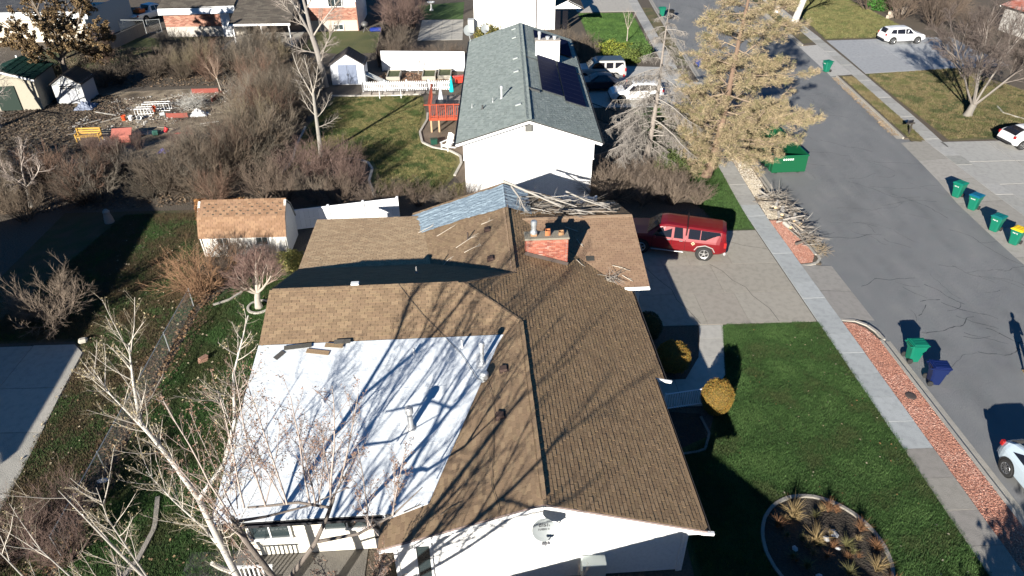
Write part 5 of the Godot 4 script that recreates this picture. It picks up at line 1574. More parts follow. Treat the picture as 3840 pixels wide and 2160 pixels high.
	# ---- green skip under the pine
	var sk := thing("green_skip", "long open green metal skip on the road under the pine branches", "skip", Vector3(21.55, LOW, -48.3), 0.04)
	var g := mk(Color(0.005,0.075,0.032))
	for s in [-1,1]: g.cbox(Vector3(s * 1.2,0.75,0), Vector3(0.06,1.2,5.6), 0.01)
	part(sk, "side_wall", g, M.plastic)
	g = mk(Color(0.005,0.08,0.034))
	for s in [-1,1]: g.cbox(Vector3(0,0.75, s * 2.8), Vector3(2.46,1.2,0.06), 0.01)
	part(sk, "end_wall", g, M.plastic)
	g = mk(Color(0.02,0.03,0.025))
	g.box(Vector3(0,0.16,0), Vector3(2.4,0.06,5.6))
	part(sk, "floor", g, M.rough)
	g = mk(Color(0.006,0.088,0.038))
	for s in [-1,1]:
		g.cbox(Vector3(s * 1.22,1.38,0), Vector3(0.12,0.1,5.75), 0.02)
		g.cbox(Vector3(0,1.38, s * 2.82), Vector3(2.5,0.1,0.12), 0.02)
	part(sk, "rim", g, M.plastic)
	for i in 8:
		g = mk(Color(0.005,0.072,0.03))
		for s in [-1,1]: g.cbox(Vector3(s * 1.26,0.72,-2.45 + i * 0.7), Vector3(0.08,1.1,0.08), 0.01)
		part(sk, "rib", g, M.plastic)
	for s in [-1,1]:
		g = mk(Color(0.02,0.06,0.03))
		g.lathe([Vector2(0,0.08), Vector2(0.13,0.08), Vector2(0.13,-0.08), Vector2(0,-0.08)], Vector3(s * 0.8,0.13,2.6), 14, Basis(Vector3(0,0,1), PI / 2))
		part(sk, "roller", g, M.dull_metal)
	g = mk(Color(0.7,0.75,0.7))
	for i in 5: g.box(Vector3(-0.5 + i * 0.16,1.12,2.835), Vector3(0.1,0.13,0.008))
	part(sk, "stencil_print", g, M.print)
	# ---- mailboxes
	for q2 in [[Vector3(33.75,0,-51.9), "black mailbox on a wooden cross post in the dry verge across the street"], [Vector3(36.0,0,-80.9), "black mailbox beside the white tree trunk farther up the street"]]:
		var t := thing("mailbox", q2[1], "mailbox", q2[0], 0.2, "mailboxes across the street")
		var m := mk(Color(0.05,0.04,0.035))
		m.cbox(Vector3(0,0.6,0), Vector3(0.11,1.2,0.11), 0.01)
		m.cbox(Vector3(-0.12,0.92,0), Vector3(0.75,0.1,0.1), 0.01)
		part(t, "post", m, M.wood)
		bit(t, "box", Color(0.015,0.015,0.016), M.plastic, Vector3(-0.22,1.07,0), Vector3(0.5,0.2,0.2), 0.05)
	# ---- person standing in the road at the right edge, mostly out of frame
	build_person(Vector3(24.72, LOW, -23.75))

func build_person(at: Vector3) -> void:
	var t := thing("person", "person in a pale top standing on the road at the right edge", "person", at, PI * 0.9)
	# skeleton: capsules joined as a smooth field, surface nets
	var bones := [
		[Vector3(0,1.0,0), Vector3(0,1.22,0.01), 0.15,0.15], [Vector3(0,1.22,0.01), Vector3(0,1.44,0), 0.155,0.13], [Vector3(-0.17,1.43,0), Vector3(0.17,1.43,0), 0.075,0.075], [Vector3(0,1.45,0), Vector3(0,1.56,0.01), 0.06,0.055],
		[Vector3(-0.09,0.98,0), Vector3(-0.1,0.52,0.02), 0.095,0.065], [Vector3(-0.1,0.52,0.02), Vector3(-0.11,0.09,-0.02), 0.062,0.042], [Vector3(-0.11,0.06,-0.04), Vector3(-0.12,0.045,0.16), 0.045,0.04],
		[Vector3(0.09,0.98,0), Vector3(0.11,0.52,0.02), 0.095,0.065], [Vector3(0.11,0.52,0.02), Vector3(0.12,0.09,-0.02), 0.062,0.042], [Vector3(0.12,0.06,-0.04), Vector3(0.14,0.045,0.16), 0.045,0.04],
		[Vector3(-0.19,1.41,0), Vector3(-0.25,1.13,0.02), 0.055,0.045], [Vector3(-0.25,1.13,0.02), Vector3(-0.12,1.08,0.24), 0.043,0.032],
		[Vector3(0.19,1.41,0), Vector3(0.25,1.13,0.02), 0.055,0.045], [Vector3(0.25,1.13,0.02), Vector3(0.12,1.08,0.24), 0.043,0.032]]
	for s in [-1,1]:
		bones.append([Vector3(s * 0.12,1.08,0.24), Vector3(s * 0.09,1.085,0.31), 0.032,0.03])
		for i in 4: bones.append([Vector3(s * (0.075 + i * 0.018), 1.085 - i * 0.003,0.31), Vector3(s * (0.06 + i * 0.014), 1.07,0.37 - absf(i - 1) * 0.008), 0.01,0.008])
		bones.append([Vector3(s * 0.08,1.09,0.27), Vector3(s * 0.045,1.115,0.31), 0.012,0.009])
	var shirt := MB.new()
	var field := func(p: Vector3) -> float:
		var dd := 10.0
		for b in bones:
			var ab: Vector3 = b[1] - b[0]
			var h := clampf((p - b[0]).dot(ab) / ab.length_squared(), 0,1)
			var e: float = (p - b[0] - ab * h).length() - lerpf(b[2], b[3], h)
			var kk := 0.035
			var m := maxf(kk - absf(dd - e), 0.0) / kk
			dd = minf(dd, e) - m * m * kk * 0.25
		return dd
	surface_net(field, Vector3(-0.36,-0.01,-0.22), Vector3(0.36,1.62,0.42), 0.024, shirt, func(p: Vector3) -> Color:
		if p.y < 0.1: return Color(0.4,0.27,0.13)
		if p.y < 0.98: return Color(0.03,0.035,0.05)
		if p.z > 0.2 or p.y > 1.5: return Color(0.5,0.3,0.22)
		return Color(0.55,0.58,0.62))
	part(t, "body", shirt, M.cloth)
	var hd := MB.new()
	var hf := func(p: Vector3) -> float:
		var q := (p - Vector3(0,1.67,0.015)) / Vector3(0.077,0.112,0.095)
		var e := (q.length() - 1.0) * 0.08
		var nose := (p - Vector3(0,1.655,0.115)).length() - 0.017
		for s in [-1,1]:
			var ear := ((p - Vector3(s * 0.079,1.665,0.005)) / Vector3(0.012,0.03,0.02)).length() - 1.0
			e = minf(e, ear * 0.012)
			var eye := (p - Vector3(s * 0.032,1.68,0.106)).length() - 0.013
			e = maxf(e, -eye)
		var mouth := ((p - Vector3(0,1.612,0.1)) / Vector3(0.026,0.006,0.012)).length() - 1.0
		e = maxf(e, -mouth * 0.006)
		return minf(e, nose)
	surface_net(hf, Vector3(-0.1,1.54,-0.1), Vector3(0.1,1.8,0.145), 0.0075, hd, func(_p: Vector3) -> Color: return Color(0.5,0.3,0.22))
	part(t, "head", hd, M.cloth)
	var hr := mk(Color(0.05,0.03,0.02))
	hr.lathe([Vector2(0.084,-0.02), Vector2(0.088,0.03), Vector2(0.07,0.09), Vector2(0.035,0.118), Vector2(0,0.122)], Vector3(0,1.68,-0.005), 18, Basis.from_scale(Vector3(1,1,1.16)) * Basis(Vector3(1,0,0), -0.3))
	part(t, "hair", hr, M.cloth)
	var rc := mk(Color(0.1,0.1,0.11))
	rc.cbox(Vector3(0,1.1,0.33), Vector3(0.16,0.04,0.1), 0.01)
	one("remote_control", rc, M.plastic, "grey remote control held by the person at the right edge", "remote", "", at, PI * 0.9)

func surface_net(f: Callable, lo: Vector3, hi: Vector3, s: float, mb: MB, tone: Callable) -> void:
	var nx := int((hi.x - lo.x) / s) + 1; var ny := int((hi.y - lo.y) / s) + 1; var nz := int((hi.z - lo.z) / s) + 1
	var val := PackedFloat32Array()
	val.resize((nx + 1) * (ny + 1) * (nz + 1))
	var id := func(i: int, j: int, k: int) -> int: return (k * (ny + 1) + j) * (nx + 1) + i
	for k in nz + 1:
		for j in ny + 1:
			for i in nx + 1:
				val[(k * (ny + 1) + j) * (nx + 1) + i] = f.call(lo + Vector3(i, j, k) * s)
	var vert := {}
	for k in nz:
		for j in ny:
			for i in nx:
				var c := []
				var neg := 0
				for q in 8:
					var e: float = val[((k + (q >> 2)) * (ny + 1) + j + ((q >> 1) & 1)) * (nx + 1) + i + (q & 1)]
					c.append(e)
					if e < 0: neg += 1
				if neg == 0 or neg == 8: continue
				var sum := Vector3(); var cnt := 0
				for e in [[0,1], [2,3], [4,5], [6,7], [0,2], [1,3], [4,6], [5,7], [0,4], [1,5], [2,6], [3,7]]:
					var a: float = c[e[0]]; var b: float = c[e[1]]
					if (a < 0) != (b < 0):
						var w := a / (a - b)
						var pa := Vector3(e[0] & 1, (e[0] >> 1) & 1, e[0] >> 2); var pb := Vector3(e[1] & 1, (e[1] >> 1) & 1, e[1] >> 2)
						sum += pa.lerp(pb, w); cnt += 1
				vert[(k * ny + j) * nx + i] = lo + (Vector3(i, j, k) + sum / cnt) * s
	var nrm := func(p: Vector3) -> Vector3:
		var e := s * 0.5
		return Vector3(f.call(p + Vector3(e, 0,0)) - f.call(p - Vector3(e, 0,0)), f.call(p + Vector3(0, e, 0)) - f.call(p - Vector3(0, e, 0)), f.call(p + Vector3(0,0, e)) - f.call(p - Vector3(0,0, e))).normalized()
	for k in range(1, nz):
		for j in range(1, ny):
			for i in range(1, nx):
				var a: float = val[(k * (ny + 1) + j) * (nx + 1) + i]
				for ax in 3:
					var b: float = val[((k + (1 if ax == 2 else 0)) * (ny + 1) + j + (1 if ax == 1 else 0)) * (nx + 1) + i + (1 if ax == 0 else 0)]
					if (a < 0) == (b < 0): continue
					var du: Array = [[0,-1,0], [0,0,-1], [-1,0,0]][ax]
					var dv: Array = [[0,0,-1], [-1,0,0], [0,-1,0]][ax]
					var q := []
					for m in [[0,0], [1,0], [1,1], [0,1]]:
						var key: int = ((k + du[2] * m[0] + dv[2] * m[1]) * ny + j + du[1] * m[0] + dv[1] * m[1]) * nx + i + du[0] * m[0] + dv[0] * m[1]
						if vert.has(key): q.append(vert[key])
					if q.size() < 4: continue
					if a >= 0: q.reverse()
					mb.k = tone.call(q[0])
					var ns := []
					for p in q: ns.append(nrm.call(p))
					mb.stri(q[0], q[1], q[2], ns[0], ns[1], ns[2])
					mb.stri(q[0], q[2], q[3], ns[0], ns[2], ns[3])

# ------------------------------------------------------------------ plants
func perp(d: Vector3) -> Vector3:
	var a := d.cross(Vector3(R(-1,1), R(-1,1), R(-1,1)))
	if a.length() < 0.01: a = d.cross(Vector3(1,0.2,0))
	return a.normalized()

# grows a branch and its children into mb; tips collects [point, direction, level]
func grow(mb: MB, tips: Array, p: Vector3, d: Vector3, L: float, r: float, lv: int, P: Dictionary) -> void:
	var last: bool = lv >= P.levels - 1
	r = maxf(r, P.get("minr", 0.0))
	var segs: int = P.segs[mini(lv, P.segs.size() - 1)]
	var pts := [p]
	var rs := [r]
	var endr: float = r * P.get("taper", 0.35)
	if last: endr = r * 0.45
	var dirs := [d]
	var q := p
	var dd := d
	var wob: float = P.wob[mini(lv, P.wob.size() - 1)]
	var up: float = P.up[mini(lv, P.up.size() - 1)]
	for i in segs:
		dd = (dd + Vector3(R(-1,1), R(-1,1), R(-1,1)) * wob + Vector3(0, up, 0)).normalized()
		q += dd * L / segs
		pts.append(q)
		dirs.append(dd)
		rs.append(lerpf(r, endr, float(i + 1) / segs))
	mb.k = (P.cols[mini(lv, P.cols.size() - 1)] as Color)
	mb.k = dim(mb.k, R(0.8,1.2))
	mb.tube(pts, rs, P.sides[mini(lv, P.sides.size() - 1)], lv == 0)
	if last:
		tips.append([q, dd, pts, lv])
		return
	var kids: int = P.kids[mini(lv, P.kids.size() - 1)]
	kids = maxi(1, int(round(kids * R(0.75,1.25))))
	var st: float = P.start[mini(lv, P.start.size() - 1)]
	for i in kids:
		var f := st + (1.0 - st) * (i + R(0.1,0.9)) / kids
		var fi := clampf(f, 0,0.999) * segs
		var s := int(fi)
		var at: Vector3 = pts[s].lerp(pts[s + 1], fi - s)
		var rr: float = lerpf(rs[s], rs[s + 1], fi - s)
		var ang: float = R(P.ang[0], P.ang[1])
		var nd: Vector3 = (dirs[s + 1] * cos(ang) + perp(dirs[s + 1]) * sin(ang)).normalized()
		if P.has("flat"): nd.y *= P.flat; nd = nd.normalized()
		var nl: float = L * R(P.ratio[0], P.ratio[1]) * (1.0 - 0.45 * f if P.get("conic", true) else 1.0)
		grow(mb, tips, at, nd, nl, minf(rr * 0.75, r * P.rr), lv + 1, P)

func leaf(mb: MB, at: Vector3, s: float, col: Color, elong := 1.6) -> void:
	var a := Vector3(R(-1,1), R(-1,1), R(-1,1)).normalized()
	var b := perp(a) * s * 0.5
	mb.k = dim(col, R(0.65,1.35))
	var t := at + a * s * elong
	var m := at + a * s * elong * 0.45
	mb.tri(at, m + b, t); mb.tri(at, t, m - b)

func bare_bush_mesh(sd: int, col: Color, spread := 0.75, stems := 24, up := 0.1, twig := 5, r0 := 0.01) -> ArrayMesh:
	rng.seed = sd
	var mb := MB.new()
	var tips := []
	var P := {"levels": 3, "segs": [4,2,1], "wob": [0.16,0.2,0.15], "up": [up, 0.06,0.03], "kids": [9, twig], "start": [0.22,0.15], "ang": [0.35,0.95], "ratio": [0.36,0.58], "rr": 0.5, "sides": [4,3,3], "cols": [dim(col, 0.75), col, dim(col, 1.12)], "conic": true}
	for i in stems:
		var a := R(0, TAU)
		var e := sqrt(R(0.0,1.0)) * spread
		var d := Vector3(cos(a) * e, 1.0 - e * 0.35, sin(a) * e).normalized()
		grow(mb, tips, Vector3(cos(a), 0, sin(a)) * R(0,0.14), d, R(0.6,1.0), r0,0, P)
	return mb.mesh(M.twig)

func leafy_ball_mesh(sd: int, cols: Array, n: int, leaf_s: float, shell := 0.75, core := Color(0.02,0.02,0.012), flat := 1.0, lumpy := 0.12) -> MB:
	rng.seed = sd
	var f := FastNoiseLite.new()
	f.seed = sd
	f.frequency = 1.1
	var mb := MB.new()
	for i in n:
		var u := Vector3(R(-1,1), R(-1,1), R(-1,1))
		while u.length() > 1 or u.length() < 0.05: u = Vector3(R(-1,1), R(-1,1), R(-1,1))
		u = u.normalized()
		var rad := (1.0 + lumpy * f.get_noise_3dv(u * 1.5) * 2.0) * lerpf(shell, 1.0, sqrt(rng.randf()))
		var at := Vector3(u.x, u.y * flat, u.z) * rad
		leaf(mb, at, leaf_s * R(0.7,1.3), cols[rng.randi() % cols.size()], 1.8)
	return mb

func copies_of(o: Node3D, spots: Array, label: String, group: String) -> void:
	# spots: [x, z, scale, (height factor)]
	var first := true
	for s in spots:
		var sc := Vector3(s[2], s[2] * (s[3] if s.size() > 3 else 1.0), s[2])
		var c: Node3D = o
		if first:
			c.position = Vector3(s[0], 0, s[1]); c.rotation.y = R(0, TAU); c.scale = sc
			tag(c, label, "", group)
		else: c = copy(o, label, Vector3(s[0], 0, s[1]), R(0, TAU), sc, group)
		first = false

var bush_meshes := {}
func bush(kind: String, label: String, group: String, spots: Array, called := "bare_shrub") -> void:
	for s in spots:
		var ms: Array = bush_meshes[kind]
		var o := MeshInstance3D.new()
		o.name = numbered(called)
		o.mesh = ms[rng.randi() % ms.size()]
		add_child(o)
		o.position = Vector3(s[0], -0.02, s[1])
		o.rotation.y = R(0, TAU)
		o.scale = Vector3(s[2], s[2] * (s[3] if s.size() > 3 else 1.0), s[2])
		tag(o, label, "shrub", group)

func build_plants() -> void:
	rng.seed = 404
	bush_meshes["brown"] = [bare_bush_mesh(1, Color(0.135,0.1,0.075), 0.8,26,0.1,8), bare_bush_mesh(2, Color(0.15,0.12,0.092), 0.85,26,0.08,8), bare_bush_mesh(3, Color(0.12,0.09,0.07), 0.75,26,0.1,8)]
	bush_meshes["grey"] = [bare_bush_mesh(4, Color(0.15,0.122,0.092), 0.85,28,0.08,8), bare_bush_mesh(5, Color(0.125,0.098,0.073), 0.8,28,0.1,8), bare_bush_mesh(11, Color(0.14,0.105,0.075), 0.9,28,0.06,8), bare_bush_mesh(12, Color(0.16,0.136,0.108), 0.75,28,0.1,8)]
	bush_meshes["purple"] = [bare_bush_mesh(6, Color(0.15,0.1,0.083), 0.6,30,0.12,6,0.008)]
	bush_meshes["orange"] = [bare_bush_mesh(8, Color(0.24,0.138,0.078), 0.95,40,0.04,7,0.009)]
	bush_meshes["dead_leaf"] = [bare_bush_mesh(9, Color(0.19,0.147,0.112), 0.85,30,0.06,8), bare_bush_mesh(10, Color(0.165,0.128,0.1), 0.85,30,0.06,8)]
	bush_meshes["mixed"] = bush_meshes["grey"] + [bare_bush_mesh(13, Color(0.1,0.075,0.055), 0.9,24,0.05,7), bare_bush_mesh(14, Color(0.19,0.155,0.1), 0.7,22,0.12,7), bare_bush_mesh(15, Color(0.15,0.092,0.065), 0.8,22,0.08,7), bare_bush_mesh(16, Color(0.085,0.07,0.052), 0.95,20,0.03,8)]
	rng.seed = 405
	# thicket that fills the yards on the upper left
	var belt := []
	for i in 40:      # belt between the far lawn and the work yard, rising to the house behind
		belt.append([R(-42,-20), R(-80,-67.5), R(2.0,3.4)])
	bush("mixed", "bare grey-brown shrub in the thicket behind the work yard", "thicket behind the work yard", belt)
	belt = []
	for i in 36:
		belt.append([R(-20.5,-15.2), R(-67,-46), R(2.5,3.9)])
	bush("mixed", "bare grey-brown shrub in the tall hedgerow left of the back lawn", "hedgerow beside the back lawn", belt)
	belt = []
	for i in 46:
		var bz := R(-49.0,-42.3)
		belt.append([R(-42,-17.5), bz, lerpf(1.0,3.3, clampf((bz + 50.0) / 5.5,0,1)) * R(0.75,1.15)])
	bush("mixed", "bare brown shrub in the dark belt below the work yard", "shrub belt below the work yard", belt)
	belt = []
	for i in 10: belt.append([R(-30.5,-21.5), R(-54,-50.5), R(1.1,1.8)])
	bush("purple", "low tangle of purple brown canes at the near edge of the work yard", "cane tangles in the work yard", belt, "cane_tangle")
	bush("purple", "purplish bare shrub in the curved bed of the back lawn", "purplish shrubs in the curved bed", [[-11.6,-46.2,3.1], [-12.8,-45.0,2.8], [-10.4,-45.3,3.2], [-9.4,-46.6,2.6], [-9.0,-44.2,2.4]])
	bush("brown", "bare brown shrub along the white fence behind the brown roof", "shrubs along the white fence", [[-11.0,-42.4,2.4], [-9.3,-41.9,2.2], [-7.4,-42.0,1.9], [-5.8,-42.3,1.7], [-4.2,-41.8,1.9], [-2.6,-42.0,1.5], [-1.2,-41.3,1.7], [0.6,-41.2,1.4], [2.2,-41.0,1.2], [-13,-42.6,2.6], [-14.6,-43.4,2.8]])
	bush("dead_leaf", "bare brown hedge shrub between the grey house and the sidewalk", "hedge right of the grey house", [[8.3,-41.6,2.3], [9.3,-42.6,2.3], [10.3,-41.2,2.2], [11.3,-42.4,2.2], [12.2,-41.1,2.1], [13.2,-41.9,2.0], [13.9,-40.9,1.7], [7.4,-42.0,2.2], [8.6,-43.6,2.3], [11.8,-43.8,2.1], [10.2,-44.6,2.2], [12.9,-43.4,1.9]])
	bush("orange", "dense orange-brown bush at the corner of the side lawn", "", [[-15.2,-32.4,3.1]])
	bush("brown", "bare twiggy bush right behind the orange-brown bush", "", [[-13.9,-33.3,2.6]])
	bush("brown", "bare bush under the window of the tan roofed shed", "bushes under the shed window", [[-12.8,-34.6,1.7], [-11.8,-34.4,1.5], [-14.6,-35.4,1.9]])
	bush("dead_leaf", "large rounded bare bush standing in the dark shadow on the left", "", [[-21.6,-29.9,3.1,0.95]], "round_bush")
	bush("dead_leaf", "small lobe of bare bush left of the large rounded one", "", [[-23.3,-30.2,1.9]], "round_bush")
	bush("purple", "dark red-brown twiggy bush at the lower left by the chain fence", "twiggy bushes at lower left", [[-15.6,-17.4,2.2], [-16.4,-16.0,2.4], [-14.6,-15.7,2.0], [-17.3,-15.2,2.0]])
	bush("brown", "bare brown shrub by the tall white back fence", "shrubs at the back fence", [[-9.5,-72.6,2.6], [-8.4,-73.8,2.8], [-9.0,-75.4,3.0], [-7.6,-72.4,2.2], [-6.4,-73.0,2.0], [-5.0,-72.8,1.9], [-3.6,-73.2,2.2], [-2.4,-72.9,2.0], [-8.6,-78.0,2.8], [-9.4,-81.0,2.4]])
	bush("purple", "tall reddish brown shrub beside the far patio", "tall shrubs by the far patio", [[-9.2,-84.0,4.0], [-8.0,-87.5,4.2], [-9.6,-90.0,4.6]])
	bush("grey", "brownish dormant shrub beyond the grey roof", "dormant shrubs beyond the grey roof", [[8.6,-71.5,3.2], [9.8,-73.5,3.0], [10.8,-70.8,2.6], [7.6,-74.5,3.2], [6.4,-76.0,3.0], [11.4,-75.0,2.2]])
	bush("brown", "twiggy bare shrub before the red roofed house across the street", "shrubs before the red roofed house", [[51.5,-88,4.5], [53.5,-84,4.2], [55.0,-79,4.0], [49.8,-93,4.0], [52.5,-92,4.4], [57,-87,4.6], [54.5,-95,4.2], [58,-94,4.5]])
	bush("dead_leaf", "dry bush at the foot of the near gable wall", "dry bushes at the near gable", [[2.5,-12.6,1.75], [1.7,-12.2,1.5]])
	bush("brown", "dry bare shrub at the right edge beside the black car", "shrubs at the right edge", [[46.5,-54.0,2.2], [48.5,-56.0,2.4], [45.5,-43.0,3.0], [44.5,-40.0,3.0]])
	# ---- apple tree in its ring
	deciduous("apple_tree", "spreading bare tree with pale trunk in a concrete ring before the tan shed", Vector3(-11.85,0,-30.7), 11, [[Vector3(0,0,0), Vector3(-0.05,0.45,0), Vector3(0.1,0.95,0.0), 0.17,0.13]],
		[[Vector3(0.1,0.9,0), Vector3(-0.72,0.42,0.25), 1.3,0.085], [Vector3(0.1,0.95,0), Vector3(0.75,0.4,0.05), 1.5,0.08], [Vector3(0.08,0.95,0), Vector3(0.05,1,-0.25), 1.7,0.1], [Vector3(0.05,0.9,0), Vector3(-0.35,0.75,-0.6), 1.6,0.085], [Vector3(0.1,0.95,0), Vector3(0.4,0.8,-0.6), 1.6,0.08], [Vector3(0.05,0.95,0), Vector3(-0.5,0.8,0.35), 1.4,0.07]],
		{"levels": 4, "segs": [4,3,2,1], "wob": [0.12,0.14,0.12,0.1], "up": [0.14,0.22,0.16,0.05], "kids": [8,8,5], "start": [0.25,0.15,0.1], "ang": [0.35,0.9], "ratio": [0.62,0.95], "rr": 0.42, "sides": [6,4,3,3], "cols": [Color(0.36,0.31,0.26), Color(0.26,0.2,0.16), Color(0.22,0.15,0.125), Color(0.24,0.15,0.125)]}, Color(0.42,0.38,0.33), M.bark)
	var mb := mk(Color(0.44,0.41,0.36))
	for i in 24:
		var a := TAU * i / 24; var b := TAU * (i + 0.93) / 24
		var q := []
		for w in [[a, 0.62], [b, 0.62], [b, 0.5], [a, 0.5]]: q.append(Vector2(-11.85 + cos(w[0]) * w[1], -30.7 + sin(w[0]) * w[1]))
		mb.slab(q, 0.0,0.11)
	one("tree_ring", mb, M.concrete, "low concrete ring around the foot of the bare apple tree", "edging")
	# ---- the tall bare trees of the back lawn
	deciduous("bare_tree", "slender bare tree with a nest-like clump standing on the back lawn", Vector3(-12.0,0,-50.1), 12, [[Vector3(0,0,0), Vector3(0.05,2.4,0), Vector3(0.15,4.9,0), 0.16,0.1]],
		[[Vector3(0.1,4.6,0), Vector3(-0.35,1,0.1), 3.2,0.06], [Vector3(0.12,4.8,0), Vector3(0.5,0.8,0.1), 2.2,0.06], [Vector3(0.05,3.2,0), Vector3(-0.75,0.8,0.2), 2.0,0.04], [Vector3(0.05,3.0,0), Vector3(0.85,0.6,0.1), 2.2,0.04], [Vector3(0.05,2.3,0), Vector3(0.95,0.25,0.2), 1.9,0.035], [Vector3(0.1,4.0,0), Vector3(0.6,0.8,-0.4), 2.0,0.04], [Vector3(0.1,3.8,0), Vector3(-0.6,0.9,-0.3), 2.2,0.04], [Vector3(0.15,4.9,0), Vector3(0.05,1,0), 2.4,0.06]],
		{"levels": 3, "segs": [5,3,1], "wob": [0.12,0.12,0.1], "up": [0.1,0.08,0.05], "kids": [14,7], "start": [0.12,0.2], "ang": [0.5,1.0], "ratio": [0.28,0.48], "rr": 0.4, "sides": [5,3,3], "cols": [Color(0.32,0.29,0.25), Color(0.29,0.26,0.22), Color(0.28,0.24,0.2)]}, Color(0.32,0.3,0.265), M.bark)
	deciduous("bare_tree", "tall thick bare tree with cut limbs behind the grey shed", Vector3(-14.6,0,-66.5), 13, [[Vector3(0,0,0), Vector3(0.1,2.5,0), Vector3(-0.4,4.6,0), 0.3,0.23], [Vector3(-0.4,4.6,0), Vector3(-0.5,7.0,0), Vector3(-0.9,9.5,0), 0.2,0.08], [Vector3(-0.3,4.2,0), Vector3(-0.9,6.0,0.3), Vector3(-1.7,8.0,0.3), 0.14,0.07]],
		[[Vector3(-0.45,5.0,0), Vector3(-0.8,0.7,0.2), 4.0,0.09], [Vector3(-0.3,4.6,0), Vector3(0.8,0.8,0.2), 4.2,0.09], [Vector3(0.1,3.0,0), Vector3(-0.9,0.3,0.4), 3.4,0.07], [Vector3(0.1,3.0,0), Vector3(0.9,0.9,0.2), 3.6,0.08], [Vector3(-0.5,7,0), Vector3(0.8,1,0), 3.4,0.07], [Vector3(-0.9,9.3,0), Vector3(0.2,1,0.1), 3.0,0.08], [Vector3(-1.6,7.8,0.3), Vector3(-0.6,0.9,0.2), 3.4,0.08], [Vector3(-0.5,6.4,0), Vector3(-0.9,0.5,-0.3), 3.6,0.07], [Vector3(0,2.2,0), Vector3(0.5,1.0,0.6), 2.6,0.06]],
		{"levels": 4, "segs": [5,3,2,1], "wob": [0.13,0.14,0.12,0.1], "up": [0.08,0.1,0.08,0.05], "kids": [12,8,5], "start": [0.2,0.2,0.1], "ang": [0.45,1.0], "ratio": [0.35,0.55], "rr": 0.4, "sides": [5,4,3,3], "cols": [Color(0.32,0.285,0.25), Color(0.31,0.27,0.235), Color(0.3,0.255,0.22), Color(0.28,0.235,0.2)]}, Color(0.28,0.258,0.235), M.bark)
	deciduous("small_bare_tree", "small upright bare tree beside the red planks of the work yard", Vector3(-23.7,0,-65.2), 14, [[Vector3(0,0,0), Vector3(-0.05,0.7,0), Vector3(-0.15,1.4,0), 0.06,0.05]],
		[[Vector3(-0.15,1.3,0), Vector3(-0.6,0.9,0), 1.7,0.03], [Vector3(-0.15,1.35,0), Vector3(0.5,0.9,0.2), 1.7,0.03], [Vector3(-0.15,1.4,0), Vector3(0,1,0.2), 2.0,0.03], [Vector3(-0.15,1.35,0), Vector3(-0.2,1,-0.5), 1.8,0.03], [Vector3(-0.15,1.4,0), Vector3(0.2,1,-0.4), 1.8,0.03]],
		{"levels": 3, "segs": [4,2,1], "wob": [0.1,0.1,0.1], "up": [0.12,0.1,0.05], "kids": [9,6], "start": [0.15,0.1], "ang": [0.3,0.7], "ratio": [0.4,0.6], "rr": 0.5, "sides": [4,3,3], "cols": [Color(0.34,0.25,0.19), Color(0.32,0.23,0.17)]}, Color(0.4,0.36,0.3), M.bark)
	# ---- tree across the street
	var PR := {"levels": 5, "minr": 0.009, "segs": [5,3,2,2,1], "wob": [0.08,0.12,0.14,0.12,0.1], "up": [0.06,0.06,0.03,0.0,0.0], "kids": [11,9,7,5], "start": [0.35,0.2,0.15,0.1], "ang": [0.3,0.8], "ratio": [0.46,0.66], "rr": 0.52, "sides": [6,4,3,3,3], "cols": [Color(0.2,0.178,0.158), Color(0.165,0.14,0.124), Color(0.145,0.118,0.104), Color(0.14,0.112,0.098), Color(0.14,0.11,0.096)]}
	deciduous("bare_tree", "broad multi-stemmed bare tree on the dry lawn across the street", Vector3(40.7,0,-55.6), 15, [[Vector3(0,0,0), Vector3(0.1,0.5,0), Vector3(0.2,1.0,0), 0.3,0.26]],
		[[Vector3(0.1,0.9,0), Vector3(-0.65,1,0.0), 6.6,0.1], [Vector3(0.2,1.0,0), Vector3(-0.12,1,-0.2), 6.6,0.11], [Vector3(0.25,1.0,0), Vector3(0.35,1,-0.1), 6.8,0.1], [Vector3(0.3,0.9,0), Vector3(0.95,0.95,0.1), 6.4,0.09], [Vector3(0.2,0.9,0), Vector3(0.6,1,0.4), 6.2,0.085], [Vector3(0.1,0.9,0), Vector3(-0.35,1,0.5), 6.0,0.085]], PR, Color(0.22,0.2,0.18), M.bark)
	deciduous("pale_trunk_tree", "bare tree with a thick white trunk beside the far mailbox", Vector3(36.9,0,-84.9), 16, [[Vector3(0,0,0), Vector3(0.3,1.5,0), Vector3(0.7,3.2,0), 0.42,0.34]],
		[[Vector3(0.6,3.0,0), Vector3(0.3,1,0), 4.0,0.18], [Vector3(0.7,3.0,0), Vector3(0.9,0.8,0), 4.0,0.14], [Vector3(0.6,2.8,0), Vector3(-0.6,0.9,0.1), 4.0,0.14]], {"levels": 4, "segs": [4,3,2,1], "wob": [0.1,0.12,0.12,0.1], "up": [0.05,0.05,0.02,0], "kids": [7,6,5], "start": [0.25,0.2,0.1], "ang": [0.35,0.8], "ratio": [0.45,0.65], "rr": 0.45, "sides": [6,4,3,3], "cols": [Color(0.44,0.41,0.37), Color(0.34,0.29,0.25), Color(0.28,0.235,0.2)]}, Color(0.6,0.57,0.53), M.birch_bark)
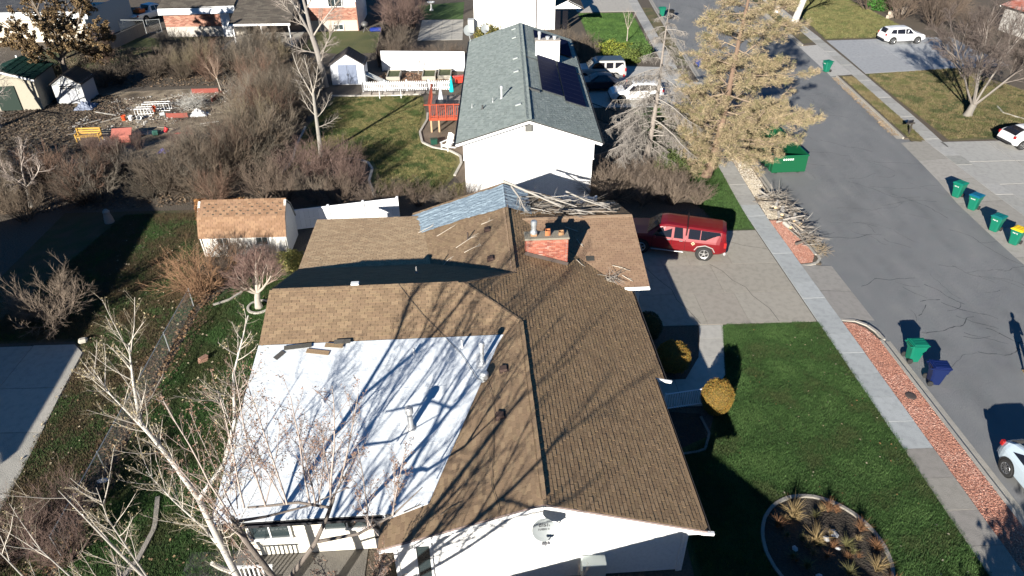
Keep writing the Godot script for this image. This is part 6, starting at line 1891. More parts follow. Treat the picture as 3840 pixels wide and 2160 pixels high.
	deciduous("pale_trunk_tree", "second white trunked tree farther up the street at the top edge", Vector3(37.7,0,-92.5), 17, [[Vector3(0,0,0), Vector3(0.1,1.5,0), Vector3(0.2,3.2,0), 0.35,0.28]],
		[[Vector3(0.2,3.0,0), Vector3(0.3,1,0), 3.0,0.14]], {"levels": 3, "segs": [4,3,1], "wob": [0.1,0.12,0.1], "up": [0.05,0.05,0], "kids": [6,5], "start": [0.25,0.2], "ang": [0.35,0.8], "ratio": [0.45,0.65], "rr": 0.45, "sides": [6,4,3], "cols": [Color(0.44,0.41,0.37), Color(0.3,0.25,0.22)]}, Color(0.6,0.57,0.53), M.birch_bark)
	# ---- brown leaved tree over the cream house and grey trees at the left edge
	deciduous("brown_leaf_tree", "large tree still full of dry brown leaves before the cream house", Vector3(-38.2,0,-67.0), 18, [[Vector3(0,0,0), Vector3(0.2,1.6,0), Vector3(0.3,3.0,0), 0.3,0.22]],
		[[Vector3(0.3,2.6,0), Vector3(-0.8,0.8,0.2), 5.2,0.12], [Vector3(0.3,2.9,0), Vector3(0.9,0.7,0.2), 5.8,0.12], [Vector3(0.3,3.0,0), Vector3(0,1,0.1), 6.8,0.13], [Vector3(0.3,3.0,0), Vector3(-0.3,1,-0.5), 5.8,0.12], [Vector3(0.3,3.0,0), Vector3(0.4,1,-0.4), 6.2,0.12], [Vector3(0.3,2.4,0), Vector3(0.5,0.8,0.7), 4.8,0.1], [Vector3(0.3,2.2,0), Vector3(-0.4,0.7,0.7), 4.4,0.1], [Vector3(0.3,2.8,0), Vector3(1,0.4,0), 4.6,0.09]],
		{"levels": 4, "segs": [5,3,2,1], "wob": [0.14,0.16,0.15,0.1], "up": [0.05,0.0,-0.08,-0.1], "kids": [9,7,4], "start": [0.2,0.2,0.1], "ang": [0.4,1.0], "ratio": [0.4,0.6], "rr": 0.42, "sides": [5,4,3,3], "cols": [Color(0.2,0.17,0.14), Color(0.18,0.145,0.115), Color(0.18,0.135,0.1)], "leaves": [Color(0.15,0.098,0.05), Color(0.11,0.074,0.04), Color(0.2,0.135,0.062), Color(0.16,0.11,0.05)], "leaf_n": 18, "leaf_s": 0.12}, Color(0.2,0.17,0.14), M.bark)
	var PL := {"levels": 4, "minr": 0.008, "segs": [5,3,2,1], "wob": [0.14,0.15,0.14,0.1], "up": [0.05,0.03,0.0,0.0], "kids": [8,7,4], "start": [0.25,0.2,0.1], "ang": [0.4,0.95], "ratio": [0.42,0.6], "rr": 0.42, "sides": [5,4,3,3], "cols": [Color(0.26,0.24,0.225), Color(0.24,0.22,0.2), Color(0.24,0.21,0.19)]}
	deciduous("bare_tree", "grey bare tree leaning in from the left edge beside the green roofed outbuilding", Vector3(-39.6,0,-57.6), 19, [[Vector3(0,0,0), Vector3(-0.3,1.2,0), Vector3(-0.7,2.6,0), 0.26,0.2]],
		[[Vector3(-0.5,2.2,0), Vector3(0.6,0.9,0.1), 4.4,0.1], [Vector3(-0.7,2.6,0), Vector3(-0.2,1,0), 4.4,0.12], [Vector3(-0.4,1.8,0), Vector3(0.9,0.35,0.3), 3.6,0.07], [Vector3(-0.7,2.6,0), Vector3(0.3,1,-0.4), 4.6,0.1], [Vector3(-0.3,1.4,0), Vector3(0.8,0.2,0.8), 2.6,0.06], [Vector3(-0.6,2.4,0), Vector3(0.9,0.7,0.3), 4.6,0.09], [Vector3(-0.6,2.5,0), Vector3(0.5,0.8,0.8), 4.0,0.09], [Vector3(-0.7,2.6,0), Vector3(-0.3,0.9,0.6), 3.6,0.08]], PL, Color(0.24,0.22,0.2), M.bark)
	deciduous("bare_tree", "pale branched bare tree at the left edge above the rounded bush", Vector3(-29.6,0,-43.0), 20, [[Vector3(0,0,0), Vector3(0.1,0.8,0), Vector3(0.2,1.5,0), 0.13,0.1]],
		[[Vector3(0.2,1.4,0), Vector3(0.8,0.6,0.2), 2.6,0.06], [Vector3(0.2,1.5,0), Vector3(-0.6,0.8,0.1), 2.6,0.06], [Vector3(0.2,1.5,0), Vector3(0.1,1,0), 3.0,0.07], [Vector3(0.2,1.3,0), Vector3(0.3,0.7,0.7), 2.2,0.05]], PL.merged({"cols": [Color(0.38,0.33,0.29), Color(0.36,0.3,0.26), Color(0.34,0.28,0.24)]}, true), Color(0.38,0.34,0.3), M.bark)
	bush("grey", "bare grey shrub at the left edge below the outbuilding", "shrubs at the left edge", [[-35.0,-46.5,3.4], [-33.2,-44.6,3.6], [-31.0,-42.8,3.2], [-36.8,-48.8,3.0], [-33.0,-41.4,3.0], [-29.0,-41.2,2.6]])
	# thin ornamental on the lawn up the street
	deciduous("small_bare_tree", "thin bare tree on the green lawn up the street", Vector3(16.4,0,-80.0), 21, [[Vector3(0,0,0), Vector3(0.02,0.7,0), Vector3(0.0,1.4,0), 0.06,0.05]], [[Vector3(0,1.3,0), Vector3(-0.5,1,0), 2.0,0.03], [Vector3(0,1.3,0), Vector3(0.5,1,0), 2.0,0.03], [Vector3(0,1.4,0), Vector3(0,1,0.2), 2.2,0.03]], {"levels": 3, "segs": [4,2,1], "wob": [0.1,0.1,0.1], "up": [0.1,0.1,0.05], "kids": [8,5], "start": [0.15,0.1], "ang": [0.3,0.8], "ratio": [0.4,0.6], "rr": 0.5, "sides": [4,3,3], "cols": [Color(0.36,0.3,0.26)]}, Color(0.36,0.31,0.27), M.bark)
	deciduous("small_bare_tree", "small bare tree before the white back fence", Vector3(-6.0,0,-69.6), 22, [[Vector3(0,0,0), Vector3(0.02,0.4,0), Vector3(0.0,0.7,0), 0.06,0.05]], [[Vector3(0,0.6,0), Vector3(-0.5,1,0), 1.3,0.03], [Vector3(0,0.6,0), Vector3(0.5,1,0), 1.3,0.03], [Vector3(0,0.7,0), Vector3(0,1,0.2), 1.4,0.03]], {"levels": 3, "segs": [4,2,1], "wob": [0.1,0.1,0.1], "up": [0.1,0.1,0.05], "kids": [8,5], "start": [0.15,0.1], "ang": [0.3,0.8], "ratio": [0.4,0.6], "rr": 0.5, "sides": [4,3,3], "cols": [Color(0.3,0.25,0.22)]}, Color(0.3,0.26,0.22), M.bark)
	build_pine()
	build_dead_spruce()
	build_front_trees()
	deciduous("bare_tree", "tall bare tree just below the picture whose branch shadows cross the roof", Vector3(-7.2,0,-7.2), 23, [[Vector3(0,0,0), Vector3(0.1,1.5,0), Vector3(0.2,3.2,0), 0.36,0.27]],
		[[Vector3(0.1,2.6,0), Vector3(-0.5,1,0.0), 5.4,0.12], [Vector3(0.2,3.0,0), Vector3(0.0,1,0.0), 6.0,0.13], [Vector3(0.2,3.1,0), Vector3(0.45,1,0.0), 6.4,0.13], [Vector3(0.2,3.0,0), Vector3(0.9,0.95,0.05), 6.8,0.12], [Vector3(0.2,2.6,0), Vector3(1.3,0.95,0.1), 6.6,0.1], [Vector3(0.2,2.8,0), Vector3(0.5,1,0.7), 6.0,0.1]], {"levels": 4, "segs": [6,4,2,1], "wob": [0.08,0.12,0.12,0.1], "up": [0.03,0.04,0.03,0.0], "kids": [7,6,4], "start": [0.3,0.2,0.15], "ang": [0.3,0.75], "ratio": [0.4,0.58], "rr": 0.42, "sides": [6,4,3,3], "cols": [Color(0.3,0.27,0.24), Color(0.28,0.24,0.2)]}, Color(0.26,0.23,0.2), M.bark)
	# ---- clipped golden shrubs before the front door
	for q in [[Vector3(9.62,0.86,-21.9), Vector3(0.68,0.86,0.64), "golden clipped round shrub standing in the sun at the edge of the front lawn", 31], [Vector3(8.4,0.78,-24.7), Vector3(0.8,0.75,0.76), "golden clipped shrub half hidden in shade by the front path", 32], [Vector3(7.7,0.8,-27.0), Vector3(0.7,0.8,0.6), "dark clipped shrub in the shade under the garage eave", 33]]:
		var t := thing("clipped_shrub", q[2], "shrub", q[0], 0, "clipped shrubs by the front door")
		t.scale = q[1]
		var gold := [Color(0.26,0.135,0.02), Color(0.2,0.1,0.016), Color(0.3,0.175,0.03), Color(0.15,0.115,0.022), Color(0.16,0.14,0.028)]
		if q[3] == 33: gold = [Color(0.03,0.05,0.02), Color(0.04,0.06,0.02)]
		var lf := leafy_ball_mesh(q[3], gold, 15000,0.032,0.84, Color(0,0,0), 1.0,0.09)
		part(t, "foliage", lf, M.leaf)
		mb = mk(Color(0.17,0.11,0.035))
		mb.lathe([Vector2(0,-0.86), Vector2(0.5,-0.68), Vector2(0.82,-0.2), Vector2(0.84,0.15), Vector2(0.6,0.6), Vector2(0.3,0.79), Vector2(0,0.84)], Vector3.ZERO, 16)
		part(t, "twig_core", mb, M.rough)
		mb = mk(Color(0.1,0.07,0.05))
		mb.tube([Vector3(0,-1.02,0), Vector3(0,-0.5,0)], [0.09,0.08], 6)
		part(t, "stem", mb, M.bark)
	# ---- evergreens
	var ev := [[Vector3(13.6,0.7,-73.6), Vector3(1.9,1.0,1.5), [Color(0.14,0.17,0.02), Color(0.2,0.21,0.025), Color(0.1,0.13,0.018)], "yellow-green spreading juniper beyond the parked cars", 41],
		[Vector3(16.2,0.6,-74.0), Vector3(1.7,0.85,1.4), [Color(0.05,0.09,0.02), Color(0.07,0.12,0.025)], "green spreading juniper beside the yellow-green one", 42],
		[Vector3(14.9,0.6,-72.4), Vector3(1.5,0.75,1.2), [Color(0.08,0.11,0.02), Color(0.12,0.15,0.03)], "low juniper in front of the two larger ones", 43],
		[Vector3(1.0,1.2,-77.0), Vector3(1.6,1.5,1.4), [Color(0.07,0.08,0.018), Color(0.11,0.1,0.02), Color(0.16,0.13,0.03)], "olive green bush beside the white house beyond the grey roof", 44],
		[Vector3(4.2,1.1,-77.5), Vector3(1.8,1.3,1.4), [Color(0.06,0.08,0.02), Color(0.1,0.1,0.025)], "dark green bush right of the olive one beyond the grey roof", 45],
		[Vector3(51.4,1.0,-93.0), Vector3(1.9,1.4,1.6), [Color(0.03,0.11,0.015), Color(0.045,0.15,0.02)], "bright green bush at the top edge across the street", 46],
		[Vector3(-10.9,0.5,-34.5), Vector3(0.8,0.6,0.6), [Color(0.14,0.14,0.04), Color(0.1,0.11,0.03), Color(0.2,0.17,0.05)], "yellowish low shrub at the corner of the tan shed", 47],
		[Vector3(13.0,0.9,-44.8), Vector3(1.2,1.1,1.0), [Color(0.04,0.06,0.015), Color(0.06,0.08,0.02)], "dark green shrub between the dead spruce and the pine", 48],
		[Vector3(-1.6,0.4,-43.0), Vector3(0.7,0.5,0.5), [Color(0.1,0.1,0.035), Color(0.15,0.13,0.05)], "yellow green shrub at the near corner of the grey house", 49],
		[Vector3(14.8,1.6,-7.2), Vector3(1.5,1.75,1.4), [Color(0.04,0.07,0.02)], "round evergreen south of the flower bed, outside the picture", 50],
		[Vector3(13.1,0.95,-8.4), Vector3(0.85,1.0,0.8), [Color(0.04,0.07,0.02)], "smaller round evergreen beside the flower bed, outside the picture", 51]]
	for q in ev:
		var t := thing("evergreen_shrub", q[3], "shrub", q[0])
		t.scale = q[1]
		part(t, "foliage", leafy_ball_mesh(q[4], q[2], 5200,0.075,0.55, Color(0,0,0), 1.0,0.3), M.leaf)
		mb = mk(Color(0.075,0.085,0.025))
		mb.lathe([Vector2(0,-0.7), Vector2(0.5,-0.5), Vector2(0.62,0), Vector2(0.45,0.42), Vector2(0,0.6)], Vector3.ZERO, 12)
		part(t, "twig_core", mb, M.rough)
	build_ground_cover()

func deciduous(called: String, label: String, at: Vector3, sd: int, trunks: Array, limbs: Array, P: Dictionary, bark: Color, bm: Material) -> Node3D:
	rng.seed = sd * 17 + 3
	var t := thing(called, label, "tree", at)
	var mb := mk(bark)
	for q in trunks:
		var pts := []
		var rs := []
		for i in 9:
			var f := i / 8.0
			var a: Vector3 = q[0].lerp(q[1], f); var b: Vector3 = q[1].lerp(q[2], f)
			pts.append(a.lerp(b, f))
			var fl := 1.0 + (0.5 * pow(1.0 - f, 6.0) if q[0].y < 0.1 else 0.0)
			rs.append(lerpf(q[3], q[4], f) * fl)
		if q[0].y < 0.1: pts[0] = pts[0] - Vector3(0,0.1,0)
		mb.tube(pts, rs, 12)
	part(t, "trunk", mb, bm)
	var cr := MB.new()
	var tips := []
	for q in limbs: grow(cr, tips, q[0], (q[1] as Vector3).normalized(), q[2], q[3], 0, P)
	part(t, "crown", cr, M.twig)
	if P.has("leaves"):
		var lf := MB.new()
		for e in tips:
			for i in P.leaf_n:
				var pp: Array = e[2]
				var at2: Vector3 = pp[0].lerp(pp[pp.size() - 1], rng.randf()) + Vector3(R(-1,1), R(-1,1), R(-1,1)) * 0.06
				leaf(lf, at2, P.leaf_s, P.leaves[rng.randi() % P.leaves.size()], P.get("elong", 1.5))
		part(t, "dry_leaves", lf, M.leaf)
	return t

func build_pine() -> void:
	rng.seed = 606
	var t := thing("pine_tree", "large browning pine with thinning tan needles beside the road", "tree", Vector3(15.65,0,-45.1))
	var mb := mk(Color(0.2,0.135,0.095))
	var tp := [Vector3(0,-0.1,0), Vector3(0.2,1.0,0), Vector3(0.36,2.2,0), Vector3(0.55,4.2,0.0), Vector3(0.62,6.5,0.0), Vector3(0.7,9.0,0.0), Vector3(0.85,11.5,0.0), Vector3(0.95,13.6,0.0), Vector3(1.0,15.2,0)]
	mb.tube(tp, [0.4,0.29,0.25,0.21,0.17,0.13,0.09,0.05,0.02], 12)
	part(t, "trunk", mb, M.bark)
	var at_h := func(h: float) -> Vector3:
		for i in tp.size() - 1:
			if h <= tp[i + 1].y: return tp[i].lerp(tp[i + 1], (h - tp[i].y) / (tp[i + 1].y - tp[i].y))
		return tp[tp.size() - 1]
	var br := MB.new()
	var nd := MB.new()
	var cols := [Color(0.32,0.255,0.15), Color(0.28,0.225,0.13), Color(0.36,0.285,0.175), Color(0.23,0.195,0.105), Color(0.3,0.23,0.15), Color(0.19,0.175,0.085)]
	var prof := [[0.8,3.2], [2.0,4.1], [3.5,4.5], [5.0,4.4], [7.0,3.8], [9.0,3.2], [11.0,2.5], [13.0,1.6], [15.0,0.5]]
	var clump := func(c: Vector3, out: Vector3, s: float) -> void:
		var col: Color = cols[rng.randi() % cols.size()]
		for i in 24:
			var d := (out * 0.4 + Vector3(R(-1,1), R(-0.5,1), R(-1,1))).normalized()
			var b := c + Vector3(R(-1,1), R(-0.8,0.8), R(-1,1)) * s * 0.6
			var w := perp(d) * 0.012
			nd.k = dim(col, R(0.7,1.3))
			nd.tri(b - w, b + w, b + d * s * R(0.55,0.95))
	var h := 1.3
	var az := 0.0
	while h < 14.9:
		az += 2.4 + R(-0.4,0.4)
		var dirx := cos(az); var dirz := sin(az)
		var Rr := lerp_line(prof, h) * R(0.72,1.1) * (1.07 + 0.2 * dirx)
		if h < 3.0 and dirx < -0.2: Rr *= 0.75
		if h < 5.2 and dirx > 0.0: Rr *= 1.06
		var p: Vector3 = at_h.call(h)
		var n := 6
		var pts := [p]
		var rs := [0.016 + 0.009 * Rr]
		var d := Vector3(dirx, R(-0.25,0.5), dirz).normalized()
		for i in n:
			d = (d + Vector3(R(-0.25,0.25), R(-0.16,0.12) + i * 0.015, R(-0.25,0.25))).normalized()
			p += d * Rr / n
			pts.append(p)
			rs.append(lerpf(rs[0], 0.012, (i + 1.0) / n))
		br.k = dim(Color(0.25,0.19,0.14), R(0.75,1.2))
		br.tube(pts, rs, 5)
		# side branches carry the needle clumps, mostly on the outer part
		var m := int(Rr * 4.6) + 3
		for i in m:
			var f := lerpf(0.3,1.0, (i + R(0,1)) / m)
			var fi := minf(f * n, n - 0.01)
			var s := int(fi)
			var a: Vector3 = pts[s].lerp(pts[s + 1], fi - s)
			var sd := (Vector3(dirx, 0.1, dirz) + Vector3(-dirz, 0, dirx) * (R(0.4,1.3) * (1 if i % 2 else -1)) + Vector3(0, R(-0.45,0.6), 0)).normalized()
			var sl := R(0.45,1.2) * (1.15 - 0.5 * f) * minf(1.0, Rr / 2.5 + 0.2)
			var e := a + sd * sl
			br.k = dim(Color(0.33,0.25,0.18), R(0.75,1.2))
			br.tube([a, a.lerp(e, 0.5) + Vector3(0, R(-0.06,0.06), 0), e], [0.016,0.012,0.006], 3, false)
			if rng.randf() < 0.27: continue
			for c in int(2 + sl * 5.0): clump.call(a.lerp(e, R(0.3,1.1)) + Vector3(R(-1,1), R(-0.8,0.9), R(-1,1)) * 0.2, sd, R(0.15,0.3))
		h += R(0.1,0.2) * (0.5 if h < 4.8 else 1.0)
	part(t, "limbs", br, M.twig)
	part(t, "needles", nd, M.leaf)

func build_dead_spruce() -> void:
	rng.seed = 707
	var t := thing("dead_spruce", "dead grey spruce with drooping bare branches before the white suv", "tree", Vector3(11.4,0,-46.1))
	var mb := mk(Color(0.27,0.235,0.205))
	mb.tube([Vector3(0,-0.1,0), Vector3(0.3,3.0,0), Vector3(0.45,6.0,0), Vector3(0.45,8.5,0), Vector3(0.55,11.4,0)], [0.26,0.18,0.12,0.07,0.015], 10)
	part(t, "trunk", mb, M.bark)
	var br := MB.new()
	var h := 0.8
	var az := 0.0
	while h < 11.0:
		az += 2.4 + R(-0.5,0.5)
		var L := lerp_line([[0.5,3.0], [2.0,4.0], [4.5,4.3], [7.0,3.0], [9.0,1.9], [10.5,0.9], [12.6,0.3]], h) * R(0.5,1.1)
		var p := Vector3(0.45 * minf(h / 6.0,1.0), h, 0)
		var d := Vector3(cos(az), R(0.1,0.4), sin(az)).normalized()
		var n := 7
		var pts := [p]
		var rs := [0.014 + 0.009 * L]
		for i in n:
			d = (d + Vector3(R(-0.12,0.12), -0.11 + (0.2 if i > 4 else 0.0), R(-0.12,0.12))).normalized()
			p += d * L / n
			pts.append(p)
			rs.append(lerpf(rs[0], 0.008, (i + 1.0) / n))
		br.k = dim(Color(0.3,0.275,0.245), R(0.75,1.2))
		br.tube(pts, rs, 4, false)
		for i in int(L * 12) + 3:
			var f := R(0.18,0.99) * n
			var s := int(f)
			var a: Vector3 = pts[s].lerp(pts[s + 1], f - s)
			var dl := R(0.35,0.95) * minf(1.0, L / 2.0)
			var q := a
			var dd := (Vector3(-d.z, 0, d.x) * (1 if i % 2 else -1) * R(0.3,1.0) + d * 0.5 + Vector3(0, R(-0.4,0.1), 0)).normalized()
			var tw := [q]
			for w in 3:
				dd = (dd + Vector3(R(-0.15,0.15), -0.3, R(-0.15,0.15))).normalized()
				q += dd * dl / 3
				tw.append(q)
			br.k = dim(Color(0.26,0.235,0.21), R(0.7,1.25))
			br.tube(tw, [0.011,0.009,0.008,0.005], 3, false)
			for w in 5:
				var b: Vector3 = tw[rng.randi() % 3].lerp(tw[3], R(0,0.7))
				var e := b + Vector3(R(-1,1), R(-1.3,0.1), R(-1,1)).normalized() * R(0.12,0.34)
				br.tube([b, e], [0.008,0.005], 3, false)
		h += R(0.07,0.14) * (1.0 if h < 5.5 else 1.9)
	part(t, "bare_branches", br, M.twig)

func slim(r: Array) -> Array:
	return r.map(func(x): return x * 0.62)

# the pale limbed trees in the lower left, rooted just below the picture
func build_front_trees() -> void:
	rng.seed = 808
	var P := {"levels": 4, "segs": [6,4,2,1], "wob": [0.1,0.12,0.14,0.12], "up": [0.09,0.1,0.1,0.1], "kids": [8,8,4], "start": [0.12,0.12,0.2], "ang": [0.45,0.95], "ratio": [0.3,0.5], "rr": 0.36, "sides": [6,4,3,3], "cols": [Color(0.46,0.43,0.385), Color(0.43,0.39,0.335), Color(0.39,0.34,0.265), Color(0.34,0.28,0.19)]}
	var t := thing("pale_barked_tree", "leaning pale barked bare tree with forked limbs in the lower left foreground", "tree", Vector3(-7.5,0,-13.0))
	var mb := mk(Color(0.52,0.5,0.465))
	var limbs := [
		[[Vector3(0,-0.1,0), Vector3(-0.05,1.4,0), Vector3(-0.1,2.8,0), Vector3(-0.25,4.6,0.0), Vector3(-0.36,6.2,0.0)], [0.26,0.2,0.17,0.15,0.13]],
		[[Vector3(-0.36,6.2,0), Vector3(-0.66,7.8,0.05), Vector3(-1.0,9.2,0.1), Vector3(-0.8,10.4,0.1), Vector3(-0.55,11.6,0.1)], [0.12,0.1,0.075,0.05,0.02]],
		[[Vector3(-0.36,6.2,0), Vector3(0.6,7.5,0.0), Vector3(1.2,9.0,0.0), Vector3(1.5,10.5,0.0), Vector3(2.2,12.2,0.0)], [0.11,0.085,0.065,0.045,0.016]],
		[[Vector3(-0.6,7.6,0), Vector3(-1.0,9.0,0.1), Vector3(-1.35,10.2,0.2), Vector3(-1.5,11.0,0.2)], [0.06,0.045,0.03,0.012]],
		[[Vector3(-0.3,5.2,0), Vector3(0.3,6.2,-0.5), Vector3(0.7,7.6,-0.8), Vector3(0.6,9.2,-0.9)], [0.06,0.05,0.035,0.012]],
		[[Vector3(-0.2,3.8,0), Vector3(-0.7,4.6,-0.3), Vector3(-1.3,5.7,-0.4), Vector3(-1.7,6.9,-0.4)], [0.07,0.05,0.035,0.012]],
		[[Vector3(-0.12,2.9,0), Vector3(-0.5,3.2,0.0), Vector3(-0.62,3.55,0.1)], [0.12,0.11,0.1]]]
	for l in limbs: mb.tube(l[0], slim(l[1]), 9)
	part(t, "trunk", mb, M.birch_bark)
	var cr := MB.new()
	var bud := MB.new()
	var tips := []
	for li in range(1,6):
		var l: Array = limbs[li][0]
		var rr: Array = limbs[li][1]
		for i in 22:
			var f := R(0.15,0.99) * (l.size() - 1)
			var s := int(f)
			var a: Vector3 = l[s].lerp(l[s + 1], f - s)
			var dr: Vector3 = (l[s + 1] - l[s]).normalized()
			var ang := R(0.5,1.05)
			var nd := (dr * cos(ang) + perp(dr) * sin(ang) + Vector3(0,0.15,0)).normalized()
			grow(cr, tips, a, nd, R(0.5,1.5), minf(0.014, rr[s] * 0.5), 1, P)
	for i in 18: grow(cr, tips, Vector3(R(-0.3,0.0), R(2.4,6.0), 0), Vector3(R(-1,1), R(0.4,1), R(-1,1)).normalized(), R(0.9,2.3), 0.015,1, P)
	part(t, "crown", cr, M.twig)
	for e in tips:
		if rng.randf() < 0.4: leaf(bud, e[0], 0.024, Color(0.34,0.28,0.16), 2.4)
	part(t, "buds", bud, M.leaf)
	# second tree: thick cut trunk, pollard shoots over the membrane
	t = thing("pollarded_tree", "grey trunked tree with sawn limbs and upright shoots before the white membrane", "tree", Vector3(-6.1,0,-12.7))
	mb = mk(Color(0.17,0.145,0.125))
	limbs = [
		[[Vector3(0,-0.1,0), Vector3(-0.1,1.5,0), Vector3(-0.35,3.2,0), Vector3(-0.7,4.6,0.0), Vector3(-0.85,5.9,0.1)], [0.3,0.2,0.15,0.12,0.1]],
		[[Vector3(-0.25,2.4,0), Vector3(0.4,3.4,0.0), Vector3(1.1,4.5,0.0), Vector3(1.6,5.6,0.0), Vector3(1.9,6.4,0)], [0.13,0.12,0.105,0.09,0.075]],
		[[Vector3(1.75,6.0,0), Vector3(0.9,6.15,-0.1), Vector3(0.1,6.0,-0.15), Vector3(-0.5,5.9,-0.2)], [0.065,0.06,0.055,0.045]],
		[[Vector3(1.2,4.6,0), Vector3(2.3,4.6,-0.2), Vector3(3.3,5.2,-0.3), Vector3(4.2,6.2,-0.4)], [0.09,0.07,0.05,0.02]],
		[[Vector3(-0.8,5.6,0), Vector3(-0.3,5.0,-0.6), Vector3(0.8,4.9,-1.0), Vector3(2.0,5.4,-1.2)], [0.08,0.06,0.045,0.02]],
		[[Vector3(-0.1,1.6,0), Vector3(1.1,2.2,0.3), Vector3(2.4,2.6,0.3), Vector3(3.6,3.4,0.3)], [0.08,0.07,0.05,0.02]]]
	for l in limbs: mb.tube(l[0], slim(l[1]), 9)
	part(t, "trunk", mb, M.bark)
	cr = MB.new()
	bud = MB.new()
	tips = []
	var Q := {"levels": 4, "segs": [6,3,2,1], "wob": [0.06,0.12,0.13,0.1], "up": [0.1,0.14,0.12,0.1], "kids": [15,7,4], "start": [0.1,0.15,0.2], "ang": [0.35,0.85], "ratio": [0.22,0.4], "rr": 0.36, "sides": [5,3,3,3], "cols": [Color(0.38,0.32,0.285), Color(0.34,0.275,0.24), Color(0.31,0.24,0.205), Color(0.28,0.205,0.165)]}
	for q in [[Vector3(-0.85,5.9,0.1), Vector3(-0.15,1,0.05), 4.6], [Vector3(-0.6,5.9,-0.2), Vector3(0.1,1,0.0), 4.4], [Vector3(0.0,6.0,-0.15), Vector3(0.05,1,0.05), 4.9], [Vector3(0.6,6.1,-0.1), Vector3(-0.1,1,0), 4.4], [Vector3(1.2,6.1,-0.1), Vector3(0.1,1,0.0), 4.2], [Vector3(1.8,6.3,0), Vector3(0.2,1,0), 4.4], [Vector3(1.9,6.4,0), Vector3(0.5,1,-0.1), 3.6], [Vector3(2.6,4.8,-0.2), Vector3(0.1,1,0), 3.4], [Vector3(3.3,5.2,-0.3), Vector3(0.2,1,0), 2.6], [Vector3(1.0,4.9,-1.0), Vector3(0.1,1,0), 3.4], [Vector3(-0.75,4.8,0), Vector3(-0.5,1,0.1), 3.4], [Vector3(2.6,2.7,0.3), Vector3(0.3,1,0.1), 2.2], [Vector3(1.5,2.3,0.3), Vector3(-0.1,1,0.2), 2.4], [Vector3(-0.3,3.0,0), Vector3(-0.6,0.9,-0.2), 2.6]]:
		grow(cr, tips, q[0], (q[1] as Vector3).normalized(), q[2], 0.03,0, Q)
		grow(cr, tips, q[0] + Vector3(R(-0.3,0.3), R(-0.3,0.1), R(-0.1,0.1)), (q[1] + Vector3(R(-0.35,0.35), 0, R(-0.3,0.3))).normalized(), q[2] * R(0.5,0.85), 0.02,0, Q)
	part(t, "shoots", cr, M.twig)
	for e in tips:
		if rng.randf() < 0.5: leaf(bud, e[0], 0.028, Color(0.22,0.13,0.09), 2.4)
	part(t, "buds", bud, M.leaf)
	# third: slim pale stems at the left
	t = thing("pale_barked_tree", "slim pale stems of a bare tree rising from the bottom left edge", "tree", Vector3(-9.4,0,-12.6), 0)
	mb = mk(Color(0.38,0.355,0.32))
	limbs = [[[Vector3(0,-0.1,0), Vector3(-0.1,1.6,0), Vector3(-0.4,3.0,0), Vector3(-1.0,5.0,0.0), Vector3(-1.6,7.2,0.0)], [0.14,0.11,0.085,0.055,0.015]],
		[[Vector3(-0.4,3.0,0), Vector3(-0.4,4.6,0.2), Vector3(-0.5,6.4,0.3), Vector3(-0.4,7.6,0.3)], [0.05,0.04,0.03,0.012]],
		[[Vector3(-0.1,1.4,0), Vector3(-1.2,2.2,0), Vector3(-2.4,3.2,0), Vector3(-3.0,5.2,0)], [0.07,0.055,0.045,0.015]],
		[[Vector3(-1.2,2.2,0), Vector3(-2.4,2.3,0), Vector3(-3.6,3.4,0.1), Vector3(-4.0,5.6,0.1)], [0.06,0.055,0.045,0.015]]]
	for l in limbs: mb.tube(l[0], slim(l[1]), 8)
	part(t, "trunk", mb, M.birch_bark)
	cr = MB.new()
	bud = MB.new()
	tips = []
	for l in limbs:
		for i in 12:
			var f: float = R(0.25,0.99) * (l[0].size() - 1)
			var s := int(f)
			var dr: Vector3 = (l[0][s + 1] - l[0][s]).normalized()
			var nd := (dr * 0.6 + perp(dr) * 0.7 + Vector3(0,0.15,0)).normalized()
			grow(cr, tips, l[0][s].lerp(l[0][s + 1], f - s), nd, R(0.7,1.8), 0.016,1, P)
	part(t, "crown", cr, M.twig)
	for e in tips:
		if rng.randf() < 0.4: leaf(bud, e[0], 0.024, Color(0.34,0.28,0.16), 2.4)
	part(t, "buds", bud, M.leaf)

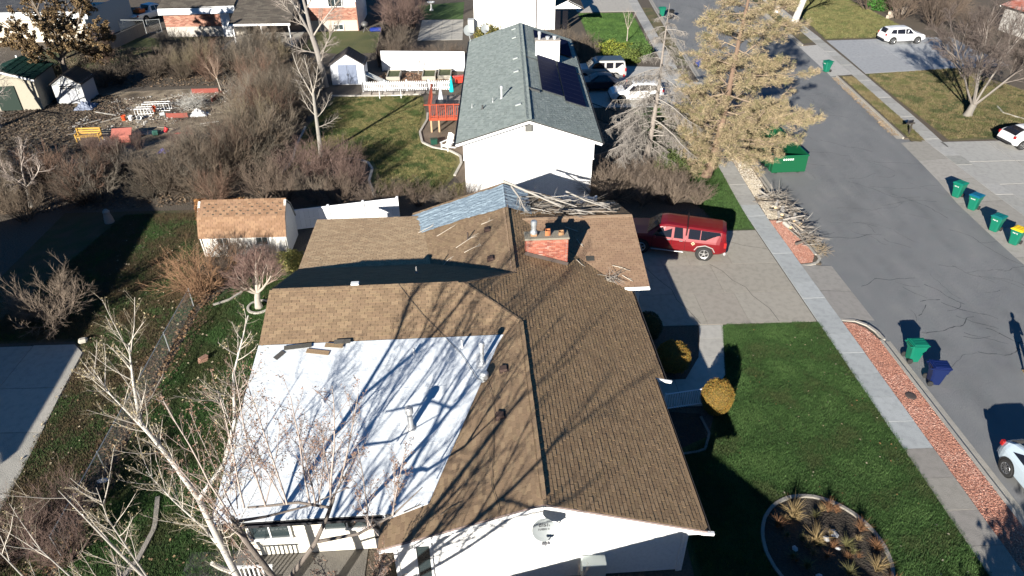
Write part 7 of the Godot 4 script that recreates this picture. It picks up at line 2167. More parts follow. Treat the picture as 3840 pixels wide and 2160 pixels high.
# ------------------------------------------------------------------ what nobody could count
func scatter(called: String, label: String, category: String, poly: Array, n: int, mesh: Mesh, cols: Array, s0: float, s1: float, y := 0.0, tilt := 0.3, holes := [], clump := 0.0) -> void:
	var pp := PackedVector2Array(poly)
	var lo := pp[0]; var hi := pp[0]
	for p in pp:
		lo = lo.min(p); hi = hi.max(p)
	var f := FastNoiseLite.new()
	f.seed = n % 97
	f.frequency = 0.35
	f.fractal_octaves = 3
	var tr := []
	var guard := 0
	while tr.size() < n and guard < n * 12:
		guard += 1
		var p := Vector2(R(lo.x, hi.x), R(lo.y, hi.y))
		if not Geometry2D.is_point_in_polygon(p, pp): continue
		var bad := false
		for h in holes:
			if Geometry2D.is_point_in_polygon(p, h): bad = true
		if bad: continue
		var nv := f.get_noise_2d(p.x, p.y)
		if clump > 0 and nv * 0.5 + 0.5 < rng.randf() * clump: continue
		var s := R(s0, s1)
		var b := Basis(Vector3.UP, R(0, TAU)) * Basis(Vector3(1,0,0), R(-tilt, tilt)) * Basis(Vector3(0,0,1), R(-tilt, tilt))
		var ci := clampf((nv * 1.2 + 0.5 + R(-0.35,0.35)), 0,0.999)
		tr.append([Transform3D(b.scaled(Vector3(s, s * R(0.7,1.2), s)), Vector3(p.x, y, p.y)), dim(cols[int(ci * cols.size())], R(0.8,1.2))])
	var mm := MultiMesh.new()
	mm.transform_format = MultiMesh.TRANSFORM_3D
	mm.use_colors = true
	mm.mesh = mesh
	mm.instance_count = tr.size()
	for i in tr.size():
		mm.set_instance_transform(i, tr[i][0])
		mm.set_instance_color(i, tr[i][1])
	var o := MultiMeshInstance3D.new()
	o.name = numbered(called)
	o.multimesh = mm
	add_child(o)
	tag(o, label, category, "", "stuff")

func tuft_mesh(sd: int, blades: int, h: float, w: float, spread: float) -> ArrayMesh:
	rng.seed = sd
	var mb := MB.new()
	for i in blades:
		var a := R(0, TAU)
		var o := Vector3(R(-1,1), 0, R(-1,1)) * spread
		var d := Vector3(cos(a), 0, sin(a))
		var t := o + d * h * R(0.3,0.9) + Vector3(0, h * R(0.5,1.0), 0)
		var s := Vector3(-d.z, 0, d.x) * w
		mb.k = Color(1,1,1)
		mb.tri(o - s, o + s, t)
	return mb.mesh(M.leaf)

func flat_leaf_mesh() -> ArrayMesh:
	var mb := mk(Color(1,1,1))
	mb.quad(Vector3(-0.5,0.0,-0.3), Vector3(-0.4,0.12,0.35), Vector3(0.5,0.05,0.3), Vector3(0.45,0.2,-0.35))
	return mb.mesh(M.leaf)

func stone_mesh(sd: int) -> ArrayMesh:
	rng.seed = sd
	var mb := mk(Color(1,1,1))
	var ring := []
	for i in 6: ring.append(Vector3(cos(TAU * i / 6) * R(0.4,0.6), R(-0.05,0.15), sin(TAU * i / 6) * R(0.35,0.55)))
	var top := Vector3(R(-0.15,0.15), R(0.3,0.45), R(-0.15,0.15))
	for i in 6:
		var j := (i + 1) % 6
		mb.tri(ring[j], ring[i], top)
		mb.tri(ring[i], ring[j], Vector3(0,-0.25,0))
	return mb.mesh(M.rough)

func build_ground_cover() -> void:
	rng.seed = 909
	var tuft := tuft_mesh(1,9,0.075,0.007,0.07)
	var tuft2 := tuft_mesh(2,8,0.09,0.012,0.1)
	rng.seed = 910
	var bed := PackedVector2Array(circle2(11.55,-14.9,2.1,28,1.0,1.12))
	var lush := [Color(0.05,0.075,0.019), Color(0.027,0.065,0.012), Color(0.033,0.082,0.014), Color(0.029,0.071,0.012), Color(0.042,0.097,0.02), Color(0.058,0.116,0.027)]
	scatter("front_grass", "green grass of the front lawn", "grass", [Vector2(8.8,-9), Vector2(16.66,-9), Vector2(16.68,-27.92), Vector2(11.75,-27.94), Vector2(10.9,-24.4), Vector2(9.2,-20.5), Vector2(7.0,-19.0), Vector2(7.0,-12)], 62000, tuft, lush, 0.8,1.5,0.0,0.3, [bed])
	scatter("side_grass", "dark green grass of the side lawn left of the house", "grass", [Vector2(-14.8,-13), Vector2(-14.8,-30.5), Vector2(-13.0,-33.5), Vector2(-9.2,-34), Vector2(-9.0,-13)], 42000, tuft, [Color(0.05,0.066,0.017), Color(0.034,0.072,0.015), Color(0.042,0.098,0.019)], 0.9,1.6)
	scatter("neighbour_grass", "patchy brown and green grass beyond the chain link fence", "grass", [Vector2(-23,-41.5), Vector2(-14.8,-41.5), Vector2(-15.4,-31), Vector2(-15.3,-14), Vector2(-18.1,-14), Vector2(-18.5,-20), Vector2(-19.3,-27.6), Vector2(-20.2,-28.5), Vector2(-25,-28.5)], 42000, tuft, [Color(0.1,0.068,0.034), Color(0.08,0.07,0.027), Color(0.052,0.062,0.018), Color(0.09,0.06,0.034), Color(0.045,0.085,0.019)], 0.9,1.7)
	scatter("back_grass", "half dormant grass of the back lawn behind the brown roof", "grass", [Vector2(-13.9,-49.6), Vector2(-11.2,-50), Vector2(-9.5,-50), Vector2(-8.0,-49.0), Vector2(-7.5,-47.7), Vector2(-7.5,-45.6), Vector2(-6.9,-43.6), Vector2(-3.0,-43.8), Vector2(-2.0,-48.3), Vector2(-2.2,-49.8), Vector2(-4.6,-51.6), Vector2(-5.2,-54.5), Vector2(-5.0,-60), Vector2(-5.4,-63.2), Vector2(-13.0,-63.2), Vector2(-14.2,-54)], 42000, tuft2, [Color(0.07,0.1,0.028), Color(0.22,0.19,0.075), Color(0.28,0.235,0.1), Color(0.16,0.155,0.052), Color(0.07,0.1,0.026)], 1.0,1.7)
	scatter("dry_grass", "dry tan and green grass across the street", "grass", [Vector2(37.5,-66.8), Vector2(47.3,-68.3), Vector2(49.8,-60), Vector2(46.8,-51.4), Vector2(36.4,-50.8)], 24000, tuft2, [Color(0.07,0.08,0.028), Color(0.16,0.13,0.06), Color(0.2,0.155,0.08), Color(0.11,0.11,0.04)], 1.2,2.0)
	scatter("dry_grass", "dry tan grass of the far lawn across the street", "grass", [Vector2(38.8,-79.8), Vector2(49.8,-80.4), Vector2(49.8,-103), Vector2(42,-105)], 16000, tuft2, [Color(0.1,0.11,0.035), Color(0.17,0.15,0.06), Color(0.13,0.13,0.045)], 1.5,2.4)
	scatter("verge_grass", "dry grass on the verge between road and far sidewalk", "grass", [Vector2(34.8,-66.4), Vector2(35.8,-66.2), Vector2(34.7,-54), Vector2(34.3,-50.6), Vector2(33.5,-51.2), Vector2(33.8,-56)], 4200, tuft2, [Color(0.15,0.12,0.055), Color(0.19,0.15,0.08), Color(0.1,0.1,0.036)], 1.0,1.7)
	scatter("next_door_grass", "bright grass between the driveway hedge and the sidewalk", "grass", [Vector2(14.5,-37.6), Vector2(16.5,-37.6), Vector2(16.6,-40), Vector2(16.9,-46), Vector2(17.8,-58.8), Vector2(13.2,-58.8), Vector2(12.8,-48)], 15000, tuft, [Color(0.03,0.075,0.014), Color(0.05,0.11,0.022), Color(0.045,0.09,0.02)], 1.0,1.7)
	scatter("far_grass", "green grass on the lawn up the street", "grass", [Vector2(12.4,-75), Vector2(12.8,-93), Vector2(19.3,-93), Vector2(18.3,-75)], 9000, tuft2, [Color(0.05,0.11,0.022), Color(0.075,0.15,0.03)], 1.6,2.4)
	# litter of leaves
	var fl := flat_leaf_mesh()
	scatter("leaf_litter", "scattered pale fallen leaves on the front lawn", "leaves", [Vector2(9.5,-12), Vector2(16.5,-12), Vector2(16.5,-27.5), Vector2(12,-27.5), Vector2(10,-21)], 110, fl, [Color(0.26,0.22,0.13), Color(0.32,0.28,0.2), Color(0.26,0.14,0.06)], 0.04,0.08,0.07,0.4, [bed])
	scatter("leaf_litter", "brown fallen leaves under the chain link fence", "leaves", [Vector2(-16.2,-42), Vector2(-14.2,-42), Vector2(-14.3,-30), Vector2(-14.6,-14), Vector2(-16.2,-14)], 5200, fl, [Color(0.14,0.08,0.045), Color(0.2,0.12,0.06), Color(0.1,0.06,0.035)], 0.06,0.13,0.05,0.5, [], 1.3)
	scatter("leaf_litter", "scattered leaves over the lawns left of the house", "leaves", [Vector2(-22.5,-41), Vector2(-9.5,-34), Vector2(-9.2,-13), Vector2(-18,-13), Vector2(-19.5,-28)], 1000, fl, [Color(0.2,0.13,0.07), Color(0.34,0.28,0.19), Color(0.12,0.08,0.05)], 0.06,0.12,0.07,0.5)
	scatter("leaf_litter", "orange fallen leaves at the end of the neighbour lawn", "leaves", [Vector2(-19.3,-43.5), Vector2(-16.0,-43.5), Vector2(-16.5,-40.6), Vector2(-18.2,-40.4)], 1500, fl, [Color(0.3,0.13,0.05), Color(0.38,0.19,0.07), Color(0.22,0.1,0.04)], 0.08,0.15,0.04,0.5, [], 1.2)
	scatter("leaf_litter", "brown leaf litter on the floor of the thickets", "leaves", [Vector2(-43,-81), Vector2(-19,-81), Vector2(-14.5,-67), Vector2(-14.6,-43), Vector2(-43,-41), Vector2(-43,-49.5), Vector2(-22,-49.5), Vector2(-20,-58), Vector2(-21.5,-67.5), Vector2(-43,-67)], 20000, fl, [Color(0.12,0.08,0.05), Color(0.17,0.12,0.075), Color(0.08,0.058,0.04)], 0.1,0.2,0.03,0.6, [], 1.1)
	scatter("leaf_litter", "dark leaf litter around the small white shed", "leaves", [Vector2(-43,-66.5), Vector2(-33,-65), Vector2(-30,-60.5), Vector2(-33,-55.5), Vector2(-29,-51), Vector2(-43,-50)], 9000, fl, [Color(0.07,0.05,0.036), Color(0.12,0.085,0.055), Color(0.05,0.038,0.028)], 0.1,0.22,0.03,0.6)
	scatter("leaf_litter", "rusty bark mulch and leaves in the far raised beds", "leaves", [Vector2(-9.5,-70.2), Vector2(-2.6,-70.2), Vector2(-2.6,-65.6), Vector2(-10.4,-65.6)], 2600, fl, [Color(0.2,0.11,0.065), Color(0.15,0.09,0.06), Color(0.24,0.16,0.1)], 0.1,0.2,0.03,0.6)
	scatter("gutter_leaves", "dry leaves gathered along the far gutter", "leaves", [Vector2(32.4,-52), Vector2(33.2,-52), Vector2(34.5,-66.5), Vector2(33.8,-66.5)], 1200, fl, [Color(0.24,0.16,0.09), Color(0.3,0.22,0.14)], 0.06,0.12, LOW + 0.03,0.4, [], 1.2)
	# gravel strips
	var st := [stone_mesh(71), stone_mesh(72)]
	rng.seed = 911
	var red := [Color(0.42,0.2,0.14), Color(0.5,0.27,0.2), Color(0.35,0.15,0.105), Color(0.55,0.33,0.26), Color(0.46,0.23,0.17)]
	for i in 1:
		scatter("red_gravel", "reddish gravel filling the strip between sidewalk and kerb by our lawn", "gravel", [Vector2(17.86,0), Vector2(19.02,0), Vector2(19.02,-26.4), Vector2(18.8,-27.3), Vector2(18.4,-27.75), Vector2(17.88,-27.85)], 20000, st[i], red, 0.035,0.085,0.008,0.8)
		scatter("red_gravel", "reddish gravel in the rounded strip beyond our driveway", "gravel", [Vector2(17.9,-33.5), Vector2(18.6,-33.6), Vector2(19.02,-34.3), Vector2(19.02,-38.5), Vector2(17.88,-38.5)], 6200, st[i], red, 0.035,0.085,0.008,0.8)
		scatter("pale_gravel", "pale beige river gravel around the branch heap", "gravel", [Vector2(17.88,-38.7), Vector2(19.02,-38.7), Vector2(19.3,-46.5), Vector2(19.9,-52), Vector2(18.7,-52), Vector2(18.25,-46.4)], 6600, st[i], [Color(0.5,0.44,0.35), Color(0.42,0.36,0.28), Color(0.58,0.53,0.45), Color(0.3,0.25,0.19)], 0.06,0.14,0.008,0.8)
	var mb := mk(Color(0.33,0.16,0.115))
	mb.slab([Vector2(17.86,6), Vector2(19.03,6), Vector2(19.03,-26.4), Vector2(18.8,-27.35), Vector2(18.4,-27.8), Vector2(17.86,-27.92)], 0.0,0.01)
	mb.slab([Vector2(17.88,-33.45), Vector2(18.6,-33.55), Vector2(19.03,-34.3), Vector2(19.03,-38.6), Vector2(17.86,-38.6)], 0.0,0.01)
	setting("gravel_bed", mb, M.earth)

# ------------------------------------------------------------------ sheds, fences, far houses, yard things
func plank_wall(t: Node3D, called: String, a: Vector3, b: Vector3, y0: float, y1: float, w: float, col: Color, thick := 0.03, gap := 0.012, m: Material = null) -> void:
	var f := b - a
	f.y = 0
	var L := f.length()
	f /= L
	var n := int(round(L / w))
	var B := Basis(f, Vector3.UP, f.cross(Vector3.UP))
	for i in n:
		var mb := mk(dim(col, R(0.94,1.04)))
		mb.cbox(Vector3(a.x, (y0 + y1) / 2, a.z) + f * (i + 0.5) * L / n, Vector3(L / n - gap, y1 - y0, thick), 0.006, B)
		part(t, called, mb, m if m else M.paint)

func build_fences() -> void:
	rng.seed = 1001
	var W := Color(0.84,0.845,0.85)
	# white vinyl fence behind the brown roof
	for run in [[Vector3(-11.6,0,-38.9), Vector3(-5.4,0,-40.2), 3, "white vinyl panel fence between the tan shed and the brown roof"], [Vector3(3.2,0,-40.0), Vector3(7.0,0,-39.6), 2, "shaded white vinyl fence below the grey house wall behind the branch pile"]]:
		var t := thing("vinyl_fence", run[3], "fence")
		var n: int = run[2]
		for i in n + 1:
			var p: Vector3 = run[0].lerp(run[1], float(i) / n)
			var mb := mk(W)
			mb.cbox(p + Vector3(0,0.72,0), Vector3(0.13,1.46,0.13), 0.01)
			mb.cbox(p + Vector3(0,1.47,0), Vector3(0.16,0.05,0.16), 0.02)
			part(t, "post", mb, M.plastic)
			if i < n:
				var q: Vector3 = run[0].lerp(run[1], float(i + 1) / n)
				var f := (q - p).normalized()
				for y in [0.12,0.72,1.36]:
					mb = mk(W)
					mb.bar(p + f * 0.07 + Vector3(0, y, 0), q - f * 0.07 + Vector3(0, y, 0), 0.05,0.1)
					part(t, "rail", mb, M.plastic)
				plank_wall(t, "panel", p + f * 0.07, q - f * 0.07,0.16,1.34,0.3, W, 0.02,0.004, M.plastic)
	# tall white back fence
	var t := thing("back_fence", "tall white solid fence behind the raised beds of the back lawn", "fence")
	for i in 4:
		var p := Vector3(-9.6 + i * 2.7,0,-71.0 + i * 0.25)
		var mb := MB.new()
		bit(t, "post", Color(0.7,0.71,0.72), M.plastic, p + Vector3(0,0.98,0), Vector3(0.12,1.98,0.12), 0.01)
		if i < 3:
			bit(t, "panel", W, M.plastic, p + Vector3(1.35,0.98,0.125), Vector3(2.56,1.84,0.05), 0.01, Basis(Vector3.UP, -atan(0.25 / 2.7)))
			bit(t, "rail", W, M.plastic, p + Vector3(1.35,1.92,0.125), Vector3(2.56,0.08,0.09), 0.01, Basis(Vector3.UP, -atan(0.25 / 2.7)))
	# picket fence
	t = thing("picket_fence", "low white picket fence across the end of the back lawn", "fence", Vector3(-10.75,0,-64.8))
	var x := 0.0
	while x < 8.0:
		var mb := mk(W)
		var pts := [Vector3(x - 0.042,0.06,0.03), Vector3(x + 0.042,0.06,0.03), Vector3(x + 0.042,0.88,0.03), Vector3(x, 0.95,0.03), Vector3(x - 0.042,0.88,0.03)]
		mb.sheet(pts, 0.025)
		part(t, "picket", mb, M.plastic)
		x += 0.17
	for y in [0.26,0.7]:
		var mb := MB.new()
		bit(t, "rail", W, M.plastic, Vector3(4.0, y, -0.02), Vector3(8.0,0.09,0.04), 0.005)
	for i in 5:
		var mb := MB.new()
		bit(t, "post", W, M.plastic, Vector3(i * 2.0,0.52,-0.03), Vector3(0.12,1.04,0.12), 0.01)
	# chain-link fence on the left lot line
	chain_link("grey chain link fence leaning along the left lot line", [Vector3(-15.3,0,-31.0), Vector3(-15.25,0,-27.3), Vector3(-15.15,0,-23.6), Vector3(-15.1,0,-19.8), Vector3(-15.05,0,-16.0)], 1.1)
	chain_link("chain link gate before the white pickup", [Vector3(-41.6,0,-87.3), Vector3(-38.6,0,-87.0)], 1.5)
	chain_link("chain link gate beside the far brick house", [Vector3(-38.3,0,-87.0), Vector3(-36.9,0,-87.3)], 1.5)
	# old board fence running back from the thicket to the gates
	t = thing("board_fence", "weathered grey board fence running back to the chain link gates", "fence")
	plank_wall(t, "plank", Vector3(-40.0,0,-79.0), Vector3(-38.6,0,-86.8), 0.0,1.3,0.32, Color(0.3,0.26,0.22), 0.04,0.02, M.wood)
	t = thing("board_fence", "weathered brown board fence left of the far patio", "fence")
	plank_wall(t, "plank", Vector3(-10.2,0,-72.0), Vector3(-11.2,0,-95.0), 0.0,1.7,0.4, Color(0.22,0.17,0.14), 0.04,0.02, M.wood)
	# black iron gate beside the grey house
	t = thing("iron_gate", "black iron gate in the shade right of the grey house", "gate", Vector3(8.6,0,-57.6), -0.9)
	for i in 22:
		var mb := MB.new()
		bit(t, "bar", Color(0.012,0.012,0.013), M.dull_metal, Vector3(0.1 + i * 0.17,0.7,0), Vector3(0.025,1.3,0.025), 0.004)
	for y in [0.15,1.3]:
		var mb := MB.new()
		bit(t, "rail", Color(0.012,0.012,0.013), M.dull_metal, Vector3(1.9, y, 0), Vector3(3.8,0.05,0.05), 0.005)
	# porch railing
	t = thing("porch_railing", "white metal railing by the front steps in the shade", "railing", Vector3(7.45,0.0,-22.1), 0.15)
	for i in 17:
		var mb := MB.new()
		bit(t, "baluster", Color(0.75,0.77,0.8), M.plastic, Vector3(i * 0.11,0.5,0.06 * sin(i * 0.2)), Vector3(0.02,0.86,0.02), 0.003)
	for y in [0.1,0.93]:
		var mb := MB.new()
		bit(t, "rail", Color(0.75,0.77,0.8), M.plastic, Vector3(0.88, y, 0.02), Vector3(1.84,0.04,0.05), 0.005)
	for i in [0.0,1.8]:
		var mb := MB.new()
		bit(t, "post", Color(0.75,0.77,0.8), M.plastic, Vector3(i, 0.5,0.02), Vector3(0.06,1.0,0.06), 0.006)
	# white deck railing under the foreground trees
	t = thing("deck_railing", "white slatted railing of the patio below the membrane eave", "railing", Vector3(-8.4,0.0,-14.6), 0.0)
	for i in 8:
		var mb := MB.new()
		bit(t, "baluster", Color(0.78,0.79,0.8), M.paint, Vector3(i * 0.15,0.5,0), Vector3(0.05,0.8,0.03), 0.004)
	for y in [0.1,0.93]:
		var mb := MB.new()
		bit(t, "rail", Color(0.8,0.8,0.8), M.paint, Vector3(0.52, y, 0), Vector3(1.2,0.06,0.08), 0.006)

func chain_link(label: String, P: Array, h: float) -> void:
	var t := thing("chain_link_fence" if P.size() > 2 else "chain_link_gate", label, "fence" if P.size() > 2 else "gate")
	for p in P:
		var mb := mk(Color(0.36,0.38,0.39))
		mb.tube([p + Vector3(0,-0.05,0), p + Vector3(0, h + 0.05,0)], [0.03,0.03], 8)
		part(t, "post", mb, M.dull_metal)
	for i in P.size() - 1:
		var a: Vector3 = P[i]; var b: Vector3 = P[i + 1]
		var mb := mk(Color(0.36,0.38,0.39))
		mb.tube([a + Vector3(0, h, 0), b + Vector3(0, h, 0)], [0.021,0.021], 6)
		if P.size() == 2: mb.tube([a + Vector3(0,0.1,0), b + Vector3(0,0.1,0)], [0.021,0.021], 6)
		part(t, "top_rail", mb, M.dull_metal)
		mb = mk(Color(0.3,0.32,0.33))
		var L := (b - a).length()
		var f := (b - a) / L
		var s := -h
		while s < L:
			for dr in [1.0,-1.0]:
				var s0 := maxf(s, 0.0); var s1 := minf(s + h, L)
				if s1 > s0:
					var y0 := (s0 - s) if dr > 0 else h - (s0 - s)
					var y1 := (s1 - s) if dr > 0 else h - (s1 - s)
					mb.tube([a + f * s0 + Vector3(0, y0,0), a + f * s1 + Vector3(0, y1,0)], [0.0015,0.0015], 3, false)
			s += 0.11
		part(t, "wire_mesh", mb, M.dull_metal)

func build_sheds() -> void:
	rng.seed = 1100
	# tan gambrel shed behind the house
	var t := thing("gambrel_shed", "white garden shed with tan shingled gambrel roof beside the vinyl fence", "shed", Vector3(-16.15,0,-35.9), 0.0)
	var w := 4.75; var dp := 2.4
	var mb := mk(Color(0.78,0.76,0.72))
	mb.box(Vector3(w / 2,0.7,-dp / 2), Vector3(w - 0.1,1.4, dp - 0.1))
	part(t, "wall", mb, M.paint)
	siding(t, "siding", Vector3(0.05,0,-0.04), Vector3(w - 0.05,0,-0.04), 0.05, [[0,1.4], [1,1.4]], Color(0.8,0.78,0.73), 0.18)
	var prof := [Vector2(0.14,1.34), Vector2(-0.42,2.42), Vector2(-1.2,3.02), Vector2(-1.98,2.42), Vector2(-2.54,1.34)]
	var cols := [Color(0.27,0.168,0.106), Color(0.24,0.148,0.093), Color(0.3,0.19,0.12)]
	for i in 4:
		var a: Vector2 = prof[i]; var b: Vector2 = prof[i + 1]
		var sl := slope_part(t, "roof_slope")
		var L := (b - a).length()
		if i < 2:
			var V := Vector3(0, b.y - a.y, b.x - a.x).normalized()
			shingle_slope(t, sl, Vector3(-0.1, a.y, a.x), Vector3(1,0,0), V, [Vector2(0,0), Vector2(w + 0.2,0), Vector2(w + 0.2, L), Vector2(0, L)], cols, 0.135,0.3,0.009, true)
		else:
			var V := Vector3(0, a.y - b.y, a.x - b.x).normalized()
			shingle_slope(t, sl, Vector3(w + 0.1, b.y, b.x), Vector3(-1,0,0), V, [Vector2(0,0), Vector2(w + 0.2,0), Vector2(w + 0.2, L), Vector2(0, L)], cols, 0.135,0.3,0.009, false)
	finish_shingles(300)
	for i in 40:      # dark damaged tabs near the ridge
		var q := mk(Color(0.07,0.06,0.05))
		var r := i / 10
		q.cbox(Vector3(0.3 + (i % 10) * 0.45 + (0.2 if r % 2 else 0.0) + R(-0.06,0.06), 2.52 + r * 0.13,-0.55 - r * 0.17), Vector3(0.14,0.02,0.08), 0.004, Basis(Vector3(1,0,0), 0.65))
		part(t, "lifted_tab", q, M.shingle)
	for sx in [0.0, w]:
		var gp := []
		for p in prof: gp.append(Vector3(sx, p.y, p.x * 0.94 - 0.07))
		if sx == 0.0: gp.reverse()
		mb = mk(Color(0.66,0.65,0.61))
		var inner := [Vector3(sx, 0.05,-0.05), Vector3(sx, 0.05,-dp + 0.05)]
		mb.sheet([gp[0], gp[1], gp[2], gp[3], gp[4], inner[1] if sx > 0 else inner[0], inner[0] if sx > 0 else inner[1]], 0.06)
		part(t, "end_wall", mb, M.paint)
		for i in 4:
			mb = mk(Color(0.62,0.62,0.58))
			mb.bar(gp[i] + Vector3(0.04 * (1 if sx > 0 else -1), 0,0), gp[i + 1] + Vector3(0.04 * (1 if sx > 0 else -1), 0,0), 0.03,0.13, Vector3(1,0,0))
			part(t, "trim", mb, M.paint)
	bit(t, "door", Color(0.62,0.61,0.57), M.paint, Vector3(w + 0.03,1.0,-1.2), Vector3(0.05,1.9,1.3), 0.01)
	window(t, Vector3(1.2,1.05,-0.03), Vector3(0,0,1), 0.6,0.45, Color(0.6,0.6,0.6), 2)
	window(t, Vector3(3.4,1.05,-0.03), Vector3(0,0,1), 0.6,0.45, Color(0.6,0.6,0.6), 2)
	# grey plastic shed
	small_shed("grey_shed", "grey-white resin shed with steep dark roof left of the picket fence", Vector3(-13.9,0,-66.9), 3.1,2.2,1.95,2.9, Color(0.6,0.63,0.68), Color(0.1,0.09,0.085), Color(0.16,0.19,0.27), false)
	small_shed("white_shed", "small white shed with double doors in the left yard", Vector3(-37.4,0,-63.1), 2.5,2.4,1.85,2.62, Color(0.46,0.47,0.47), Color(0.08,0.07,0.06), Color(0.34,0.35,0.38), true)
	# outbuilding with green roof at the left edge
	var o := thing("green_roof_outbuilding", "cream outbuilding with dark green metal roof at the left edge", "outbuilding", Vector3(-40.2,0,-61.4), 0.1)
	gable_house(o, 2.4,4.6,2.7,3.5, Color(0.34,0.31,0.245), [Color(0.018,0.05,0.04), Color(0.015,0.042,0.035)], 0.2,0.5,0.5, false, 0.02)
	bit(o, "door", Color(0.012,0.03,0.02), M.plain, Vector3(-0.3,1.1,-0.15), Vector3(1.7,2.1,0.08), 0.01)

func small_shed(called: String, label: String, at: Vector3, w: float, dp: float, e: float, rdg: float, wall: Color, roofc: Color, door: Color, windows: bool) -> void:
	var t := thing(called, label, "shed", at)
	var mb := mk(wall)
	mb.sheet([Vector3(0,0,0), Vector3(w, 0,0), Vector3(w, e, 0), Vector3(w / 2, rdg - 0.06,0), Vector3(0, e, 0)], 0.06)
	mb.sheet([Vector3(w, 0,-dp), Vector3(0,0,-dp), Vector3(0, e, -dp), Vector3(w / 2, rdg - 0.06,-dp), Vector3(w, e, -dp)], 0.06)
	mb.box(Vector3(0.03, e / 2,-dp / 2), Vector3(0.06, e, dp - 0.14)); mb.box(Vector3(w - 0.03, e / 2,-dp / 2), Vector3(0.06, e, dp - 0.14))
	part(t, "wall", mb, M.paint)
	for s in [-1,1]:
		mb = mk(roofc)
		var xo: float = w / 2 + s * (w / 2 + 0.18)
		var ye := e - 0.12
		var q := [Vector3(w / 2, rdg + 0.03,0.15), Vector3(xo, ye, 0.15), Vector3(xo, ye, -dp - 0.15), Vector3(w / 2, rdg + 0.03,-dp - 0.15)]
		if s > 0: mb.sheet(q, 0.06)
		else:
			q.reverse()
			mb.sheet(q, 0.06)
		part(t, "roof_slope", mb, M.shingle)
		for i in 9:
			mb = mk(dim(roofc, R(0.75,1.4)))
			var f := (i + 0.5) / 9.0
			mb.box(Vector3(lerpf(w / 2, xo, f), lerpf(rdg + 0.05, ye + 0.025, f), -dp / 2), Vector3(0.02,0.015, dp + 0.28))
			part(t, "roof_rib", mb, M.shingle)
	for s in [-1,1]:
		mb = mk(door)
		var dw := w * 0.27
		mb.cbox(Vector3(w / 2 + s * dw * 0.52, e * 0.5,0.03), Vector3(dw, e * 0.92,0.05), 0.01)
		var d := part(t, "door", mb, M.paint)
		if windows:
			bit(d, "frame", Color(0.75,0.75,0.73), M.paint, Vector3(w / 2 + s * dw * 0.52, e * 0.8,0.06), Vector3(dw * 0.82,0.4,0.02), 0.005)
			for i in 8:
				mb = mk(Color(0.07,0.06,0.05))
				mb.box(Vector3(w / 2 + s * dw * 0.52 + (i % 4 - 1.5) * dw * 0.19, e * 0.8 + (0.09 if i < 4 else -0.09), 0.072), Vector3(dw * 0.16,0.14,0.006))
				part(d, "pane", mb, M.dark_glass)
		bit(d, "handle", Color(0.03,0.03,0.03), M.dull_metal, Vector3(w / 2 + s * 0.07, e * 0.5,0.075), Vector3(0.04,0.16,0.03), 0.005)

func brick_wall(t: Node3D, a: Vector3, b: Vector3, y0: float, y1: float, cols: Array, bh := 0.11, bw := 0.34) -> void:
	var f := b - a
	f.y = 0
	var L := f.length()
	f /= L
	var out := f.cross(Vector3.UP)
	var B := Basis(f, Vector3.UP, out)
	var mb := mk(Color(0.36,0.31,0.27))
	mb.box(Vector3(a.x, (y0 + y1) / 2, a.z) + f * L / 2 - out * 0.05, Vector3(L, y1 - y0,0.1), B)
	part(t, "mortar_core", mb, M.rough)
	mb = MB.new()
	var y := y0
	var r := 0
	while y < y1 - 0.03:
		var x := -(bw / 2 if r % 2 else 0.0)
		while x < L:
			var x0 := maxf(x, 0.0); var x1 := minf(x + bw - 0.02, L)
			if x1 - x0 > 0.04:
				mb.k = dim(cols[rng.randi() % cols.size()], R(0.85,1.15))
				mb.box(Vector3(a.x, y + bh / 2, a.z) + f * (x0 + x1) / 2 + out * 0.006, Vector3(x1 - x0, minf(bh - 0.016, y1 - y), 0.03), B)
			x += bw
		y += bh
		r += 1
	part(t, "bricks", mb, M.brick, "stuff")

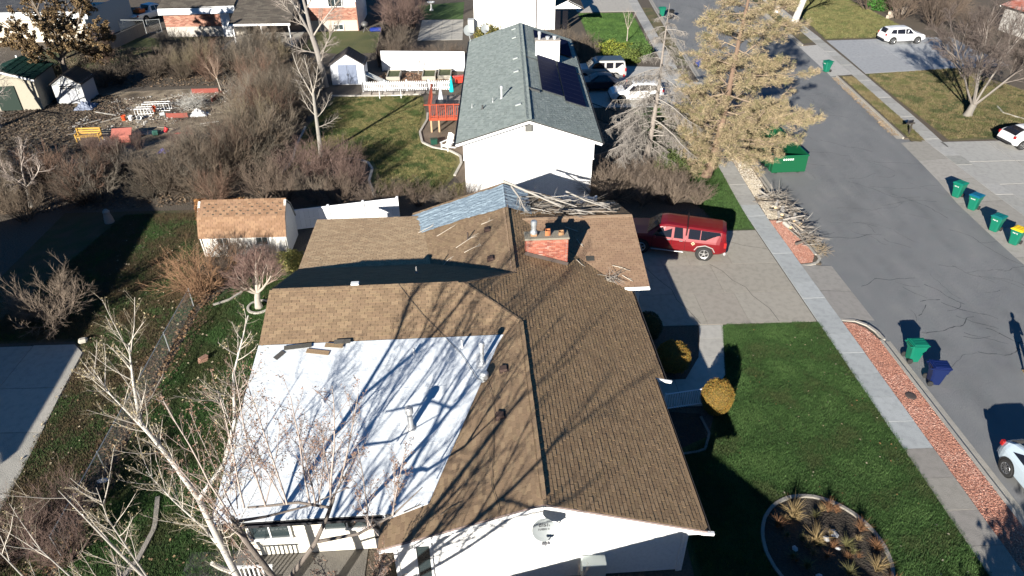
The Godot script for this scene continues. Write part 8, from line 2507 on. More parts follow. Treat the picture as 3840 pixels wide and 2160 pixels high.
func build_far_houses() -> void:
	rng.seed = 1200
	var bc := [Color(0.36,0.16,0.11), Color(0.42,0.2,0.14), Color(0.31,0.13,0.09), Color(0.46,0.25,0.18)]
	var dark := [Color(0.12,0.105,0.09), Color(0.14,0.122,0.105), Color(0.1,0.088,0.077)]
	# brick house with covered patio
	var t := thing("brick_house", "low brick house with grey-brown roof and white covered patio at the top left", "house", Vector3(-35.5,0,-85.3), 0.0)
	var mb := mk(Color(0.5,0.46,0.4))
	mb.box(Vector3(4.5,1.2,-4.2), Vector3(8.9,2.4,8.2))
	part(t, "wall", mb, M.rough)
	brick_wall(t, Vector3(0,0,0), Vector3(6.3,0,0), 1.1,2.5, bc)
	mb = mk(Color(0.5,0.47,0.42))
	mb.box(Vector3(3.15,0.55,-0.02), Vector3(6.3,1.1,0.08))
	part(t, "foundation_wall", mb, M.rough)
	mb = mk(Color(0.74,0.77,0.8))
	mb.sheet([Vector3(-0.3,2.5,0.5), Vector3(8.2,2.62,0.5), Vector3(8.2,3.35,0.3), Vector3(-0.3,3.2,0.3)], 0.1)
	part(t, "fascia", mb, M.paint)
	bit(t, "white_panel", Color(0.78,0.8,0.83), M.paint, Vector3(6.9,1.25,0.2), Vector3(1.0,2.5,0.1), 0.01)
	var rs := slope_part(t, "roof_slope")
	shingle_slope(t, rs, Vector3(-0.3,3.25,0.35), Vector3(1,0,0), Vector3(0,0.25,-1).normalized(), [Vector2(0,0), Vector2(8.4,0), Vector2(8.4,9), Vector2(0,9)], dark, 0.3,0.6,0.02, false)
	var ps := slope_part(t, "patio_roof_slope")
	shingle_slope(t, ps, Vector3(8.0,2.35,4.4), Vector3(1,0,0), Vector3(0,0.26,-1).normalized(), [Vector2(0.5,0), Vector2(7.1,0), Vector2(7.1,11), Vector2(0.5,11)], dark, 0.3,0.6,0.02, false)
	finish_shingles(0)
	mb = mk(Color(0.82,0.82,0.82))
	mb.bar(Vector3(8.5,2.24,4.4), Vector3(15.1,2.24,4.4), 0.1,0.2)
	part(t, "patio_beam", mb, M.paint)
	for x in [8.9,11.9,14.9]:
		bit(t, "patio_post", Color(0.82,0.82,0.82), M.paint, Vector3(x, 1.08,4.35), Vector3(0.12,2.16,0.12), 0.01)
	mb = mk(Color(0.2,0.17,0.15))
	mb.box(Vector3(11.8,1.2,-1.6), Vector3(6.4,2.4,0.2))
	part(t, "patio_wall", mb, M.rough)
	window(t, Vector3(9.6,1.4,-1.48), Vector3(0,0,1), 0.9,0.8, Color(0.8,0.8,0.8), 2)
	window(t, Vector3(12.6,1.4,-1.48), Vector3(0,0,1), 1.2,1.0, Color(0.8,0.8,0.8), 2)
	# covered furniture on that patio
	for q in [[-26.0,-84.2,1.2], [-24.2,-84.6,1.6], [-22.4,-83.6,1.3]]:
		mb = mk(Color(0.3,0.28,0.25))
		mb.cbox(Vector3(0,0.38,0), Vector3(q[2], 0.05,0.7), 0.02)
		for s in [[-1,-1], [1,-1], [1,1], [-1,1]]: mb.box(Vector3(s[0] * (q[2] / 2 - 0.06), 0.2, s[1] * 0.3), Vector3(0.06,0.36,0.06))
		one("patio_table", mb, M.wood, "low table in the shade of the far covered patio", "table", "tables under the far covered patio", Vector3(q[0], 0.04, q[1]), R(-0.3,0.3))
	# second brick house
	t = thing("brick_house", "brick and white sided house with basement window behind the tall bare tree", "house", Vector3(-19.6,0,-86.8), 0.0)
	mb = mk(Color(0.82,0.82,0.8))
	mb.box(Vector3(2.8,2.9,-4.1), Vector3(5.5,5.8,8.0))
	part(t, "wall", mb, M.paint)
	mb = mk(Color(0.55,0.48,0.41))
	mb.box(Vector3(2.8,0.6,-0.02), Vector3(5.6,1.2,0.12))
	part(t, "foundation_wall", mb, M.rough)
	brick_wall(t, Vector3(0,0,0.04), Vector3(5.6,0,0.04), 1.2,2.6, bc)
	window(t, Vector3(3.3,0.45,0.08), Vector3(0,0,1), 1.0,0.55, Color(0.82,0.82,0.82), 2)
	window(t, Vector3(3.2,3.2,0.0), Vector3(0,0,1), 1.5,0.9, Color(0.82,0.82,0.82), 2)
	bit(t, "downspout", Color(0.3,0.16,0.12), M.plain, Vector3(5.55,1.6,0.12), Vector3(0.1,3.2,0.1), 0.01)
	t = thing("kettle_grill", "covered round grill beside the brick and white house", "grill", Vector3(-13.2,0,-86.2))
	mb = mk(Color(0.16,0.16,0.16))
	mb.lathe([Vector2(0,0.55), Vector2(0.3,0.62), Vector2(0.42,0.8), Vector2(0.4,1.0), Vector2(0.2,1.16), Vector2(0,1.2)], Vector3.ZERO, 14)
	part(t, "bowl", mb, M.dull_metal)
	for a in 3:
		mb = mk(Color(0.3,0.3,0.3))
		mb.tube([Vector3(0,0.6,0), Vector3(cos(a * 2.1), 0, sin(a * 2.1)) * 0.42], [0.02,0.02], 5)
		part(t, "leg", mb, M.dull_metal)
	mb = mk(Color(0.015,0.035,0.22))
	mb.cbox(Vector3(0,0.2,0), Vector3(1.4,0.4,0.8), 0.15)
	one("blue_tarp_bundle", mb, M.tarp, "blue tarp bundle beside the covered grill", "tarp", "", Vector3(-12.0,0,-86.4), 0.1)
	# white house beyond the grey roof
	t = thing("white_house", "white two storey house at the top centre beyond the grey roof", "house", Vector3(-0.5,0,-86.0), -0.03)
	mb = mk(Color(0.86,0.86,0.85))
	mb.box(Vector3(4.7,2.6,-5.0), Vector3(9.4,5.2,10.0))
	part(t, "wall", mb, M.paint)
	mb = mk(Color(0.86,0.86,0.85))
	mb.sheet([Vector3(9.2,2.6,1.2), Vector3(12.4,2.6,1.2), Vector3(12.4,2.75,1.2), Vector3(10.8,3.5,1.2), Vector3(9.2,2.75,1.2)], 0.1)
	part(t, "porch_gable", mb, M.paint)
	var pr := slope_part(t, "porch_roof_slope")
	shingle_slope(t, pr, Vector3(12.6,2.62,1.4), Vector3(0,0,-1), Vector3(-1.8,0.85,0).normalized(), [Vector2(0,0), Vector2(6,0), Vector2(6,2.0), Vector2(0,2.0)], dark, 0.3,0.6,0.02, false)
	finish_shingles(0)
	mb = mk(Color(0.015,0.015,0.018))
	mb.cbox(Vector3(9.75,1.1,0.06), Vector3(0.6,2.1,0.06), 0.01)
	mb.cbox(Vector3(10.6,1.1,0.06), Vector3(0.6,2.1,0.06), 0.01)
	part(t, "door", mb, M.dark_glass)
	mb = mk(Color(0.2,0.18,0.17))
	mb.tube([Vector3(7.2,0,0.12), Vector3(7.2,5.0,0.12)], [0.06,0.06], 8)
	part(t, "downspout", mb, M.plain)
	bit(t, "utility_cabinet", Color(0.4,0.41,0.4), M.plastic, Vector3(-0.35,0.7,0.5), Vector3(0.7,1.4,0.9), 0.02)
	# cream house behind the brown leaved tree
	t = thing("cream_house", "long cream house with white eaves behind the brown leaved tree", "house", Vector3(-60,0,-84.0), 0.0)
	mb = mk(Color(0.74,0.66,0.54))
	mb.box(Vector3(8.3,1.25,-4.0), Vector3(16.6,2.5,8.0))
	part(t, "wall", mb, M.rough)
	mb = mk(Color(0.7,0.74,0.78))
	mb.sheet([Vector3(-0.4,2.5,0.4), Vector3(17.0,2.5,0.4), Vector3(17.0,3.3,0.15), Vector3(-0.4,3.3,0.15)], 0.1)
	part(t, "fascia", mb, M.paint)
	mb = mk(Color(0.78,0.8,0.8))
	mb.tube([Vector3(-0.4,3.25,0.5), Vector3(17,3.25,0.5)], [0.07,0.07], 6)
	mb.tube([Vector3(16.6,3.2,0.5), Vector3(16.6,0.1,0.2)], [0.05,0.05], 6)
	part(t, "gutter", mb, M.paint)
	var cr := slope_part(t, "roof_slope")
	shingle_slope(t, cr, Vector3(-0.4,3.3,0.4), Vector3(1,0,0), Vector3(0,0.3,-1).normalized(), [Vector2(0,0), Vector2(17.4,0), Vector2(17.4,5), Vector2(0,5)], [Color(0.06,0.065,0.075), Color(0.075,0.08,0.09)], 0.3,0.6,0.02, false)
	finish_shingles(0)
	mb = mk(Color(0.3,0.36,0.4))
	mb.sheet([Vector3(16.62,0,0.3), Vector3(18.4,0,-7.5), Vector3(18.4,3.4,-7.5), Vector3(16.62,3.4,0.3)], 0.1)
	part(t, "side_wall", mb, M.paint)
	for q in [[-53.5,-74.0], [-46.6,-74.6], [-44.1,-74.2]]:
		mb = mk(Color(0.8,0.8,0.78))
		mb.cbox(Vector3(0,0.55,0), Vector3(0.14,1.1,0.14), 0.02)
		mb.cbox(Vector3(0,1.12,0), Vector3(0.18,0.06,0.18), 0.02)
		one("white_post", mb, M.paint, "short white post half hidden under the brown leaved tree", "post", "white posts under the brown leaved tree", Vector3(q[0], 0, q[1]))
	# red roofed house across the street
	t = thing("red_roof_house", "house with pale red roof at the right edge behind the bare tree", "house", Vector3(66.5,0,-68.5), 0.12)
	gable_house(t, 5.0,15.0,2.7,4.3, Color(0.45,0.43,0.4), [Color(0.4,0.14,0.1), Color(0.46,0.2,0.16), Color(0.5,0.3,0.26)], 0.4,0.3,0.5, false, 0.02)
	window(t, Vector3(-4.62,1.5,-4.0), Vector3(-1,0,0), 1.6,1.2, Color(0.8,0.8,0.8), 2)
	window(t, Vector3(-4.62,1.5,-9.0), Vector3(-1,0,0), 1.6,1.2, Color(0.8,0.8,0.8), 2)
	t = thing("stone_planter", "low tan stone wall before the shrubs across the street", "wall", Vector3(50.2,0,-88.5), 0.6)
	for i in 7:
		for r in 2:
			bit(t, "stone_block", dim(Color(0.5,0.42,0.34), R(0.85,1.15)), M.stone, Vector3(i * 0.6 + (0.3 if r else 0.0), 0.2 + r * 0.4, R(-0.02,0.02)), Vector3(0.57,0.38,0.35), 0.03)
	# neighbours whose shadows reach the picture
	t = thing("left_neighbour_house", "house just outside the left edge that shades the patio", "house", Vector3(-29.1,0,-10.2), 0.092)
	gable_house(t, 4.9,20.8,4.0,5.7, Color(0.6,0.56,0.5), [Color(0.16,0.13,0.11), Color(0.19,0.155,0.13)], 0.45,0.4,0.8, false, 0.02)
	t = thing("near_neighbour_house", "house just below the picture that shades the near gable wall", "house", Vector3(3.2,0,9.0), 0.0)
	gable_house(t, 7.0,17.4,2.05,4.38, Color(0.6,0.56,0.5), [Color(0.16,0.13,0.11), Color(0.19,0.155,0.13)], 0.45,0.4,0.8, false, 0.02)

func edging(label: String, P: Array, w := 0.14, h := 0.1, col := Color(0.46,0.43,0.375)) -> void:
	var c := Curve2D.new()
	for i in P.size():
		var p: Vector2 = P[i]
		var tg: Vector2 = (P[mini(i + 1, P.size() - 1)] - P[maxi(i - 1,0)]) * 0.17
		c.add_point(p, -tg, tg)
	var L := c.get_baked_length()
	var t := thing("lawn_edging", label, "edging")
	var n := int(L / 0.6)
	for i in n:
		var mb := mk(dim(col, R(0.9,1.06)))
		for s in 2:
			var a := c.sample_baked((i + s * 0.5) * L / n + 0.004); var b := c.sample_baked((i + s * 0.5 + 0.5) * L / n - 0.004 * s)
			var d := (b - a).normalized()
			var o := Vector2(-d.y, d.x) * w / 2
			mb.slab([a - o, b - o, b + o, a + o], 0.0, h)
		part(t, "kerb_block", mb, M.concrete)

func sticks(mb: MB, n: int, c: Vector3, ext: Vector3, L0: float, L1: float, r0: float, r1: float, dir: Vector3, sp: float, cols: Array) -> void:
	for i in n:
		var p := c + Vector3(R(-1,1) * ext.x, R(0,1) * ext.y, R(-1,1) * ext.z)
		var d := (dir + Vector3(R(-1,1), R(-0.35,0.5), R(-1,1)) * sp).normalized()
		var L := R(L0, L1)
		var r := R(r0, r1)
		mb.k = dim(cols[rng.randi() % cols.size()], R(0.75,1.2))
		var m := p + d * L * 0.5 + Vector3(R(-1,1), R(-0.5,1), R(-1,1)) * L * 0.06
		mb.tube([p, m, p + d * L], [r, r * 0.8, r * 0.4], 5)

func one_stick(p: Vector3, d: Vector3, L: float, r: float, col: Color, forks := 2) -> MB:
	var mb := mk(col)
	var m := p + d * L * 0.5 + Vector3(R(-1,1), R(-0.2,0.6), R(-1,1)) * L * 0.05
	mb.tube([p, m, p + d * L], [r, r * 0.8, r * 0.4], 6)
	for i in forks:
		var a := p.lerp(p + d * L, R(0.35,0.85))
		var e := (d + Vector3(R(-1,1), R(-0.1,0.3), R(-1,1)) * 0.8).normalized()
		mb.tube([a, a + e * L * R(0.15,0.4)], [r * 0.5, r * 0.25], 5)
	return mb

func build_heaps() -> void:
	rng.seed = 1300
	var gcol := [Color(0.27,0.245,0.22), Color(0.2,0.18,0.16), Color(0.36,0.335,0.3), Color(0.15,0.13,0.11), Color(0.28,0.235,0.19)]
	# sawn branches heaped at the kerb
	var t := thing("branch_heap", "heap of sawn grey branches piled on the gravel and kerb by the road", "branches", Vector3(19.2,0,-38.6))
	for i in 60:
		var f := R(-1,1)
		var p := Vector3(-0.1 + f * 0.1 + R(-0.6,0.45), R(0.05,0.75) * (1.0 - absf(f) * 0.6), f * 3.4)
		var d := Vector3(R(-0.6,0.9), R(-0.25,0.15), R(-0.4,1.0)).normalized()
		var mb := one_stick(p - d * 0.6, d, R(0.8,2.0), R(0.03,0.1) * (1.0 if i < 26 else 0.5), dim(gcol[rng.randi() % 5], R(0.8,1.15)), 1)
		part(t, "branch", mb, M.bark)
	for i in 9:
		var a := R(0, TAU)
		var mb := mk(dim(Color(0.44,0.41,0.37), R(0.85,1.1)))
		var p := Vector3(R(-0.8,0.2), R(0.2,0.7), R(-2.8,1.6))
		var d := Vector3(0.5 * cos(a), -0.1,0.9).normalized()
		var L := R(0.5,1.0); var r := R(0.09,0.15)
		mb.tube([p, p + d * L], [r, r * 0.95], 10, false)
		var lg := part(t, "log", mb, M.bark)
		mb = mk(Color(0.62,0.46,0.27))
		var x := perp(d)
		var y := d.cross(x)
		for k in 10:
			var a0 := TAU * k / 10; var a1 := TAU * (k + 1) / 10
			mb.tri(p + d * (L + 0.002), p + d * (L + 0.002) + (x * cos(a0) + y * sin(a0)) * r * 0.95, p + d * (L + 0.002) + (x * cos(a1) + y * sin(a1)) * r * 0.95)
		part(lg, "cut_face", mb, M.wood)
	var tw := MB.new()
	sticks(tw, 420, Vector3(0.0,0.0,0.0), Vector3(0.5,0.6,3.3), 0.3,0.95,0.006,0.016, Vector3(0.25,0.1,0.6), 0.9, gcol)
	sticks(tw, 180, Vector3(0.35,-0.1,3.3), Vector3(0.35,0.25,1.0), 0.2,0.55,0.004,0.01, Vector3(0.3,0.15,0.6), 1.0, [Color(0.34,0.26,0.16), Color(0.28,0.21,0.13), Color(0.38,0.3,0.2)])
	part(t, "twigs", tw, M.twig, "stuff")
	# fallen limbs on the north slope of the garage roof
	t = thing("fallen_branches", "tangle of fallen grey branches lying on the roof behind the chimney", "branches", Vector3(1.5,0,-13.8), 0.02)
	var pg := 0.326
	for i in 72:
		var x := R(0.7,5.6)
		var n := R(18.3,19.9) + 0.3 * absf(x - 2.5) * rng.randf()
		var y := minf(4.2 - pg * (n - 18.1), 9.0)
		y = maxf(y, 4.45 - 0.333 * x) + R(0.03,0.32)
		var d := Vector3(R(0.15,1.0), R(-0.1,0.1), R(-0.8,0.6)).normalized()
		d.y += 0.3 * d.z
		d = d.normalized()
		var L := R(0.7,2.3)
		if x + L > 5.9: L = maxf(0.5,5.9 - x)
		var mb := one_stick(Vector3(x, y, -n), d, L, R(0.014,0.045), dim(gcol[rng.randi() % 5], R(0.6,1.15)), 2)
		part(t, "branch", mb, M.bark)
	for q in [[0.0,20.9,5.0,2.9,18.5,4.55,0.075], [0.4,20.4,4.9,1.0,18.5,4.4,0.06], [1.1,20.2,4.7,3.7,18.8,4.4,0.07], [3.4,20.8,4.3,5.2,18.5,4.45,0.06], [4.7,20.1,3.9,5.9,19.9,4.0,0.045]]:
		var a := hv(q[0], q[1], q[2]); var b := hv(q[3], q[4], q[5])
		part(t, "limb", one_stick(a, (b - a).normalized(), (b - a).length(), q[6], Color(0.36,0.33,0.295), 5), M.bark)
	tw = MB.new()
	sticks(tw, 170, Vector3(2.8,3.9,-19.3), Vector3(2.2,0.45,0.8), 0.3,1.0,0.005,0.012, Vector3(0.8,0,0.1), 0.8, gcol)
	part(t, "twigs", tw, M.twig, "stuff")
	# single twigs left about the roof
	var H := Transform3D(Basis(Vector3.UP, 0.02), Vector3(1.5,0,-13.8))
	var li := 0
	for q in [[-4.6,19.0,0.9,0.3, "pale twig below the tarp on the low rear roof"], [-3.6,18.2,1.1,0.5, "longer pale twig lying below the tarp's lower edge"], [-2.6,16.4,1.4,0.55, "branched pale twig in the middle of the rear slope"], [-2.2,15.7,0.9,0.3, "short pale twig below the branched one on the rear slope"], [-3.2,15.2,0.7,0.8, "curled twig near the valley of the rear slope"], [-1.3,17.9,0.6,0.15, "small stick beside the upper roof vent"],
			[4.9,14.9,0.9,-0.4, "forked white stick on the garage roof slope"], [5.3,14.3,0.6,-0.7, "thin stick below the forked one on the garage roof"], [3.2,15.2,0.7,-1.0, "stick lying right of the chimney's shadow"], [3.4,16.6,0.6,-1.1, "short stick above the chimney's shadow"], [2.9,17.4,0.7,-0.5, "stick at the garage ridge beside the chimney shadow"], [0.95,15.9,0.8,-0.6, "stick behind the metal flue of the chimney"], [-4.3,1.1,0.6,0.2, "dark twig on the shingles at the membrane's lower corner"], [-3.1,0.6,0.7,0.4, "crooked twig near the near rake of the brown roof"]]:
		var x: float = q[0]; var n: float = q[1]
		var y: float
		if x < 0: y = maxf(4.45 + 0.333 * x, 2.95 + 0.04 * (21.1 - n)) if n > 13 else 4.45 + 0.333 * x
		else: y = maxf(4.45 - 0.333 * x, 4.2 - pg * absf(18.1 - n))
		var slope := Vector3(cos(q[3]), 0,-sin(q[3]))
		var d := slope
		d.y = (0.333 if x < 0 else -0.0) * slope.x + (-pg * slope.z if x > 2.2 else 0.0)
		var mb := one_stick(Vector3.ZERO, d.normalized(), q[2], 0.02, Color(0.55,0.49,0.4) if li < 12 else Color(0.1,0.08,0.06), 3)
		var o := one("loose_twig", mb, M.bark, q[4], "twig", "loose twigs on the brown roof")
		o.transform = H * Transform3D(Basis.IDENTITY, hv(x, n, y + 0.045))
		li += 1
	# debris caught in the eave valley at the garage corner
	t = thing("twig_cluster", "small cluster of twigs caught in the valley above the garage eave", "twigs", H * hv(4.75,14.1,2.93))
	tw = MB.new()
	sticks(tw, 40, Vector3(0,0.02,0), Vector3(0.3,0.1,0.2), 0.3,0.8,0.008,0.016, Vector3(0.2,0.05,0.3), 1.0, gcol)
	part(t, "twigs", tw, M.twig)

func build_yard() -> void:
	rng.seed = 1400
	edging("curved pale concrete edging around the deck bed of the back lawn", [Vector2(-4.55,-58.8), Vector2(-4.5,-57.2), Vector2(-4.95,-54.5), Vector2(-4.65,-52.4), Vector2(-3.75,-51.35), Vector2(-2.55,-50.8), Vector2(-1.65,-49.6), Vector2(-1.55,-48.3), Vector2(-2.0,-46.2)], 0.17)
	edging("curved concrete edging around the bed with purplish shrubs", [Vector2(-13.1,-48.7), Vector2(-11.2,-49.45), Vector2(-9.5,-49.55), Vector2(-8.4,-48.8), Vector2(-7.95,-47.7), Vector2(-7.95,-45.6), Vector2(-7.25,-43.2)], 0.17)
	edging("concrete edging along the hedgerow side of the back lawn", [Vector2(-14.35,-56.2), Vector2(-14.3,-52.1), Vector2(-14.0,-49.5), Vector2(-14.3,-47.3)], 0.15)
	edging("straight concrete edging below the picket fence", [Vector2(-13.5,-63.7), Vector2(-9.2,-63.5), Vector2(-5.4,-63.7)], 0.16)
	edging("short curved edging under the orange-brown bush", [Vector2(-14.3,-31.0), Vector2(-13.6,-31.4), Vector2(-13.1,-32.2)], 0.13)
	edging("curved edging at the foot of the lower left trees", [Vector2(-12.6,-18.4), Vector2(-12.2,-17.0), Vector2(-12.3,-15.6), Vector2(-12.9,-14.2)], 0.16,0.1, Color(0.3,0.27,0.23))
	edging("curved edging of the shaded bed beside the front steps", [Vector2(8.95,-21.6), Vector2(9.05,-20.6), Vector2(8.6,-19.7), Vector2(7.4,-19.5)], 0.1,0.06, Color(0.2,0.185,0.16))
	edging("thin edging curve on the lawn at the far right", [Vector2(44.5,-57.6), Vector2(44.0,-56.0), Vector2(45.0,-54.2), Vector2(46.6,-52.6)], 0.12)
	var ring := []
	for i in 29: ring.append(Vector2(11.55 + cos(TAU * i / 28.0) * 2.1,-14.9 + sin(TAU * i / 28.0) * 2.1 * 1.12))
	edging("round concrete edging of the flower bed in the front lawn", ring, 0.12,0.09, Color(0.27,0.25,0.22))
	# flower bed planting
	var gt := []
	for v in 3:
		var mb := MB.new()
		rng.seed = 1410 + v
		for i in 150:
			var a := R(0, TAU)
			var e := R(0.05,0.6)
			var d := Vector3(cos(a) * e, 1, sin(a) * e).normalized()
			var L := R(0.5,1.0)
			mb.k = dim([Color(0.25,0.18,0.085), Color(0.19,0.095,0.045), Color(0.15,0.14,0.055)][v], R(0.6,1.3))
			var w := perp(d) * 0.012
			var m := d * L * 0.55
			var tip := d * L + Vector3(cos(a), -0.35, sin(a)) * e * L * 0.6
			mb.quad(-w, w, m + w * 0.8, m - w * 0.8)
			mb.tri(m - w * 0.8, m + w * 0.8, tip)
		gt.append(mb.mesh(M.leaf))
	rng.seed = 1420
	for q in [[10.9,-16.3,0.75,0, "straw coloured ornamental grass clump at the back of the flower bed"], [11.3,-15.2,0.65,0, "tan grass clump in the middle of the flower bed"], [12.9,-14.0,0.62,0, "pale arching grass clump at the right front of the flower bed"], [12.3,-16.5,0.5,1, "rusty flower stalks at the back right of the flower bed"], [13.1,-15.6,0.5,1, "rusty seed heads along the right rim of the flower bed"], [13.3,-14.8,0.5,1, "brown seed heads below them on the right rim of the flower bed"], [13.2,-13.4,0.5,1, "brown stalks at the lower right rim of the flower bed"], [10.2,-15.9,0.5,1, "dark stalks at the left of the flower bed"], [11.9,-13.9,0.45,2, "olive green plant in the front of the flower bed"], [12.3,-15.0,0.42,2, "green plant beside the pale rocks of the flower bed"], [10.6,-14.2,0.45,2, "shaded plant in the left half of the flower bed"]]:
		var o := MeshInstance3D.new()
		o.name = numbered("bed_plant")
		o.mesh = gt[q[3]]
		add_child(o)
		o.position = Vector3(q[0], 0, q[1])
		o.rotation.y = R(0, TAU)
		o.scale = Vector3(q[2], q[2], q[2]) * 1.35
		tag(o, q[4], "plant", "plants in the round flower bed")
	for i in 22:
		var a := R(0, TAU); var rr := sqrt(rng.randf()) * 1.75
		var o := MeshInstance3D.new()
		o.name = numbered("bed_plant")
		o.mesh = gt[i % 3]
		add_child(o)
		o.position = Vector3(11.55 + cos(a) * rr, 0,-14.9 + sin(a) * rr * 1.1)
		o.rotation.y = R(0, TAU)
		o.scale = Vector3.ONE * R(0.3,0.5)
		tag(o, "low dry plant among the rocks of the round flower bed", "plant", "low dry plants of the flower bed")
	var sm := stone_mesh(1433)
	for q in [[12.1,-15.55,0.45, "large pale rock in the middle of the flower bed"], [11.75,-15.35,0.32, "pale rock left of the largest one in the flower bed"], [12.0,-14.95,0.25, "small white rock below the largest one"], [10.5,-15.0,0.3, "bluish rock in the shaded left of the flower bed"], [10.9,-13.9,0.3, "rock near the front of the flower bed"], [11.6,-13.6,0.28, "rock among plants at the front of the flower bed"]]:
		var o := MeshInstance3D.new()
		o.name = numbered("garden_rock")
		o.mesh = sm
		o.material_override = M.pale_rock
		add_child(o)
		o.position = Vector3(q[0], 0.03, q[1])
		o.rotation.y = R(0, TAU)
		o.scale = Vector3(q[2], q[2] * 0.8, q[2])
		tag(o, q[3], "rock", "rocks in the round flower bed")
	# water meter cover
	var mb := mk(Color(0.16,0.12,0.1))
	mb.lathe([Vector2(0,0.03), Vector2(0.12,0.03), Vector2(0.2,0.022), Vector2(0.24,0.0)], Vector3.ZERO, 20)
	one("meter_cover", mb, M.dull_metal, "round iron meter cover in the red gravel strip", "cover", "", Vector3(18.5,0.035,-22.4))
	# ---- deck behind the grey house
	var t := thing("red_deck", "raised red wooden deck with railing at the left side of the grey house", "deck", Vector3(-4.1,0,-54.5), 0)
	var red := Color(0.33,0.055,0.025)
	for i in 22:
		bit(t, "deck_board", dim(Color(0.2,0.17,0.16), R(0.85,1.15)), M.wood, Vector3(1.45,1.2,-0.14 - i * 0.24), Vector3(2.9,0.04,0.225), 0.006)
	mb = mk(red)
	mb.cbox(Vector3(1.45,1.1,0.0), Vector3(2.95,0.26,0.05), 0.006)
	mb.cbox(Vector3(-0.02,1.1,-2.6), Vector3(0.05,0.26,5.2), 0.006)
	part(t, "rim_board", mb, M.wood)
	for x in [0.05,0.62,1.3,1.95,2.6]:
		bit(t, "railing_post", red, M.wood, Vector3(x, 1.72,0.04), Vector3(0.1,1.25,0.1), 0.008)
	for i in 17:
		bit(t, "baluster", red, M.wood, Vector3(0.16 + i * 0.16,1.72,0.0), Vector3(0.04,0.95,0.04), 0.004)
	for i in 20:
		bit(t, "baluster", red, M.wood, Vector3(0.0,1.72,-0.25 - i * 0.25), Vector3(0.04,0.95,0.04), 0.004)
	for q in [[Vector3(1.3,2.28,0.02), Vector3(3.4,0.06,0.16)], [Vector3(0.0,2.28,-2.55), Vector3(0.16,0.06,5.1)], [Vector3(1.45,1.34,0.0), Vector3(2.9,0.06,0.06)]]:
		bit(t, "rail", Color(0.36,0.07,0.035), M.wood, q[0], q[1], 0.008)
	for q in [[0.1,-0.05], [0.72,-0.05], [2.5,-0.05], [0.1,-5.0], [2.5,-5.0]]:
		bit(t, "support_post", Color(0.46,0.3,0.18), M.wood, Vector3(q[0], 0.5, q[1]), Vector3(0.13,1.0,0.13), 0.008)
	for q in [[Vector3(-3.25,1.22,-57.0), Color(0.5,0.53,0.58), "folded pale grey patio umbrella on the red deck", 1.5,0.2], [Vector3(-2.45,1.22,-59.6), Color(0.005,0.42,0.45), "folded turquoise patio umbrella on the red deck", 1.5,0.17]]:
		var u := thing("patio_umbrella", q[2], "umbrella", q[0])
		mb = mk(q[1])
		for i in 9:
			var a0 := TAU * i / 9; var a1 := TAU * (i + 1) / 9; var am := (a0 + a1) / 2
			var pr2 := [[0.35,1.0], [0.55,1.15], [1.1,0.7], [1.6,0.3], [1.75,0.08]]
			for k in pr2.size() - 1:
				var r0: float = pr2[k][1] * q[4]; var r1: float = pr2[k + 1][1] * q[4]
				var y0: float = pr2[k][0]; var y1: float = pr2[k + 1][0]
				var e0 := Vector3(cos(a0), 0, sin(a0)); var em := Vector3(cos(am), 0, sin(am)) * 0.65; var e1 := Vector3(cos(a1), 0, sin(a1))
				mb.quad(e0 * r0 + Vector3(0, y0,0), em * r0 + Vector3(0, y0,0), em * r1 + Vector3(0, y1,0), e0 * r1 + Vector3(0, y1,0))
				mb.quad(em * r0 + Vector3(0, y0,0), e1 * r0 + Vector3(0, y0,0), e1 * r1 + Vector3(0, y1,0), em * r1 + Vector3(0, y1,0))
		part(u, "canopy", mb, M.cloth)
		mb = mk(Color(0.1,0.1,0.1))
		mb.tube([Vector3(0,0,0), Vector3(0,1.85,0)], [0.02,0.02], 6)
		mb.lathe([Vector2(0.22,0), Vector2(0.22,0.05), Vector2(0.05,0.09), Vector2(0,0.09)], Vector3.ZERO, 12)
		part(u, "pole", mb, M.dull_metal)
	mb = mk(Color(0.02,0.02,0.022))
	mb.cbox(Vector3(0,0.7,0), Vector3(0.9,0.05,0.9), 0.02)
	for s in [[-1,-1], [1,-1], [1,1], [-1,1]]: mb.box(Vector3(s[0] * 0.38,0.35, s[1] * 0.38), Vector3(0.04,0.7,0.04))
	one("deck_table", mb, M.plastic, "dark square table in the shade of the red deck", "table", "", Vector3(-3.2,1.22,-56.2))
	# adirondack chair
	t = thing("garden_chair", "white slatted garden chair beside the grey house corner", "chair", Vector3(-2.6,0,-51.0), PI - 0.75)
	for i in 5:
		bit(t, "back_slat", Color(0.84,0.84,0.84), M.plastic, Vector3(-0.24 + i * 0.12,0.75,0.3 + 0.0), Vector3(0.105,0.95 - 0.06 * absf(i - 2), 0.025), 0.006, Basis(Vector3(1,0,0), 0.35))
	for i in 5:
		bit(t, "seat_slat", Color(0.84,0.84,0.84), M.plastic, Vector3(0,0.38 - i * 0.02 + 0.0,-0.28 + (4 - i) * 0.11), Vector3(0.58,0.025,0.1), 0.006, Basis(Vector3(1,0,0), -0.15))
	for s in [-1,1]:
		bit(t, "arm", Color(0.84,0.84,0.84), M.plastic, Vector3(s * 0.36,0.58,-0.05), Vector3(0.13,0.03,0.75), 0.008)
		bit(t, "leg", Color(0.84,0.84,0.84), M.plastic, Vector3(s * 0.33,0.29,-0.34), Vector3(0.04,0.58,0.1), 0.006)
		mb = mk(Color(0.84,0.84,0.84))
		mb.bar(Vector3(s * 0.3,0.36,-0.3), Vector3(s * 0.3,0.06,0.5), 0.04,0.12)
		part(t, "leg", mb, M.plastic)
	mb = mk(Color(0.015,0.06,0.04))
	mb.cbox(Vector3(0,0.2,0), Vector3(0.5,0.4,0.42), 0.04)
